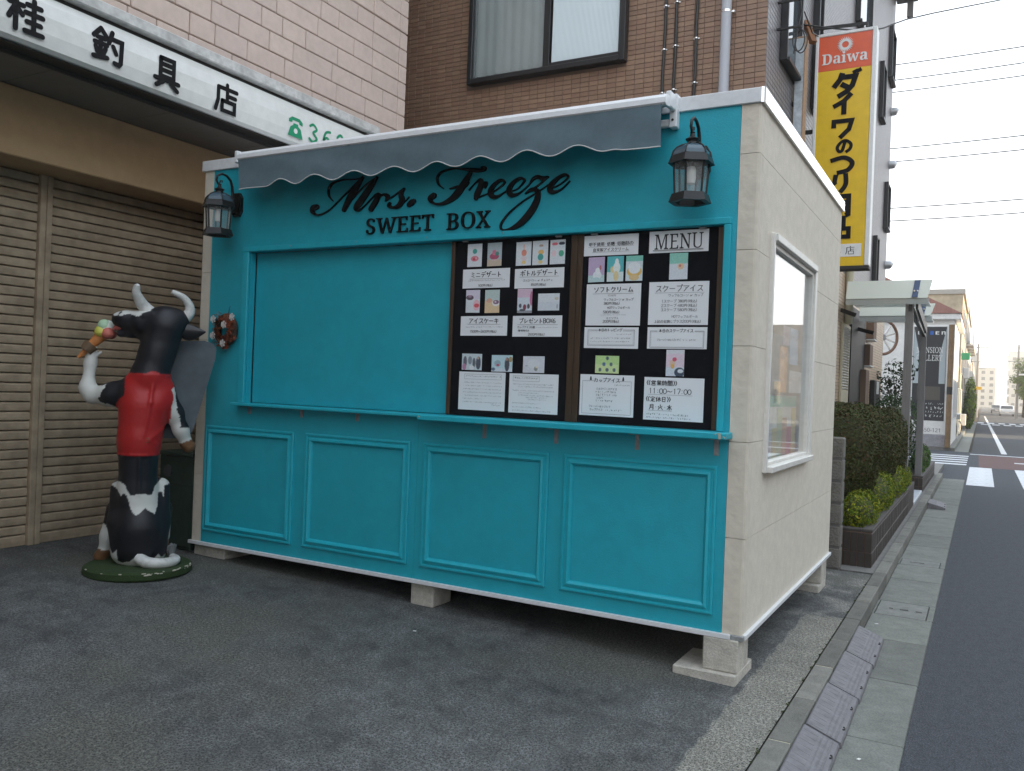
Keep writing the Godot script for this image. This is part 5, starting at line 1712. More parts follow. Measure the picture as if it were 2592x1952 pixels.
func build_menu() -> void:
	for b: Array in [["left menu board, black with dark brown frame, closing half the hatch", -1.887, -1.0225, 0.026, 0.040], ["right menu board, black with brown frame, nearest the street", -1.0205, -0.172, 0.034, 0.034]]:
		var t := thing("menu_board", b[0], "menu board", Vector3((b[1] + b[2]) * 0.5, 1.302, -0.04), "menu boards in the hatch")
		var s := mb()
		bx(s, Vector3(b[1] + b[3], 1.302, -0.051), Vector3(b[2] - b[4], 2.382, -0.027), 0.001)
		part(s, "panel", M.board, t)
		s = mb()
		bx(s, Vector3(b[1], 1.302, -0.051), Vector3(b[1] + b[3], 2.382, -0.016), 0.003)
		part(s, "stile", M.brown_frame, t)
		s = mb()
		bx(s, Vector3(b[2] - b[4], 1.302, -0.051), Vector3(b[2], 2.382, -0.016), 0.003)
		part(s, "stile", M.brown_frame, t)
		for xx: float in [lerpf(b[1], b[2], 0.12), lerpf(b[1], b[2], 0.86)]:
			s = mb()
			bx(s, Vector3(xx - 0.02, 2.372, -0.026), Vector3(xx + 0.02, 2.3835, -0.006), 0.003)
			part(s, "clip", M.zinc, t)
	var R := {
		"A1": [-1.772, 2.220, -1.669, 2.361], "A2": [-1.629, 2.220, -1.529, 2.362], "A3": [-1.429, 2.216, -1.327, 2.357], "A4": [-1.318, 2.216, -1.216, 2.359], "A5": [-1.202, 2.217, -1.104, 2.359],
		"S1": [-1.800, 2.088, -1.467, 2.205], "S2": [-1.432, 2.080, -1.105, 2.197], "A6": [-1.771, 1.937, -1.671, 2.077], "A7": [-1.634, 1.935, -1.532, 2.075], "A8": [-1.408, 1.933, -1.309, 2.077], "A9": [-1.269, 1.946, -1.129, 2.046],
		"S3": [-1.803, 1.796, -1.472, 1.916], "S4": [-1.434, 1.792, -1.107, 1.916], "A10": [-1.783, 1.584, -1.640, 1.684], "A11": [-1.570, 1.579, -1.426, 1.679], "A12": [-1.353, 1.578, -1.211, 1.676],
		"S5": [-1.799, 1.339, -1.470, 1.573], "S6": [-1.442, 1.337, -1.115, 1.571], "S7": [-0.984, 2.255, -0.655, 2.371], "S8": [-0.592, 2.256, -0.259, 2.375],
		"A13": [-0.952, 2.105, -0.853, 2.247], "A14": [-0.837, 2.106, -0.738, 2.248], "A15": [-0.724, 2.107, -0.625, 2.247], "A16": [-0.471, 2.108, -0.369, 2.251],
		"S9": [-0.958, 1.858, -0.629, 2.093], "S10": [-0.582, 1.861, -0.247, 2.096], "S11": [-0.962, 1.729, -0.635, 1.848], "S12": [-0.582, 1.731, -0.248, 1.849],
		"A17": [-0.887, 1.588, -0.743, 1.687], "A18": [-0.469, 1.583, -0.368, 1.726], "S13": [-0.976, 1.346, -0.648, 1.579], "S14": [-0.589, 1.340, -0.253, 1.574],
	}
	var bold := {w = 0.15, thin = 0.6}
	var soft := {w = 0.12, thin = 0.8}
	var lab := {
		"S1": "white sheet under the red dessert photos at top left of the menu", "S2": "white sheet under the three bottle dessert photos", "S3": "bluish sheet below the two ice cake photos", "S4": "white sheet whose title ends in BOX6", "S5": "densely printed sheet at the lower left of the left board",
		"S6": "densely printed history sheet at the lower right of the left board", "S7": "white sheet with two underlined lines at the top of the right board", "S8": "white sheet with MENU in tall serif letters", "S9": "tall white price sheet under the three soft ice photos", "S10": "tall white price sheet under the single teal photo",
		"S11": "white sheet with a shaded double border on the right board", "S12": "white sheet with an empty double border beside the shaded one", "S13": "white list sheet with a thin border under the green photo", "S14": "white opening hours sheet at the lower right of the right board",
	}
	for id: String in lab:
		var r: Array = R[id]
		var t := sheet("menu_sheet", r, M.paper, lab[id], "menu sheet", "sheets pinned on the menu boards")
		var s := mb()
		var ink: Material = M.ink
		match id:
			"S1":
				cw(s, "ミニデザート", r, 0.5, 0.14, 0.037, bold)
				rule(s, r, 0.15, 0.85, 0.52, 0.0013)
				mk(s, r, 0.12, 0.9, 0.57, 0.009)
				cw(s, "500円(税込)", r, 0.5, 0.79, 0.0175, soft)
			"S2":
				cw(s, "ボトルデザート", r, 0.5, 0.08, 0.0365, bold)
				rule(s, r, 0.1, 0.9, 0.43, 0.0013)
				cw(s, "ストロペリー or チョコナッツ", r, 0.5, 0.54, 0.0155, soft)
				cw(s, "850円(税込)", r, 0.5, 0.75, 0.0175, soft)
			"S3":
				cw(s, "アイスケーキ", r, 0.5, 0.09, 0.036, bold)
				rule(s, r, 0.15, 0.86, 0.42, 0.0013)
				mk(s, r, 0.12, 0.9, 0.52, 0.009)
				cw(s, "1500円~2600円(税込)", r, 0.5, 0.71, 0.0175, soft)
			"S4":
				cw(s, "プレゼントBOX6", r, 0.5, 0.11, 0.033, bold)
				rule(s, r, 0.1, 0.92, 0.43, 0.0013)
				cw(s, "カップアイス6個", r, 0.28, 0.48, 0.0155, soft)
				mk(s, r, 0.48, 0.92, 0.53, 0.007)
				cw(s, "・保冷剤付き", r, 0.22, 0.65, 0.0155, soft)
				cw(s, "2600円(税込)", r, 0.5, 0.82, 0.0175, soft)
			"S5":
				border(s, r, 0.12, 0.92, 0.06, 0.19, 0.001)
				mk(s, r, 0.15, 0.9, 0.085, 0.011)
				for k in 7:
					mk(s, r, 0.1, 0.92 if k != 5 else 0.5, 0.26 + k * 0.085, 0.0085)
				ribbon(s, PackedVector2Array([Vector2(-1.56, 1.372), Vector2(-1.55, 1.384), Vector2(-1.545, 1.37), Vector2(-1.53, 1.378), Vector2(-1.52, 1.37), Vector2(-1.50, 1.376)]), PackedFloat32Array([0.001, 0.001, 0.001, 0.001, 0.001, 0.001]), Vector3(0, 0, -0.025), Vector3.RIGHT, Vector3.UP, Vector3.BACK, 0.0, 0.0012, false, false)
			"S6":
				border(s, r, 0.08, 0.62, 0.06, 0.19, 0.001)
				mk(s, r, 0.1, 0.6, 0.085, 0.011)
				for k: Array in [[0.08, 0.9, 0.25], [0.2, 0.9, 0.31], [0.08, 0.92, 0.41], [0.2, 0.6, 0.47], [0.2, 0.88, 0.53], [0.36, 0.78, 0.58], [0.4, 0.76, 0.63], [0.08, 0.66, 0.73], [0.08, 0.68, 0.83], [0.08, 0.86, 0.92]]:
					mk(s, r, k[0], k[1], k[2], 0.0085)
			"S7":
				cw(s, "卵不使用・低糖・低脂肪の", r, 0.5, 0.33, 0.0245, soft)
				rule(s, r, 0.08, 0.92, 0.56, 0.001)
				cw(s, "自家製アイスクリーム", r, 0.5, 0.62, 0.0218, soft)
				rule(s, r, 0.16, 0.84, 0.83, 0.001)
			"S8":
				rule(s, r, 0.07, 0.92, 0.88, 0.0026)
				rule(s, r, 0.07, 0.92, 0.925, 0.0012)
			"S9":
				cw(s, "ソフトクリーム", r, 0.5, 0.06, 0.0347, bold)
				rule(s, r, 0.12, 0.87, 0.235, 0.0013)
				cw(s, "(ミルク)", r, 0.48, 0.25, 0.0125, soft)
				cw(s, "ワッフルコーン or カップ", r, 0.6, 0.345, 0.0152, soft)
				cw(s, "380円(税込)", r, 0.48, 0.43, 0.0172, soft)
				cw(s, "HOTワッフルボール", r, 0.61, 0.54, 0.0155, soft)
				cw(s, "580円(税込)", r, 0.48, 0.64, 0.0172, soft)
				mk(s, r, 0.28, 0.75, 0.735, 0.005)
				cw(s, "ミニソフト", r, 0.5, 0.79, 0.0152, soft)
				cw(s, "200円(税込)", r, 0.48, 0.865, 0.0172, soft)
			"S10":
				cw(s, "スクープアイス", r, 0.51, 0.07, 0.0385, bold)
				rule(s, r, 0.1, 0.93, 0.255, 0.0013)
				cw(s, "ワッフルコーン or カップ", r, 0.62, 0.28, 0.0165, soft)
				cw(s, "1スクープ 380円(税込)", r, 0.52, 0.41, 0.0185, soft)
				cw(s, "2スクープ 480円(税込)", r, 0.52, 0.51, 0.0185, soft)
				cw(s, "3スクープ 580円(税込)", r, 0.52, 0.61, 0.0185, soft)
				cw(s, "HOTワッフルボール", r, 0.62, 0.77, 0.0165, soft)
				cw(s, "上記の金額にプラス200円(税込)", r, 0.5, 0.88, 0.0178, soft)
				ink = M.ink_soft
			"S11":
				border(s, r, 0.07, 0.93, 0.13, 0.86, 0.0016, 0.25, 0.72)
				border(s, r, 0.09, 0.91, 0.18, 0.81, 0.0007, 0.25, 0.72)
				cw(s, "本日のトッピング", r, 0.485, 0.05, 0.0182, bold)
				mk(s, r, 0.6, 0.88, 0.3, 0.009)
				mk(s, r, 0.12, 0.85, 0.48, 0.009)
				mk(s, r, 0.12, 0.82, 0.64, 0.009)
			"S12":
				border(s, r, 0.05, 0.95, 0.18, 0.95, 0.0016, 0.17, 0.8)
				border(s, r, 0.065, 0.935, 0.22, 0.91, 0.0007, 0.17, 0.8)
				cw(s, "本日のスクープアイス", r, 0.485, 0.08, 0.0195, bold)
				cw(s, "フレーバーはレジにてご", r, 0.37, 0.53, 0.0125, soft)
				mk(s, r, 0.6, 0.8, 0.55, 0.011)
			"S13":
				border(s, r, 0.05, 0.95, 0.15, 0.95, 0.0012, 0.28, 0.72)
				cw(s, "カップアイス", r, 0.5, 0.07, 0.0265, bold)
				mk(s, r, 0.64, 0.92, 0.22, 0.009)
				cw(s, "ミルクベースアイス", r, 0.5, 0.31, 0.0142, soft)
				mk(s, r, 0.3, 0.66, 0.39, 0.0125)
				mk(s, r, 0.3, 0.68, 0.46, 0.0125)
				cw(s, "ソルベ", r, 0.38, 0.53, 0.0142, soft)
				mk(s, r, 0.3, 0.6, 0.60, 0.0125)
				cw(s, "フレーバーはレジにて", r, 0.38, 0.74, 0.0135, soft)
				cw(s, "カップアイス・", r, 0.33, 0.82, 0.0135, soft)
				mk(s, r, 0.48, 0.8, 0.83, 0.0115)
				for q: float in [0.2, 0.8]:
					prism(s, PackedVector2Array([Vector2(-0.006, -0.012), Vector2(-0.004, 0.004), Vector2(0, 0.012), Vector2(0.004, 0.004), Vector2(0.006, -0.012)]), Vector3(lerpf(r[0], r[2], q), r[3] - 0.02, -0.0249), Vector3.RIGHT, Vector3.UP, Vector3.BACK, 0.001)
			"S14":
				cw(s, "《営業時間》", r, 0.30, 0.06, 0.0312, bold)
				cw(s, "11:00~17:00", r, 0.44, 0.245, 0.0345, {w = 0.11, thin = 0.8})
				rule(s, r, 0.07, 0.82, 0.405, 0.0011)
				cw(s, "《定休日》", r, 0.25, 0.44, 0.0312, bold)
				cw(s, "月・火・水", r, 0.29, 0.62, 0.033, bold)
				rule(s, r, 0.08, 0.48, 0.775, 0.0011)
				mk(s, r, 0.05, 0.75, 0.84, 0.012)
				mk(s, r, 0.05, 0.8, 0.92, 0.010)
		part(s, "lettering", ink, t)
		if id == "S8":
			s = SurfaceTool.new()
			latin(s, "MENU", "Droid Serif", 400, Rect2(r[0] + 0.032, r[1] + 0.019, 0.272, 0.084), Vector3(0, 0, -0.0246), Vector3.RIGHT, Vector3.UP, Vector3.BACK, 0.0009)
			part(s, "lettering", M.ink, t)
	var wh := Color(0.86, 0.88, 0.90)
	var pk := Color(0.86, 0.42, 0.48)
	var mint := Color(0.50, 0.80, 0.72)
	var crm := Color(0.90, 0.80, 0.55)
	var dkc := Color(0.28, 0.20, 0.24)
	var P := {
		"A1": ["white photo of a red dessert under a teal seal", [[0, wh]], [[0.5, 0.32, 0.15, 0.11, Color(0.15, 0.60, 0.55)], [0.5, 0.64, 0.27, 0.12, pk], [0.45, 0.66, 0.08, 0.05, Color(0.75, 0.15, 0.22)], [0.6, 0.62, 0.06, 0.04, Color(0.95, 0.7, 0.72)]]],
		"A2": ["photo of a pink ice bowl on a beige table", [[0, Color(0.66, 0.72, 0.74)], [0.72, Color(0.78, 0.70, 0.60)]], [[0.48, 0.58, 0.32, 0.14, Color(0.68, 0.22, 0.34)], [0.48, 0.42, 0.15, 0.12, Color(0.82, 0.40, 0.50)], [0.68, 0.47, 0.13, 0.09, Color(0.22, 0.48, 0.42)], [0.48, 0.74, 0.2, 0.04, Color(0.85, 0.72, 0.72)]]],
		"A3": ["photo of a pink bottle dessert, first of the three bottles", [[0, wh]], [[0.52, 0.22, 0.07, 0.12, Color(0.92, 0.74, 0.70)], [0.52, 0.46, 0.17, 0.14, Color(0.90, 0.50, 0.40)], [0.52, 0.70, 0.19, 0.12, Color(0.90, 0.80, 0.82)], [0.52, 0.86, 0.13, 0.08, Color(0.92, 0.78, 0.42)]]],
		"A4": ["photo of a teal wrapped bottle dessert in the middle", [[0, wh]], [[0.55, 0.2, 0.14, 0.05, Color(0.70, 0.58, 0.52)], [0.55, 0.47, 0.18, 0.1, Color(0.92, 0.70, 0.34)], [0.52, 0.67, 0.18, 0.14, Color(0.16, 0.56, 0.54)], [0.53, 0.88, 0.14, 0.07, Color(0.93, 0.80, 0.45)]]],
		"A5": ["photo with red and black labels and a green seal", [[0, wh]], [[0.3, 0.16, 0.2, 0.06, Color(0.90, 0.36, 0.42)], [0.76, 0.15, 0.2, 0.06, Color(0.10, 0.10, 0.16)], [0.26, 0.55, 0.15, 0.13, Color(0.92, 0.78, 0.80)], [0.74, 0.56, 0.17, 0.13, Color(0.20, 0.60, 0.46)]]],
		"A6": ["photo of a dark ring cake over a red plate", [[0, Color(0.84, 0.80, 0.88)], [0.4, wh]], [[0.27, 0.33, 0.27, 0.11, dkc], [0.27, 0.28, 0.13, 0.06, Color(0.60, 0.45, 0.55)], [0.75, 0.66, 0.22, 0.24, Color(0.92, 0.70, 0.74)], [0.77, 0.68, 0.18, 0.09, Color(0.86, 0.25, 0.28)]]],
		"A7": ["photo of two small cakes on a tan table", [[0, Color(0.72, 0.80, 0.78)], [0.48, Color(0.90, 0.76, 0.56)]], [[0.3, 0.46, 0.19, 0.1, Color(0.88, 0.62, 0.52)], [0.76, 0.57, 0.27, 0.14, Color(0.93, 0.90, 0.90)], [0.76, 0.53, 0.2, 0.09, Color(0.45, 0.30, 0.40)], [0.72, 0.52, 0.07, 0.04, Color(0.9, 0.85, 0.88)]]],
		"A8": ["photo of a pink gift box holding dark cups", [[0, Color(0.86, 0.72, 0.80)], [0.36, Color(0.82, 0.86, 0.90)], [0.9, Color(0.55, 0.55, 0.58)]], [[0.2, 0.7, 0.09, 0.09, Color(0.25, 0.25, 0.28)], [0.5, 0.76, 0.11, 0.12, Color(0.45, 0.10, 0.16)], [0.76, 0.72, 0.09, 0.1, Color(0.2, 0.2, 0.22)], [0.35, 0.88, 0.2, 0.05, Color(0.22, 0.22, 0.26)], [0.94, 0.4, 0.1, 0.3, Color(0.78, 0.35, 0.55)]]],
		"A9": ["wide pale blank-looking photo on the left board", [[0, wh], [0.5, Color(0.82, 0.85, 0.88)]], [[0.86, 0.3, 0.09, 0.09, Color(0.76, 0.74, 0.66)], [0.6, 0.7, 0.12, 0.14, Color(0.80, 0.83, 0.87)], [0.9, 0.75, 0.03, 0.14, Color(0.55, 0.58, 0.6)]]],
		"A10": ["photo of a crowd of people, leftmost of the low row", [[0, Color(0.78, 0.84, 0.86)]], [[0.15, 0.5, 0.09, 0.35, Color(0.30, 0.30, 0.36)], [0.12, 0.8, 0.1, 0.2, Color(0.72, 0.45, 0.60)], [0.4, 0.4, 0.1, 0.25, Color(0.45, 0.50, 0.55)], [0.6, 0.55, 0.07, 0.3, Color(0.25, 0.28, 0.32)], [0.82, 0.55, 0.12, 0.4, Color(0.22, 0.24, 0.30)], [0.8, 0.25, 0.06, 0.09, Color(0.75, 0.62, 0.55)], [0.5, 0.85, 0.12, 0.14, Color(0.9, 0.92, 0.93)]]],
		"A11": ["photo of people at a stall, middle of the low row", [[0, Color(0.72, 0.85, 0.88)], [0.8, Color(0.82, 0.86, 0.90)]], [[0.28, 0.5, 0.16, 0.2, Color(0.55, 0.68, 0.72)], [0.3, 0.6, 0.07, 0.08, Color(0.72, 0.25, 0.38)], [0.74, 0.55, 0.11, 0.42, Color(0.18, 0.18, 0.22)], [0.72, 0.25, 0.06, 0.09, Color(0.66, 0.50, 0.44)], [0.9, 0.25, 0.09, 0.16, Color(0.62, 0.52, 0.30)], [0.08, 0.85, 0.09, 0.1, Color(0.25, 0.35, 0.45)]]],
		"A12": ["pale drawing-like print, rightmost of the low row", [[0, Color(0.82, 0.83, 0.86)]], [[0.5, 0.45, 0.3, 0.28, Color(0.86, 0.87, 0.89)], [0.6, 0.75, 0.08, 0.14, Color(0.48, 0.50, 0.46)], [0.62, 0.66, 0.05, 0.06, Color(0.9, 0.85, 0.7)], [0.16, 0.58, 0.06, 0.03, Color(0.6, 0.62, 0.66)]]],
		"A13": ["lilac photo of a soft ice in a glass", [[0, Color(0.74, 0.63, 0.78)], [0.72, Color(0.72, 0.84, 0.84)]], [[0.55, 0.72, 0.27, 0.17, Color(0.90, 0.93, 0.94)], [0.57, 0.55, 0.15, 0.14, Color(0.94, 0.95, 0.96)], [0.74, 0.42, 0.06, 0.1, Color(0.74, 0.36, 0.38)], [0.5, 0.9, 0.24, 0.1, Color(0.70, 0.84, 0.84)]]],
		"A14": ["turquoise photo of a soft ice in a tall cone", [[0, Color(0.25, 0.70, 0.72)], [0.62, Color(0.84, 0.90, 0.90)]], [[0.33, 0.52, 0.14, 0.13, crm], [0.58, 0.45, 0.22, 0.22, Color(0.92, 0.95, 0.92)], [0.58, 0.24, 0.12, 0.16, Color(0.94, 0.96, 0.95)], [0.55, 0.78, 0.15, 0.2, crm]]],
		"A15": ["photo of ice cream in a round waffle bowl", [[0, Color(0.42, 0.76, 0.68)], [0.22, Color(0.82, 0.88, 0.90)]], [[0.5, 0.62, 0.44, 0.22, Color(0.90, 0.70, 0.30)], [0.5, 0.48, 0.36, 0.24, Color(0.92, 0.94, 0.95)], [0.5, 0.86, 0.3, 0.12, Color(0.88, 0.74, 0.48)]]],
		"A16": ["teal and white photo with one small peach rose under MENU", [[0, mint], [0.4, Color(0.84, 0.87, 0.90)]], [[0.62, 0.5, 0.17, 0.12, Color(0.93, 0.76, 0.58)], [0.58, 0.48, 0.07, 0.05, Color(0.82, 0.42, 0.36)]]],
		"A17": ["green photo of six small dark cups in a triangle", [[0, Color(0.70, 0.85, 0.50)], [0.5, Color(0.80, 0.88, 0.58)]], [[0.5, 0.14, 0.06, 0.11, Color(0.20, 0.30, 0.32)], [0.36, 0.48, 0.07, 0.11, Color(0.22, 0.34, 0.50)], [0.66, 0.48, 0.06, 0.11, Color(0.22, 0.32, 0.36)], [0.2, 0.8, 0.06, 0.11, Color(0.26, 0.34, 0.34)], [0.5, 0.8, 0.06, 0.11, Color(0.22, 0.30, 0.36)], [0.8, 0.8, 0.06, 0.11, Color(0.24, 0.32, 0.36)]]],
		"A18": ["pale pink photo of a hand-held red scoop above opening hours", [[0, Color(0.84, 0.84, 0.86)], [0.15, Color(0.88, 0.78, 0.84)], [0.66, Color(0.80, 0.84, 0.88)]], [[0.35, 0.5, 0.16, 0.12, Color(0.88, 0.72, 0.60)], [0.46, 0.36, 0.12, 0.08, Color(0.80, 0.22, 0.34)], [0.36, 0.62, 0.1, 0.09, Color(0.90, 0.65, 0.25)], [0.75, 0.85, 0.28, 0.18, Color(0.10, 0.16, 0.24)], [0.8, 0.8, 0.16, 0.08, Color(0.85, 0.88, 0.9)]]],
	}
	for id: String in P:
		sheet("photo_print", R[id], picture(P[id][1], P[id][2]), P[id][0], "photo", "photos pinned on the menu boards")

# ---------------------------------------------------------------- the cow figure
# smooth union of tapered bones meshed as surface nets; bones: [a, b, ra, rb, tone]
func bone_mesh(bones: Array, cell: float, blend: float, paint: Callable) -> ArrayMesh:
	var lo := Vector3(9, 9, 9)
	var hi := -lo
	for b: Array in bones:
		for e in 2:
			var p: Vector3 = b[e]
			var r: float = b[2 + e] + blend + cell * 2.0
			lo = lo.min(p - Vector3(r, r, r))
			hi = hi.max(p + Vector3(r, r, r))
	var B := 4
	var nb := Vector3i(((hi - lo) / (cell * B)).ceil())
	var n := nb * B + Vector3i.ONE
	var field := PackedFloat32Array()
	field.resize(n.x * n.y * n.z)
	field.fill(1e3)
	var owner_of := PackedInt32Array()
	owner_of.resize(n.x * n.y * n.z)
	var active: Array[Vector3i] = []
	var br := cell * B * 0.87
	for bz in nb.z:
		for by in nb.y:
			for bxx in nb.x:
				var c := lo + (Vector3(bxx, by, bz) + Vector3(0.5, 0.5, 0.5)) * cell * B
				var near: Array[int] = []
				var dm := 1e3
				for i in bones.size():
					var b: Array = bones[i]
					var a: Vector3 = b[0]
					var ba: Vector3 = b[1] - a
					var tt := clampf((c - a).dot(ba) / maxf(ba.length_squared(), 1e-8), 0.0, 1.0)
					var d := c.distance_to(a + ba * tt) - lerpf(b[2], b[3], tt)
					if d < br + blend * 2.0:
						near.append(i)
					dm = minf(dm, d)
				if dm > br + blend or dm < -br - 0.06:
					if dm < 0.0:
						for z in B + 1:
							for y in B + 1:
								for x in B + 1:
									var id := (bxx * B + x) + n.x * ((by * B + y) + n.y * (bz * B + z))
									if field[id] > 999.0:
										field[id] = -1.0
					continue
				active.append(Vector3i(bxx, by, bz))
				for z in B + 1:
					for y in B + 1:
						for x in B + 1:
							var gi := Vector3i(bxx * B + x, by * B + y, bz * B + z)
							var id := gi.x + n.x * (gi.y + n.y * gi.z)
							if absf(field[id]) < 0.99:
								continue
							var p := lo + Vector3(gi) * cell
							var d := 1e3
							var best := 1e3
							var who := 0
							for i in near:
								var b: Array = bones[i]
								var a: Vector3 = b[0]
								var ba: Vector3 = b[1] - a
								var tt := clampf((p - a).dot(ba) / maxf(ba.length_squared(), 1e-8), 0.0, 1.0)
								var e := p.distance_to(a + ba * tt) - lerpf(b[2], b[3], tt)
								if e < best:
									best = e
									who = i
								var k: float = b[5] if b.size() > 5 else blend
								var h := maxf(k - absf(d - e), 0.0) / k
								d = minf(d, e) - h * h * k * 0.25
							field[id] = clampf(d, -0.98, 0.98)
							owner_of[id] = who
	var vert := PackedInt32Array()
	vert.resize(n.x * n.y * n.z)
	vert.fill(-1)
	var pos := PackedVector3Array()
	var nor := PackedVector3Array()
	var col := PackedColorArray()
	var cells: Array[Vector3i] = []
	for ab in active:
		for z in B:
			for y in B:
				for x in B:
					var g := ab * B + Vector3i(x, y, z)
					var v := []
					var neg := 0
					for q in 8:
						var id := (g.x + (q & 1)) + n.x * ((g.y + ((q >> 1) & 1)) + n.y * (g.z + (q >> 2)))
						v.append(field[id])
						if field[id] < 0.0:
							neg += 1
					if neg == 0 or neg == 8:
						continue
					var sum := Vector3.ZERO
					var cnt := 0
					for e: Array in [[0, 1], [2, 3], [4, 5], [6, 7], [0, 2], [1, 3], [4, 6], [5, 7], [0, 4], [1, 5], [2, 6], [3, 7]]:
						var a: float = v[e[0]]
						var b: float = v[e[1]]
						if (a < 0.0) != (b < 0.0):
							var tt := a / (a - b)
							var pa := Vector3(e[0] & 1, (e[0] >> 1) & 1, e[0] >> 2)
							var pb := Vector3(e[1] & 1, (e[1] >> 1) & 1, e[1] >> 2)
							sum += pa.lerp(pb, tt)
							cnt += 1
					var p := lo + (Vector3(g) + sum / cnt) * cell
					vert[g.x + n.x * (g.y + n.y * g.z)] = pos.size()
					cells.append(g)
					pos.append(p)
					var gr := Vector3(v[1] + v[3] + v[5] + v[7] - v[0] - v[2] - v[4] - v[6], v[2] + v[3] + v[6] + v[7] - v[0] - v[1] - v[4] - v[5], v[4] + v[5] + v[6] + v[7] - v[0] - v[1] - v[2] - v[3])
					nor.append(gr.normalized())
					var o: int = owner_of[g.x + n.x * (g.y + n.y * g.z)]
					col.append(paint.call(p, bones[o][4]))
	var ix := PackedInt32Array()
	for g in cells:
		var id := g.x + n.x * (g.y + n.y * g.z)
		for ax in 3:
			var st := [1, n.x, n.x * n.y]
			var a: float = field[id]
			var b: float = field[id + st[ax]]
			if (a < 0.0) == (b < 0.0):
				continue
			var s1: int = st[(ax + 1) % 3]
			var s2: int = st[(ax + 2) % 3]
			var q := [vert[id], vert[id - s1], vert[id - s1 - s2], vert[id - s2]]
			if q[0] < 0 or q[1] < 0 or q[2] < 0 or q[3] < 0:
				continue
			if a < 0.0:
				ix.append_array(PackedInt32Array([q[0], q[2], q[1], q[0], q[3], q[2]]))
			else:
				ix.append_array(PackedInt32Array([q[0], q[1], q[2], q[0], q[2], q[3]]))
	var arr := []
	arr.resize(Mesh.ARRAY_MAX)
	arr[Mesh.ARRAY_VERTEX] = pos
	arr[Mesh.ARRAY_NORMAL] = nor
	arr[Mesh.ARRAY_COLOR] = col
	arr[Mesh.ARRAY_INDEX] = ix
	var mesh := ArrayMesh.new()
	mesh.add_surface_from_arrays(Mesh.PRIMITIVE_TRIANGLES, arr)
	return mesh

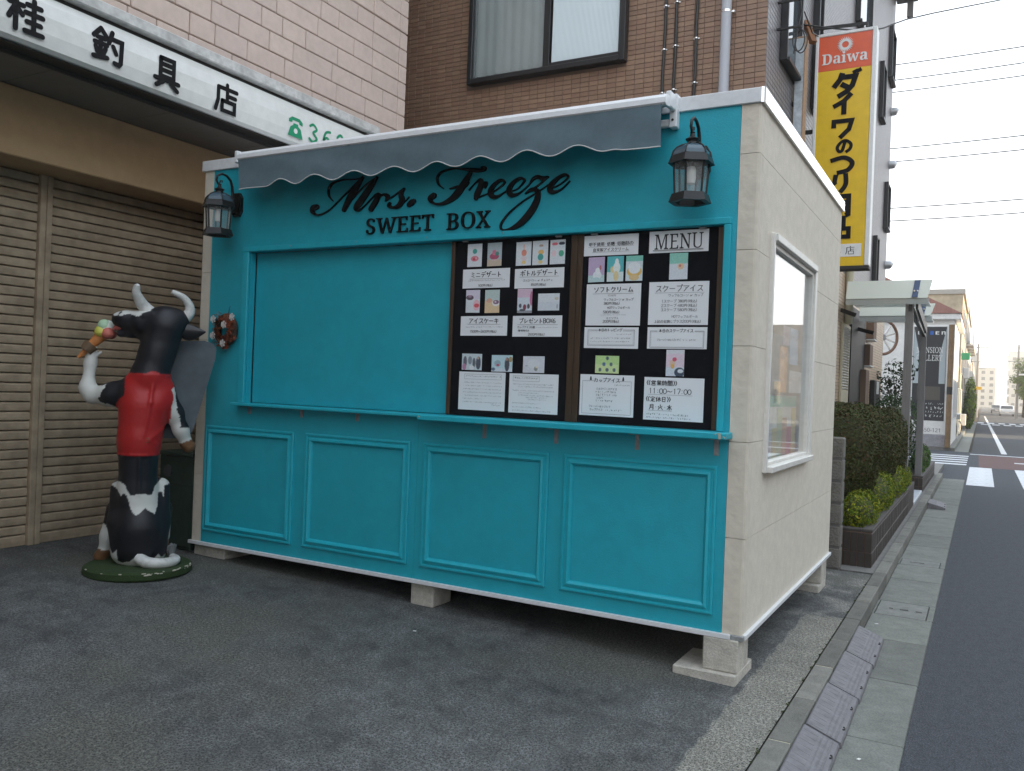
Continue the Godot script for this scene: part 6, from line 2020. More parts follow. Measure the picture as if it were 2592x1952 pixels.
func build_cow() -> void:
	var t := thing("cow_figure", "black and white standing cow figure in red waistcoat eating an ice cream", "cow statue", Vector3(-3.945, gy(-3.945) - 0.002, 0.575))
	t.rotation.y = deg_to_rad(52.31)
	var W := Color(0.62, 0.62, 0.58)
	var K := Color(0.010, 0.011, 0.015)
	var RED := Color(0.40, 0.012, 0.012)
	var belt := PackedVector2Array([Vector2(-0.19, 0.588), Vector2(-0.137, 0.62), Vector2(-0.1, 0.598), Vector2(-0.068, 0.53), Vector2(0.005, 0.542), Vector2(0.067, 0.528), Vector2(0.084, 0.585), Vector2(0.132, 0.635), Vector2(0.19, 0.594), Vector2(0.149, 0.581), Vector2(0.142, 0.506), Vector2(0.129, 0.544), Vector2(0.107, 0.541), Vector2(0.107, 0.46), Vector2(0.09, 0.403), Vector2(0.027, 0.445), Vector2(-0.026, 0.396), Vector2(-0.058, 0.437), Vector2(-0.086, 0.53), Vector2(-0.111, 0.544), Vector2(-0.122, 0.521), Vector2(-0.147, 0.564)])
	var low := PackedVector2Array([Vector2(-0.3, 0.21), Vector2(-0.19, 0.2), Vector2(-0.162, 0.135), Vector2(-0.136, 0.165), Vector2(-0.128, 0.094), Vector2(-0.1, 0.076), Vector2(-0.046, 0.097), Vector2(-0.008, 0.136), Vector2(0.027, 0.1), Vector2(0.065, 0.075), Vector2(0.102, 0.07), Vector2(0.114, 0.083), Vector2(0.1, 0.11), Vector2(0.122, 0.13), Vector2(0.144, 0.102), Vector2(0.175, 0.118), Vector2(0.4, 0.109), Vector2(0.4, -0.3), Vector2(-0.3, -0.3)])
	var fn := FastNoiseLite.new()
	fn.seed = 5
	fn.frequency = 9.0
	var paint := func(p: Vector3, kind: String) -> Color:
		var q := Vector2(p.x, p.y)
		var w := fn.get_noise_3d(p.x, p.y, p.z)
		match kind:
			"torso":
				var hem := 0.792 + 0.35 * (p.x + 0.03) * (p.x + 0.03)
				if p.y > hem and p.y < 1.352 + 0.02 * w:
					return RED
				if p.z > -0.08 and Geometry2D.is_point_in_polygon(q, belt):
					return W
				if Geometry2D.is_point_in_polygon(q, low):
					return W
				return K
			"leg":
				return W if p.y < 0.30 + 0.05 * w else K
			"tail":
				return W
			"arm_l":
				if p.x > -0.125 and p.y > 1.12 and p.y < 1.34:
					return RED
				return K if (p.x > -0.265 + 0.05 * w and p.y > 1.145 + 0.22 * (p.x + 0.27) * (p.x + 0.27) * 8.0 * 0.0 - 0.35 * (p.x + 0.25) + 0.05 * w) else W
			"arm_r":
				if p.x < 0.150 and p.y > 1.05:
					return RED
				return K if p.x > 0.205 + (1.15 - p.y) * 0.17 + 0.04 * w and p.y > 0.98 else W
			"hoof":
				return Color(0.16, 0.075, 0.035)
			"snout":
				return W if p.y > 1.735 + 0.02 * w and p.x < 0.02 else K
		return K
	var b := [
		# head and neck
		[Vector3(0.10, 1.705, 0.0), Vector3(0.185, 1.715, 0.0), 0.095, 0.080, "head"],
		[Vector3(0.12, 1.70, 0.0), Vector3(-0.02, 1.682, -0.03), 0.105, 0.088, "snout"],
		[Vector3(-0.02, 1.690, -0.03), Vector3(-0.135, 1.705, -0.06), 0.078, 0.056, "snout"],
		[Vector3(-0.135, 1.705, -0.06), Vector3(-0.180, 1.708, -0.075), 0.056, 0.046, "snout"],
		[Vector3(0.03, 1.630, -0.02), Vector3(-0.10, 1.622, -0.05), 0.060, 0.034, "head", 0.025],
		[Vector3(-0.10, 1.622, -0.05), Vector3(-0.165, 1.612, -0.065), 0.034, 0.026, "head", 0.02],
		[Vector3(0.11, 1.66, 0.0), Vector3(0.068, 1.49, 0.0), 0.125, 0.112, "head"],
		[Vector3(0.068, 1.49, 0.0), Vector3(0.027, 1.33, 0.0), 0.108, 0.128, "torso"],
		# trunk
		[Vector3(-0.035, 1.255, 0.0), Vector3(0.085, 1.255, 0.0), 0.088, 0.088, "torso"],
		[Vector3(-0.025, 1.18, 0.0), Vector3(0.070, 1.18, 0.0), 0.112, 0.112, "torso"],
		[Vector3(-0.030, 1.11, 0.0), Vector3(-0.030, 0.88, 0.0), 0.132, 0.122, "torso"],
		[Vector3(0.036, 1.12, 0.0), Vector3(-0.010, 0.88, 0.0), 0.128, 0.115, "torso"],
		[Vector3(-0.025, 0.90, 0.0), Vector3(-0.022, 0.52, -0.01), 0.128, 0.118, "torso"],
		[Vector3(0.052, 1.330, 0.098), Vector3(0.036, 1.15, 0.132), 0.008, 0.010, "torso", 0.016],
		[Vector3(0.036, 1.15, 0.132), Vector3(0.002, 0.93, 0.128), 0.010, 0.008, "torso", 0.016],
		[Vector3(-0.020, 0.78, 0.122), Vector3(-0.012, 0.54, 0.112), 0.008, 0.008, "torso", 0.016],
		[Vector3(-0.130, 0.965, 0.060), Vector3(-0.020, 0.905, 0.126), 0.010, 0.009, "torso", 0.018],
		[Vector3(-0.120, 0.880, 0.070), Vector3(-0.020, 0.895, 0.126), 0.008, 0.008, "torso", 0.018],
		[Vector3(0.115, 0.975, 0.060), Vector3(0.036, 0.905, 0.122), 0.010, 0.009, "torso", 0.018],
		[Vector3(0.085, 0.870, 0.085), Vector3(0.036, 0.895, 0.122), 0.008, 0.008, "torso", 0.018],
		[Vector3(-0.02, 0.55, -0.02), Vector3(-0.004, 0.30, 0.0), 0.125, 0.160, "torso"],
		[Vector3(-0.004, 0.30, 0.0), Vector3(0.0, 0.17, 0.0), 0.160, 0.155, "torso"],
		# haunches
		[Vector3(-0.135, 0.555, -0.06), Vector3(-0.110, 0.34, -0.02), 0.058, 0.090, "torso", 0.03],
		[Vector3(-0.110, 0.34, -0.02), Vector3(-0.085, 0.14, 0.0), 0.090, 0.090, "torso", 0.03],
		[Vector3(0.125, 0.570, -0.06), Vector3(0.105, 0.34, -0.02), 0.058, 0.088, "torso", 0.03],
		[Vector3(0.105, 0.34, -0.02), Vector3(0.085, 0.14, 0.0), 0.088, 0.092, "torso", 0.03],
		# hind legs in front
		[Vector3(-0.150, 0.40, -0.15), Vector3(-0.195, 0.22, -0.17), 0.068, 0.050, "leg"],
		[Vector3(-0.195, 0.22, -0.17), Vector3(-0.222, 0.11, -0.18), 0.046, 0.040, "leg"],
		[Vector3(-0.222, 0.105, -0.18), Vector3(-0.238, 0.072, -0.19), 0.044, 0.050, "hoof", 0.012],
		[Vector3(0.140, 0.40, -0.15), Vector3(0.150, 0.20, -0.22), 0.068, 0.050, "leg"],
		[Vector3(0.150, 0.20, -0.22), Vector3(0.150, 0.085, -0.25), 0.044, 0.046, "hoof", 0.012],
		# arms
		[Vector3(-0.085, 1.235, -0.01), Vector3(-0.20, 1.195, -0.06), 0.085, 0.074, "arm_l"],
		[Vector3(-0.20, 1.195, -0.06), Vector3(-0.325, 1.185, -0.12), 0.078, 0.050, "arm_l"],
		[Vector3(-0.325, 1.185, -0.12), Vector3(-0.360, 1.235, -0.15), 0.048, 0.046, "arm_l"],
		[Vector3(-0.360, 1.235, -0.15), Vector3(-0.350, 1.400, -0.18), 0.046, 0.033, "arm_l"],
		[Vector3(-0.350, 1.400, -0.18), Vector3(-0.342, 1.462, -0.18), 0.034, 0.038, "arm_l"],
		[Vector3(0.120, 1.21, -0.01), Vector3(0.195, 1.08, -0.02), 0.075, 0.054, "arm_r"],
		[Vector3(0.195, 1.08, -0.02), Vector3(0.236, 0.965, -0.03), 0.054, 0.046, "arm_r"],
		[Vector3(0.240, 0.965, -0.03), Vector3(0.272, 0.885, -0.05), 0.046, 0.042, "arm_r"],
		[Vector3(0.278, 0.870, -0.05), Vector3(0.296, 0.848, -0.055), 0.044, 0.046, "hoof", 0.012],
	]
	# rolled hem and collar of the waistcoat
	for k in 16:
		var a0 := TAU * k / 16.0
		var a1 := TAU * (k + 1) / 16.0
		b.append([Vector3(-0.026 + cos(a0) * 0.122, 0.800, sin(a0) * 0.122), Vector3(-0.026 + cos(a1) * 0.122, 0.800, sin(a1) * 0.122), 0.009, 0.009, "torso", 0.012])
		b.append([Vector3(0.033 + cos(a0) * 0.115, 1.338, sin(a0) * 0.115), Vector3(0.033 + cos(a1) * 0.115, 1.338, sin(a1) * 0.115), 0.010, 0.010, "torso", 0.014])
	# brow, cheek and nostril
	b.append([Vector3(0.03, 1.745, 0.055), Vector3(-0.02, 1.735, 0.048), 0.022, 0.016, "head", 0.02])
	b.append([Vector3(-0.165, 1.735, -0.045), Vector3(-0.180, 1.722, -0.04), 0.016, 0.012, "head", 0.015])
	# fingers of the hand that holds the cone, and of the lowered hand
	for k in 4:
		var dx := -0.030 + k * 0.020
		b.append([Vector3(-0.345 + dx * 0.4, 1.468, -0.165), Vector3(-0.350 + dx, 1.500 + 0.004 * (k % 2), -0.150), 0.014, 0.011, "tail", 0.008])
		b.append([Vector3(-0.350 + dx, 1.500 + 0.004 * (k % 2), -0.150), Vector3(-0.346 + dx, 1.516, -0.168), 0.011, 0.009, "tail", 0.006])
	b.append([Vector3(-0.322, 1.452, -0.17), Vector3(-0.286, 1.482, -0.165), 0.014, 0.010, "tail", 0.008])
	var body := part_mesh(bone_mesh(b, 0.0085, 0.045, paint), "body", M.cow, t, true)
	body.position = Vector3.ZERO
	# horns, ears
	var s := mb()
	tube(s, smooth_path([Vector3(0.035, 1.745, -0.01), Vector3(-0.018, 1.792, -0.02), Vector3(-0.055, 1.842, 0.0), Vector3(-0.077, 1.890, 0.02), Vector3(-0.074, 1.935, 0.03)]), taper(17, 0.047, 0.021), 12)
	lathe(s, [Vector2(0.020, 0.0), Vector2(0.014, 0.012), Vector2(0.0, 0.018)], Vector3(-0.074, 1.934, 0.03), 12)
	part(s, "horn", M.cow_white, t, true)
	s = mb()
	tube(s, smooth_path([Vector3(0.222, 1.728, 0.0), Vector3(0.262, 1.775, 0.0), Vector3(0.260, 1.828, 0.0), Vector3(0.220, 1.880, 0.01), Vector3(0.145, 1.914, 0.02)]), taper(17, 0.042, 0.016), 12)
	part(s, "horn", M.cow_white, t, true)
	for e: Array in [[Vector3(0.195, 1.655, 0.03), Vector3(0.372, 1.650, 0.05), 1.1], [Vector3(0.06, 1.66, -0.10), Vector3(0.02, 1.62, -0.24), 0.85]]:
		s = mb()
		var dirv: Vector3 = (e[1] - e[0])
		var up := Vector3.UP
		var side := dirv.normalized().cross(up).normalized()
		var rings := []
		for i in 13:
			var u := i / 12.0
			var wd: float = 0.050 * sin(PI * pow(u, 0.62) * 0.98 + 0.03) * e[2] + 0.004
			var c: Vector3 = e[0] + dirv * u + Vector3.UP * (-0.012 * sin(PI * u))
			var ring := []
			for k in 12:
				var a := TAU * k / 12.0
				ring.append(c + up * cos(a) * wd + side * sin(a) * (wd * 0.38))
			rings.append(ring)
		for i in 12:
			for k in 12:
				var k2 := (k + 1) % 12
				var c0: Vector3 = e[0] + dirv * (i / 12.0)
				var pp := [rings[i][k], rings[i][k2], rings[i + 1][k2], rings[i + 1][k]]
				var nn := []
				for v: Vector3 in pp:
					var rel := v - c0
					rel -= dirv.normalized() * rel.dot(dirv.normalized())
					nn.append((up * rel.dot(up) * 0.4 + side * rel.dot(side) * 1.6).normalized())
				smooth_quad(s, pp, nn)
		part(s, "ear", M.cow_black, t, true)
	# tail lying round the rump, tuft
	s = mb()
	tube(s, smooth_path([Vector3(0.00, 0.115, 0.13), Vector3(0.05, 0.092, 0.175), Vector3(0.132, 0.084, 0.190), Vector3(0.210, 0.084, 0.145), Vector3(0.236, 0.086, 0.085), Vector3(0.215, 0.090, 0.02)]), taper(21, 0.040, 0.026), 12)
	part(s, "tail", M.cow_white, t, true)
	s = mb()
	for k in 26:
		var a := rng.randf() * TAU
		var sp := rng.randf_range(0.01, 0.045)
		tube(s, [Vector3(0.205, 0.085, 0.01), Vector3(0.205 + cos(a) * sp * 0.5, 0.125, 0.0 + sin(a) * sp * 0.5), Vector3(0.205 + cos(a) * sp, 0.165 + rng.randf() * 0.02, sin(a) * sp)], [0.012, 0.011, 0.004], 5)
	part(s, "tail_tuft", mat(0.22, 0.23, 0.23, 0.9), t, true)
	# waistcoat back strap and buckle, seams
	s = mb()
	var bz := 0.130
	for q: Array in [[-0.028, 0.02], [0.028, 0.02]]:
		pass
	bx(s, Vector3(-0.012, 0.885, bz), Vector3(0.034, 0.890, bz + 0.006), 0.001)
	bx(s, Vector3(-0.012, 0.912, bz), Vector3(0.034, 0.917, bz + 0.006), 0.001)
	bx(s, Vector3(-0.012, 0.890, bz), Vector3(-0.007, 0.912, bz + 0.006), 0.001)
	bx(s, Vector3(0.029, 0.890, bz), Vector3(0.034, 0.912, bz + 0.006), 0.001)
	part(s, "buckle", mat(0.16, 0.06, 0.02, 0.4, {metal = 0.4}), t, true)
	# ice cream: sugar cone, scoops, brown sleeve
	s = mb()
	var tip := Vector3(-0.424, 1.436, -0.16)
	var top := Vector3(-0.290, 1.592, -0.16)
	tube(s, [tip, tip.lerp(top, 0.5), top, top + (top - tip) * 0.06], [0.010, 0.026, 0.042, 0.044], 14)
	var cone := part(s, "cone", mat(0.55, 0.20, 0.05, 0.6, {tex = T.dirt, mid = 0.8, scale = 6.0}), t, true)
	s = mb()
	var along := (top - tip).normalized()
	var mid := tip.lerp(top, 0.47)
	tube(s, [mid - along * 0.030, mid + along * 0.030], [0.046, 0.056], 6)
	part(s, "sleeve", mat(0.14, 0.085, 0.045, 0.6), cone, true)
	var cols := [[Vector3(-0.258, 1.640, -0.16), 0.064, Vector3(0.68, 0.70, 0.62)], [Vector3(-0.290, 1.622, -0.135), 0.042, Vector3(0.62, 0.60, 0.10)], [Vector3(-0.248, 1.612, -0.120), 0.042, Vector3(0.58, 0.16, 0.12)], [Vector3(-0.272, 1.662, -0.140), 0.044, Vector3(0.42, 0.60, 0.40)], [Vector3(-0.225, 1.606, -0.145), 0.034, Vector3(0.42, 0.09, 0.07)]]
	for c: Array in cols:
		s = mb()
		var prof := []
		for i in 11:
			var a := PI * i / 10.0
			prof.append(Vector2(sin(a) * c[1] * (1.0 + 0.04 * sin(i * 5.0)), -cos(a) * c[1]))
		lathe(s, prof, c[0], 18)
		part(s, "scoop", mat(c[2].x, c[2].y, c[2].z, 0.5), t, true)
	s = mb()
	tube(s, [Vector3(-0.16, 1.655, -0.06), Vector3(-0.195, 1.650, -0.075), Vector3(-0.212, 1.638, -0.09)], [0.022, 0.020, 0.010], 8)
	part(s, "tongue", mat(0.42, 0.11, 0.09, 0.5), t, true)
	# the chalkboard held at the side, seen from behind
	s = mb()
	prism(s, PackedVector2Array([Vector2(0.10, 1.575), Vector2(0.375, 1.595), Vector2(0.430, 1.580), Vector2(0.458, 1.545), Vector2(0.453, 1.468), Vector2(0.328, 0.978), Vector2(0.308, 0.93), Vector2(0.27, 0.90), Vector2(0.08, 0.895), Vector2(0.06, 0.93)]), Vector3(0, 0, -0.135), Vector3.RIGHT, Vector3.UP, Vector3.BACK, 0.022)
	part(s, "held_board", M.grey_board, t, true)
	# grass-green base, chipped
	s = mb()
	lathe(s, [Vector2(0.0, 0.058), Vector2(0.325, 0.056), Vector2(0.343, 0.046), Vector2(0.346, 0.012), Vector2(0.338, 0.0), Vector2(0.0, 0.0)], Vector3.ZERO, 48)
	var base := part(s, "base", mat(0.030, 0.060, 0.014, 0.9, {tex = T.speck, mid = 0.55, scale = 3.0, nrm = T.n_grain}), t, true)
	s = mb()
	for k in 34:
		var a := rng.randf_range(0.15, 1.5) if k < 26 else rng.randf() * PI
		var r := rng.randf_range(0.335, 0.344)
		var c := Vector3(cos(a) * r, rng.randf_range(0.040, 0.056), sin(a) * r)
		var sz := rng.randf_range(0.004, 0.014)
		obx(s, Transform3D(Basis(Vector3.UP, -a + PI * 0.5), c), Vector3(sz, 0.003, 0.004), 0.001)
	part(s, "paint_chip", mat(0.50, 0.47, 0.38, 0.9), base, true)

func smooth_path(p: Array) -> Array:
	var v := PackedVector3Array()
	for q: Vector3 in p:
		v.append(q)
	var out := []
	for q in spline(v, 4):
		out.append(q)
	return out

func taper(n: int, a: float, b: float) -> Array:
	var out := []
	for i in n:
		out.append(lerpf(a, b, pow(float(i) / (n - 1), 1.2)))
	return out

# ---------------------------------------------------------------- wreath, cabinet
func build_corner_things() -> void:
	var c := Vector3(-3.79, 1.822, 0.03)
	var t := thing("wreath", "small wreath of pine cones and white roses hung left of hatch", "wreath", Vector3(c.x, c.y - 0.14, 0.002))
	var s := mb()
	var p := []
	for k in 25:
		var a := TAU * k / 24.0
		p.append(c + Vector3(cos(a) * 0.085, sin(a) * 0.095, 0))
	tube(s, p, 0.026, 8)
	part(s, "ring", M.twig, t)
	var browns := [mat(0.22, 0.050, 0.022, 0.7), mat(0.32, 0.075, 0.03, 0.7), mat(0.085, 0.028, 0.014, 0.7), mat(0.25, 0.09, 0.035, 0.7)]
	for k in 78:
		var a := TAU * k / 46.0 * 3.0 + rng.randf() * 0.3
		var r := rng.randf_range(0.040, 0.118)
		var at := c + Vector3(cos(a) * r, sin(a) * r * 1.12, rng.randf_range(0.012, 0.036))
		s = mb()
		var out := Vector3(cos(a), sin(a), rng.randf_range(0.4, 1.4)).normalized()
		var u := out.cross(Vector3.UP).normalized()
		var v := out.cross(u)
		for ring in 3:
			var rr: float = [0.021, 0.016, 0.009][ring]
			var hh: float = [0.0, 0.010, 0.019][ring]
			for q in 7:
				var b := TAU * (q + ring * 0.5) / 7.0
				var d := u * cos(b) + v * sin(b)
				var e := u * cos(b + 0.45) + v * sin(b + 0.45)
				trin(s, at + out * hh, at + out * (hh + 0.003) + d * rr, at + out * (hh - 0.002) + e * rr, out)
		part(s, "pine_cone", browns[rng.randi() % 4], t)
	for q: Array in [[-0.085, 0.075], [0.025, 0.035], [-0.085, -0.045], [0.02, -0.10], [0.105, 0.09]]:
		s = mb()
		var at := c + Vector3(q[0], q[1], 0.045)
		for ring in 3:
			for k in 6:
				var a := TAU * (k + ring * 0.5) / 6.0
				var rr: float = [0.026, 0.018, 0.010][ring]
				var hh: float = ring * 0.006
				var d := Vector3(cos(a), sin(a), 0)
				var e := Vector3(cos(a + 0.8), sin(a + 0.8), 0)
				quadn(s, at + Vector3(0, 0, hh), at + d * rr + Vector3(0, 0, hh + 0.004), at + (d + e).normalized() * rr * 1.15 + Vector3(0, 0, hh + 0.001), at + e * rr + Vector3(0, 0, hh + 0.004), Vector3.BACK)
		part(s, "rose", mat(0.66, 0.62, 0.58, 0.8), t)
	s = mb()
	tube(s, [Vector3(-3.79, 1.92, 0.02), Vector3(-3.785, 2.0, 0.004)], 0.002, 5)
	part(s, "cord", M.twig, t)
	# cabinet behind the cow
	var g := thing("storage_locker", "dark green metal locker standing beside the left end of kiosk", "locker", Vector3(-4.33, 0.15, -0.28))
	s = mb()
	bx(s, Vector3(-4.52, 0.152, -0.52), Vector3(-4.145, 0.86, -0.03), 0.006)
	part(s, "body", M.green_box, g)
	s = mb()
	bx(s, Vector3(-4.535, 0.861, -0.53), Vector3(-4.14, 0.89, -0.015), 0.006)
	part(s, "lid", M.green_box, g)
	s = mb()
	bx(s, Vector3(-4.50, 0.645, -0.029), Vector3(-4.16, 0.655, -0.024))
	bx(s, Vector3(-4.50, 0.18, -0.029), Vector3(-4.16, 0.635, -0.022), 0.004)
	part(s, "door", M.green_box, g)
	s = mb()
	tube(s, [Vector3(-4.42, 0.74, -0.03), Vector3(-4.42, 0.74, -0.018)], 0.045, 16)
	part(s, "badge", mat(0.05, 0.06, 0.07, 0.4), g)

	for q: Array in [[Vector3(0.44, -0.0985, -2.15), 0.012, 0.7, "tiny white paper scrap lying in the gutter"], [Vector3(-1.75, gy(-1.75) + 0.001, 0.42), 0.009, 0.2, "tiny white paper scrap on the forecourt before the kiosk"], [Vector3(0.62, -0.0985, 0.36), 0.010, 1.2, "tiny pale scrap in the gutter beside the second ramp"]]:
		s = mb()
		obx(s, Transform3D(Basis(Vector3.UP, q[2]), q[0] + Vector3(0, 0.002, 0)), Vector3(q[1], 0.0012, q[1] * 0.6))
		whole(s, "litter", M.sign_white, q[3], "litter", q[0], "scraps of litter")
	s = mb()
	for k in 60:
		var z := rng.randf_range(-1.2, 1.6) if k < 45 else rng.randf_range(-3.2, -1.4)
		var at := Vector3(0.269 + rng.randf_range(-0.004, 0.004), -0.002, snappedf(z, 0.13) + rng.randf_range(-0.02, 0.02))
		for e in 4:
			leaf(s, at + Vector3(rng.randf_range(-0.006, 0.006), rng.randf_range(0.002, 0.010), rng.randf_range(-0.008, 0.008)), Vector3(rng.randf_range(-1, 1), 1, rng.randf_range(-1, 1)).normalized(), rng.randf_range(0.008, 0.016), Color(0.05, 0.065, 0.02))
	var weeds := part(s, "weeds", M.leaf)
	tag(weeds, "scrubby moss and weeds in the crack along the kerb", "weeds")
	weeds.set_meta("kind", "stuff")

# ---------------------------------------------------------------- projecting sign on the grey wall
func build_projecting_sign() -> void:
	var t := thing("projecting_sign", "tall yellow and orange fishing tackle sign projecting over the pavement", "sign", Vector3(-0.41, 2.92, -5.6))
	var z0 := -5.68
	var z1 := -5.5
	var s := mb()
	bx(s, Vector3(-0.725, 2.955, z0), Vector3(-0.69, 5.555, z1 + 0.012), 0.006)
	bx(s, Vector3(-0.135, 2.955, z0), Vector3(-0.088, 5.555, z1 + 0.012), 0.006)
	bx(s, Vector3(-0.69, 5.52, z0), Vector3(-0.135, 5.555, z1 + 0.012), 0.006)
	part(s, "frame", M.sign_white, t)
	s = mb()
	bx(s, Vector3(-0.725, 2.915, z0), Vector3(-0.085, 2.954, z1 + 0.004), 0.004)
	part(s, "bottom_rail", M.dark_steel, t)
	s = mb()
	bx(s, Vector3(-0.69, 2.955, z0 + 0.01), Vector3(-0.135, 5.135, z1), 0.001)
	part(s, "yellow_face", M.yellow, t)
	s = mb()
	bx(s, Vector3(-0.69, 5.135, z0 + 0.01), Vector3(-0.135, 5.52, z1 + 0.002), 0.002)
	part(s, "orange_face", M.orange, t)
	# sun mark: ring of pointed rays, drawn as raised pieces
	s = mb()
	for k in 26:
		var a := TAU * k / 26.0
		var d := Vector2(cos(a), sin(a))
		var n := Vector2(-d.y, d.x)
		prism(s, PackedVector2Array([d * 0.042 - n * 0.0055, d * 0.060 - n * 0.006, d * 0.088, d * 0.060 + n * 0.006, d * 0.042 + n * 0.0055]), Vector3(-0.412, 5.405, z1 + 0.003), Vector3.RIGHT, Vector3.UP, Vector3.BACK, 0.004)
	var ring := PackedVector2Array()
	for k in 27:
		var a := TAU * k / 26.0
		ring.append(Vector2(cos(a), sin(a)) * 0.042)
	var wd := PackedFloat32Array()
	wd.resize(27)
	wd.fill(0.012)
	ribbon(s, ring, wd, Vector3(-0.412, 5.405, z1), Vector3.RIGHT, Vector3.UP, Vector3.BACK, 0.004, 0.0035)
	part(s, "sun_mark", M.sign_white, t)
	s = SurfaceTool.new()
	latin(s, "Daiwa", "Droid Serif", 700, Rect2(-0.652, 5.205, 0.475, 0.125), Vector3(0, 0, z1 + 0.003), Vector3.RIGHT, Vector3.UP, Vector3.BACK, 0.006)
	part(s, "lettering", M.sign_white, t)
	for c: Array in [["ダ", -0.40, 4.967, 0.32, 1.0], ["イ", -0.407, 4.749, 0.29, 1.0], ["ワ", -0.408, 4.486, 0.275, 1.05], ["の", -0.385, 4.285, 0.19, 1.0], ["つ", -0.408, 4.088, 0.28, 1.1], ["り", -0.408, 3.88, 0.27, 1.0], ["用", -0.41, 3.63, 0.29, 1.0], ["品", -0.41, 3.38, 0.27, 1.0]]:
		for pass_no in 2:
			s = mb()
			var sz: float = c[3] * 0.92
			write(s, c[0], c[1] - sz * 0.5 * c[4], c[2] + sz * 0.5, sz, Vector3(0, 0, z1), Vector3.RIGHT, Vector3.UP, Vector3.BACK, {w = 0.205 + 0.045 * (1 - pass_no), thin = 0.92, lift = 0.0008 + pass_no * 0.004, d = 0.003, sx = c[4]})
			part(s, "character_halo" if pass_no == 0 else "character", M.yellow if pass_no == 0 else M.letter, t)
	s = mb()
	bx(s, Vector3(-0.655, 3.055, z1 + 0.001), Vector3(-0.168, 3.195, z1 + 0.005), 0.001)
	var lb := part(s, "name_label", M.sign_white, t)
	s = mb()
	for q: Array in [["釣", -0.56], ["具", -0.42], ["店", -0.28]]:
		write(s, q[0], q[1] - 0.05, 3.175, 0.10, Vector3(0, 0, z1 + 0.005), Vector3.RIGHT, Vector3.UP, Vector3.BACK, {w = 0.09, thin = 0.6})
	part(s, "lettering", M.ink, lb)
	# rusty carrying arms
	s = mb()
	bar(s, Vector3(-0.83, 5.67, -5.59), Vector3(-0.2, 5.64, -5.59), 0.03, 0.03)
	bar(s, Vector3(-0.21, 5.64, -5.59), Vector3(-0.21, 5.56, -5.59), 0.025, 0.025)
	bar(s, Vector3(-0.83, 4.5, -5.59), Vector3(-0.725, 4.5, -5.59), 0.04, 0.04)
	bar(s, Vector3(-0.83, 3.2, -5.59), Vector3(-0.725, 3.2, -5.59), 0.04, 0.04)
	part(s, "arm", M.dark_steel, t)
	s = mb()
	bar(s, Vector3(-0.83, 5.69, -5.4), Vector3(-0.72, 5.40, -5.3), 0.07, 0.05)
	part(s, "rusty_stay", M.rust, t)
	# pale box sign edge-on in front of it
	var n := thing("edge_sign", "narrow weathered pale sign box with rust streaks on grey wall", "sign", Vector3(-0.76, 3.3, -4.85))
	s = mb()
	bx(s, Vector3(-0.805, 3.3, -4.95), Vector3(-0.715, 5.27, -4.80), 0.004)
	part(s, "box", mat(0.48, 0.52, 0.55, 0.5, {tex = T.dirt, mid = 0.8, scale = 1.5}), n)
	s = mb()
	bx(s, Vector3(-0.716, 3.3, -4.955), Vector3(-0.702, 5.272, -4.797), 0.002)
	bx(s, Vector3(-0.806, 5.271, -4.955), Vector3(-0.702, 5.285, -4.797), 0.002)
	part(s, "rusty_edge", mat(0.42, 0.27, 0.17, 0.8, {tex = T.concrete, mid = 0.7, scale = 3.0}), n)
	s = mb()
	bar(s, Vector3(-0.835, 4.6, -4.87), Vector3(-0.80, 4.6, -4.87), 0.04, 0.04)
	bar(s, Vector3(-0.835, 3.6, -4.87), Vector3(-0.80, 3.6, -4.87), 0.04, 0.04)
	part(s, "bracket", M.dark_steel, n)

# ---------------------------------------------------------------- planting
func leaf(s: SurfaceTool, p: Vector3, n: Vector3, size: float, c: Color, slim := 0.55) -> void:
	var u := n.cross(Vector3(rng.randf_range(-1, 1), rng.randf_range(-1, 1), rng.randf_range(-1, 1))).normalized()
	var v := n.cross(u).normalized()
	var a := p - u * size * 0.5
	var b := p + u * size * 0.5
	var l := p + v * size * slim * 0.5 + n * size * 0.10
	var r := p - v * size * slim * 0.5 + n * size * 0.10
	s.set_color(c)
	trin(s, a, l, b, n)
	trin(s, a, b, r, n)

# leaves over a rounded mass: shape exponent 2 round, 4 clipped hedge
func leaf_mass(s: SurfaceTool, c: Vector3, r: Vector3, count: int, size: float, tones: Array, ex := 3.0, slim := 0.55, lump := 0.10) -> void:
	var f := FastNoiseLite.new()
	f.seed = rng.randi() % 1000
	f.frequency = 1.6
	f.fractal_octaves = 3
	for i in count:
		var d := Vector3(rng.randfn(), rng.randfn(), rng.randfn()).normalized()
		var k := pow(pow(absf(d.x), ex) + pow(absf(d.y), ex) + pow(absf(d.z), ex), -1.0 / ex)
		var p := Vector3(d.x * r.x, d.y * r.y, d.z * r.z) * k
		var bump := 1.0 + lump * 2.0 * f.get_noise_3dv(p + c)
		p = c + p * bump * (1.0 - 0.28 * rng.randf() * rng.randf())
		var n := (Vector3(d.x / r.x, d.y / r.y, d.z / r.z).normalized() + Vector3(rng.randf_range(-0.9, 0.9), rng.randf_range(-0.3, 1.0), rng.randf_range(-0.9, 0.9))).normalized()
		var t: Vector3 = tones[rng.randi() % tones.size()] * rng.randf_range(0.75, 1.25)
		leaf(s, p, n, size * rng.randf_range(0.7, 1.3), Color(t.x, t.y, t.z), slim)

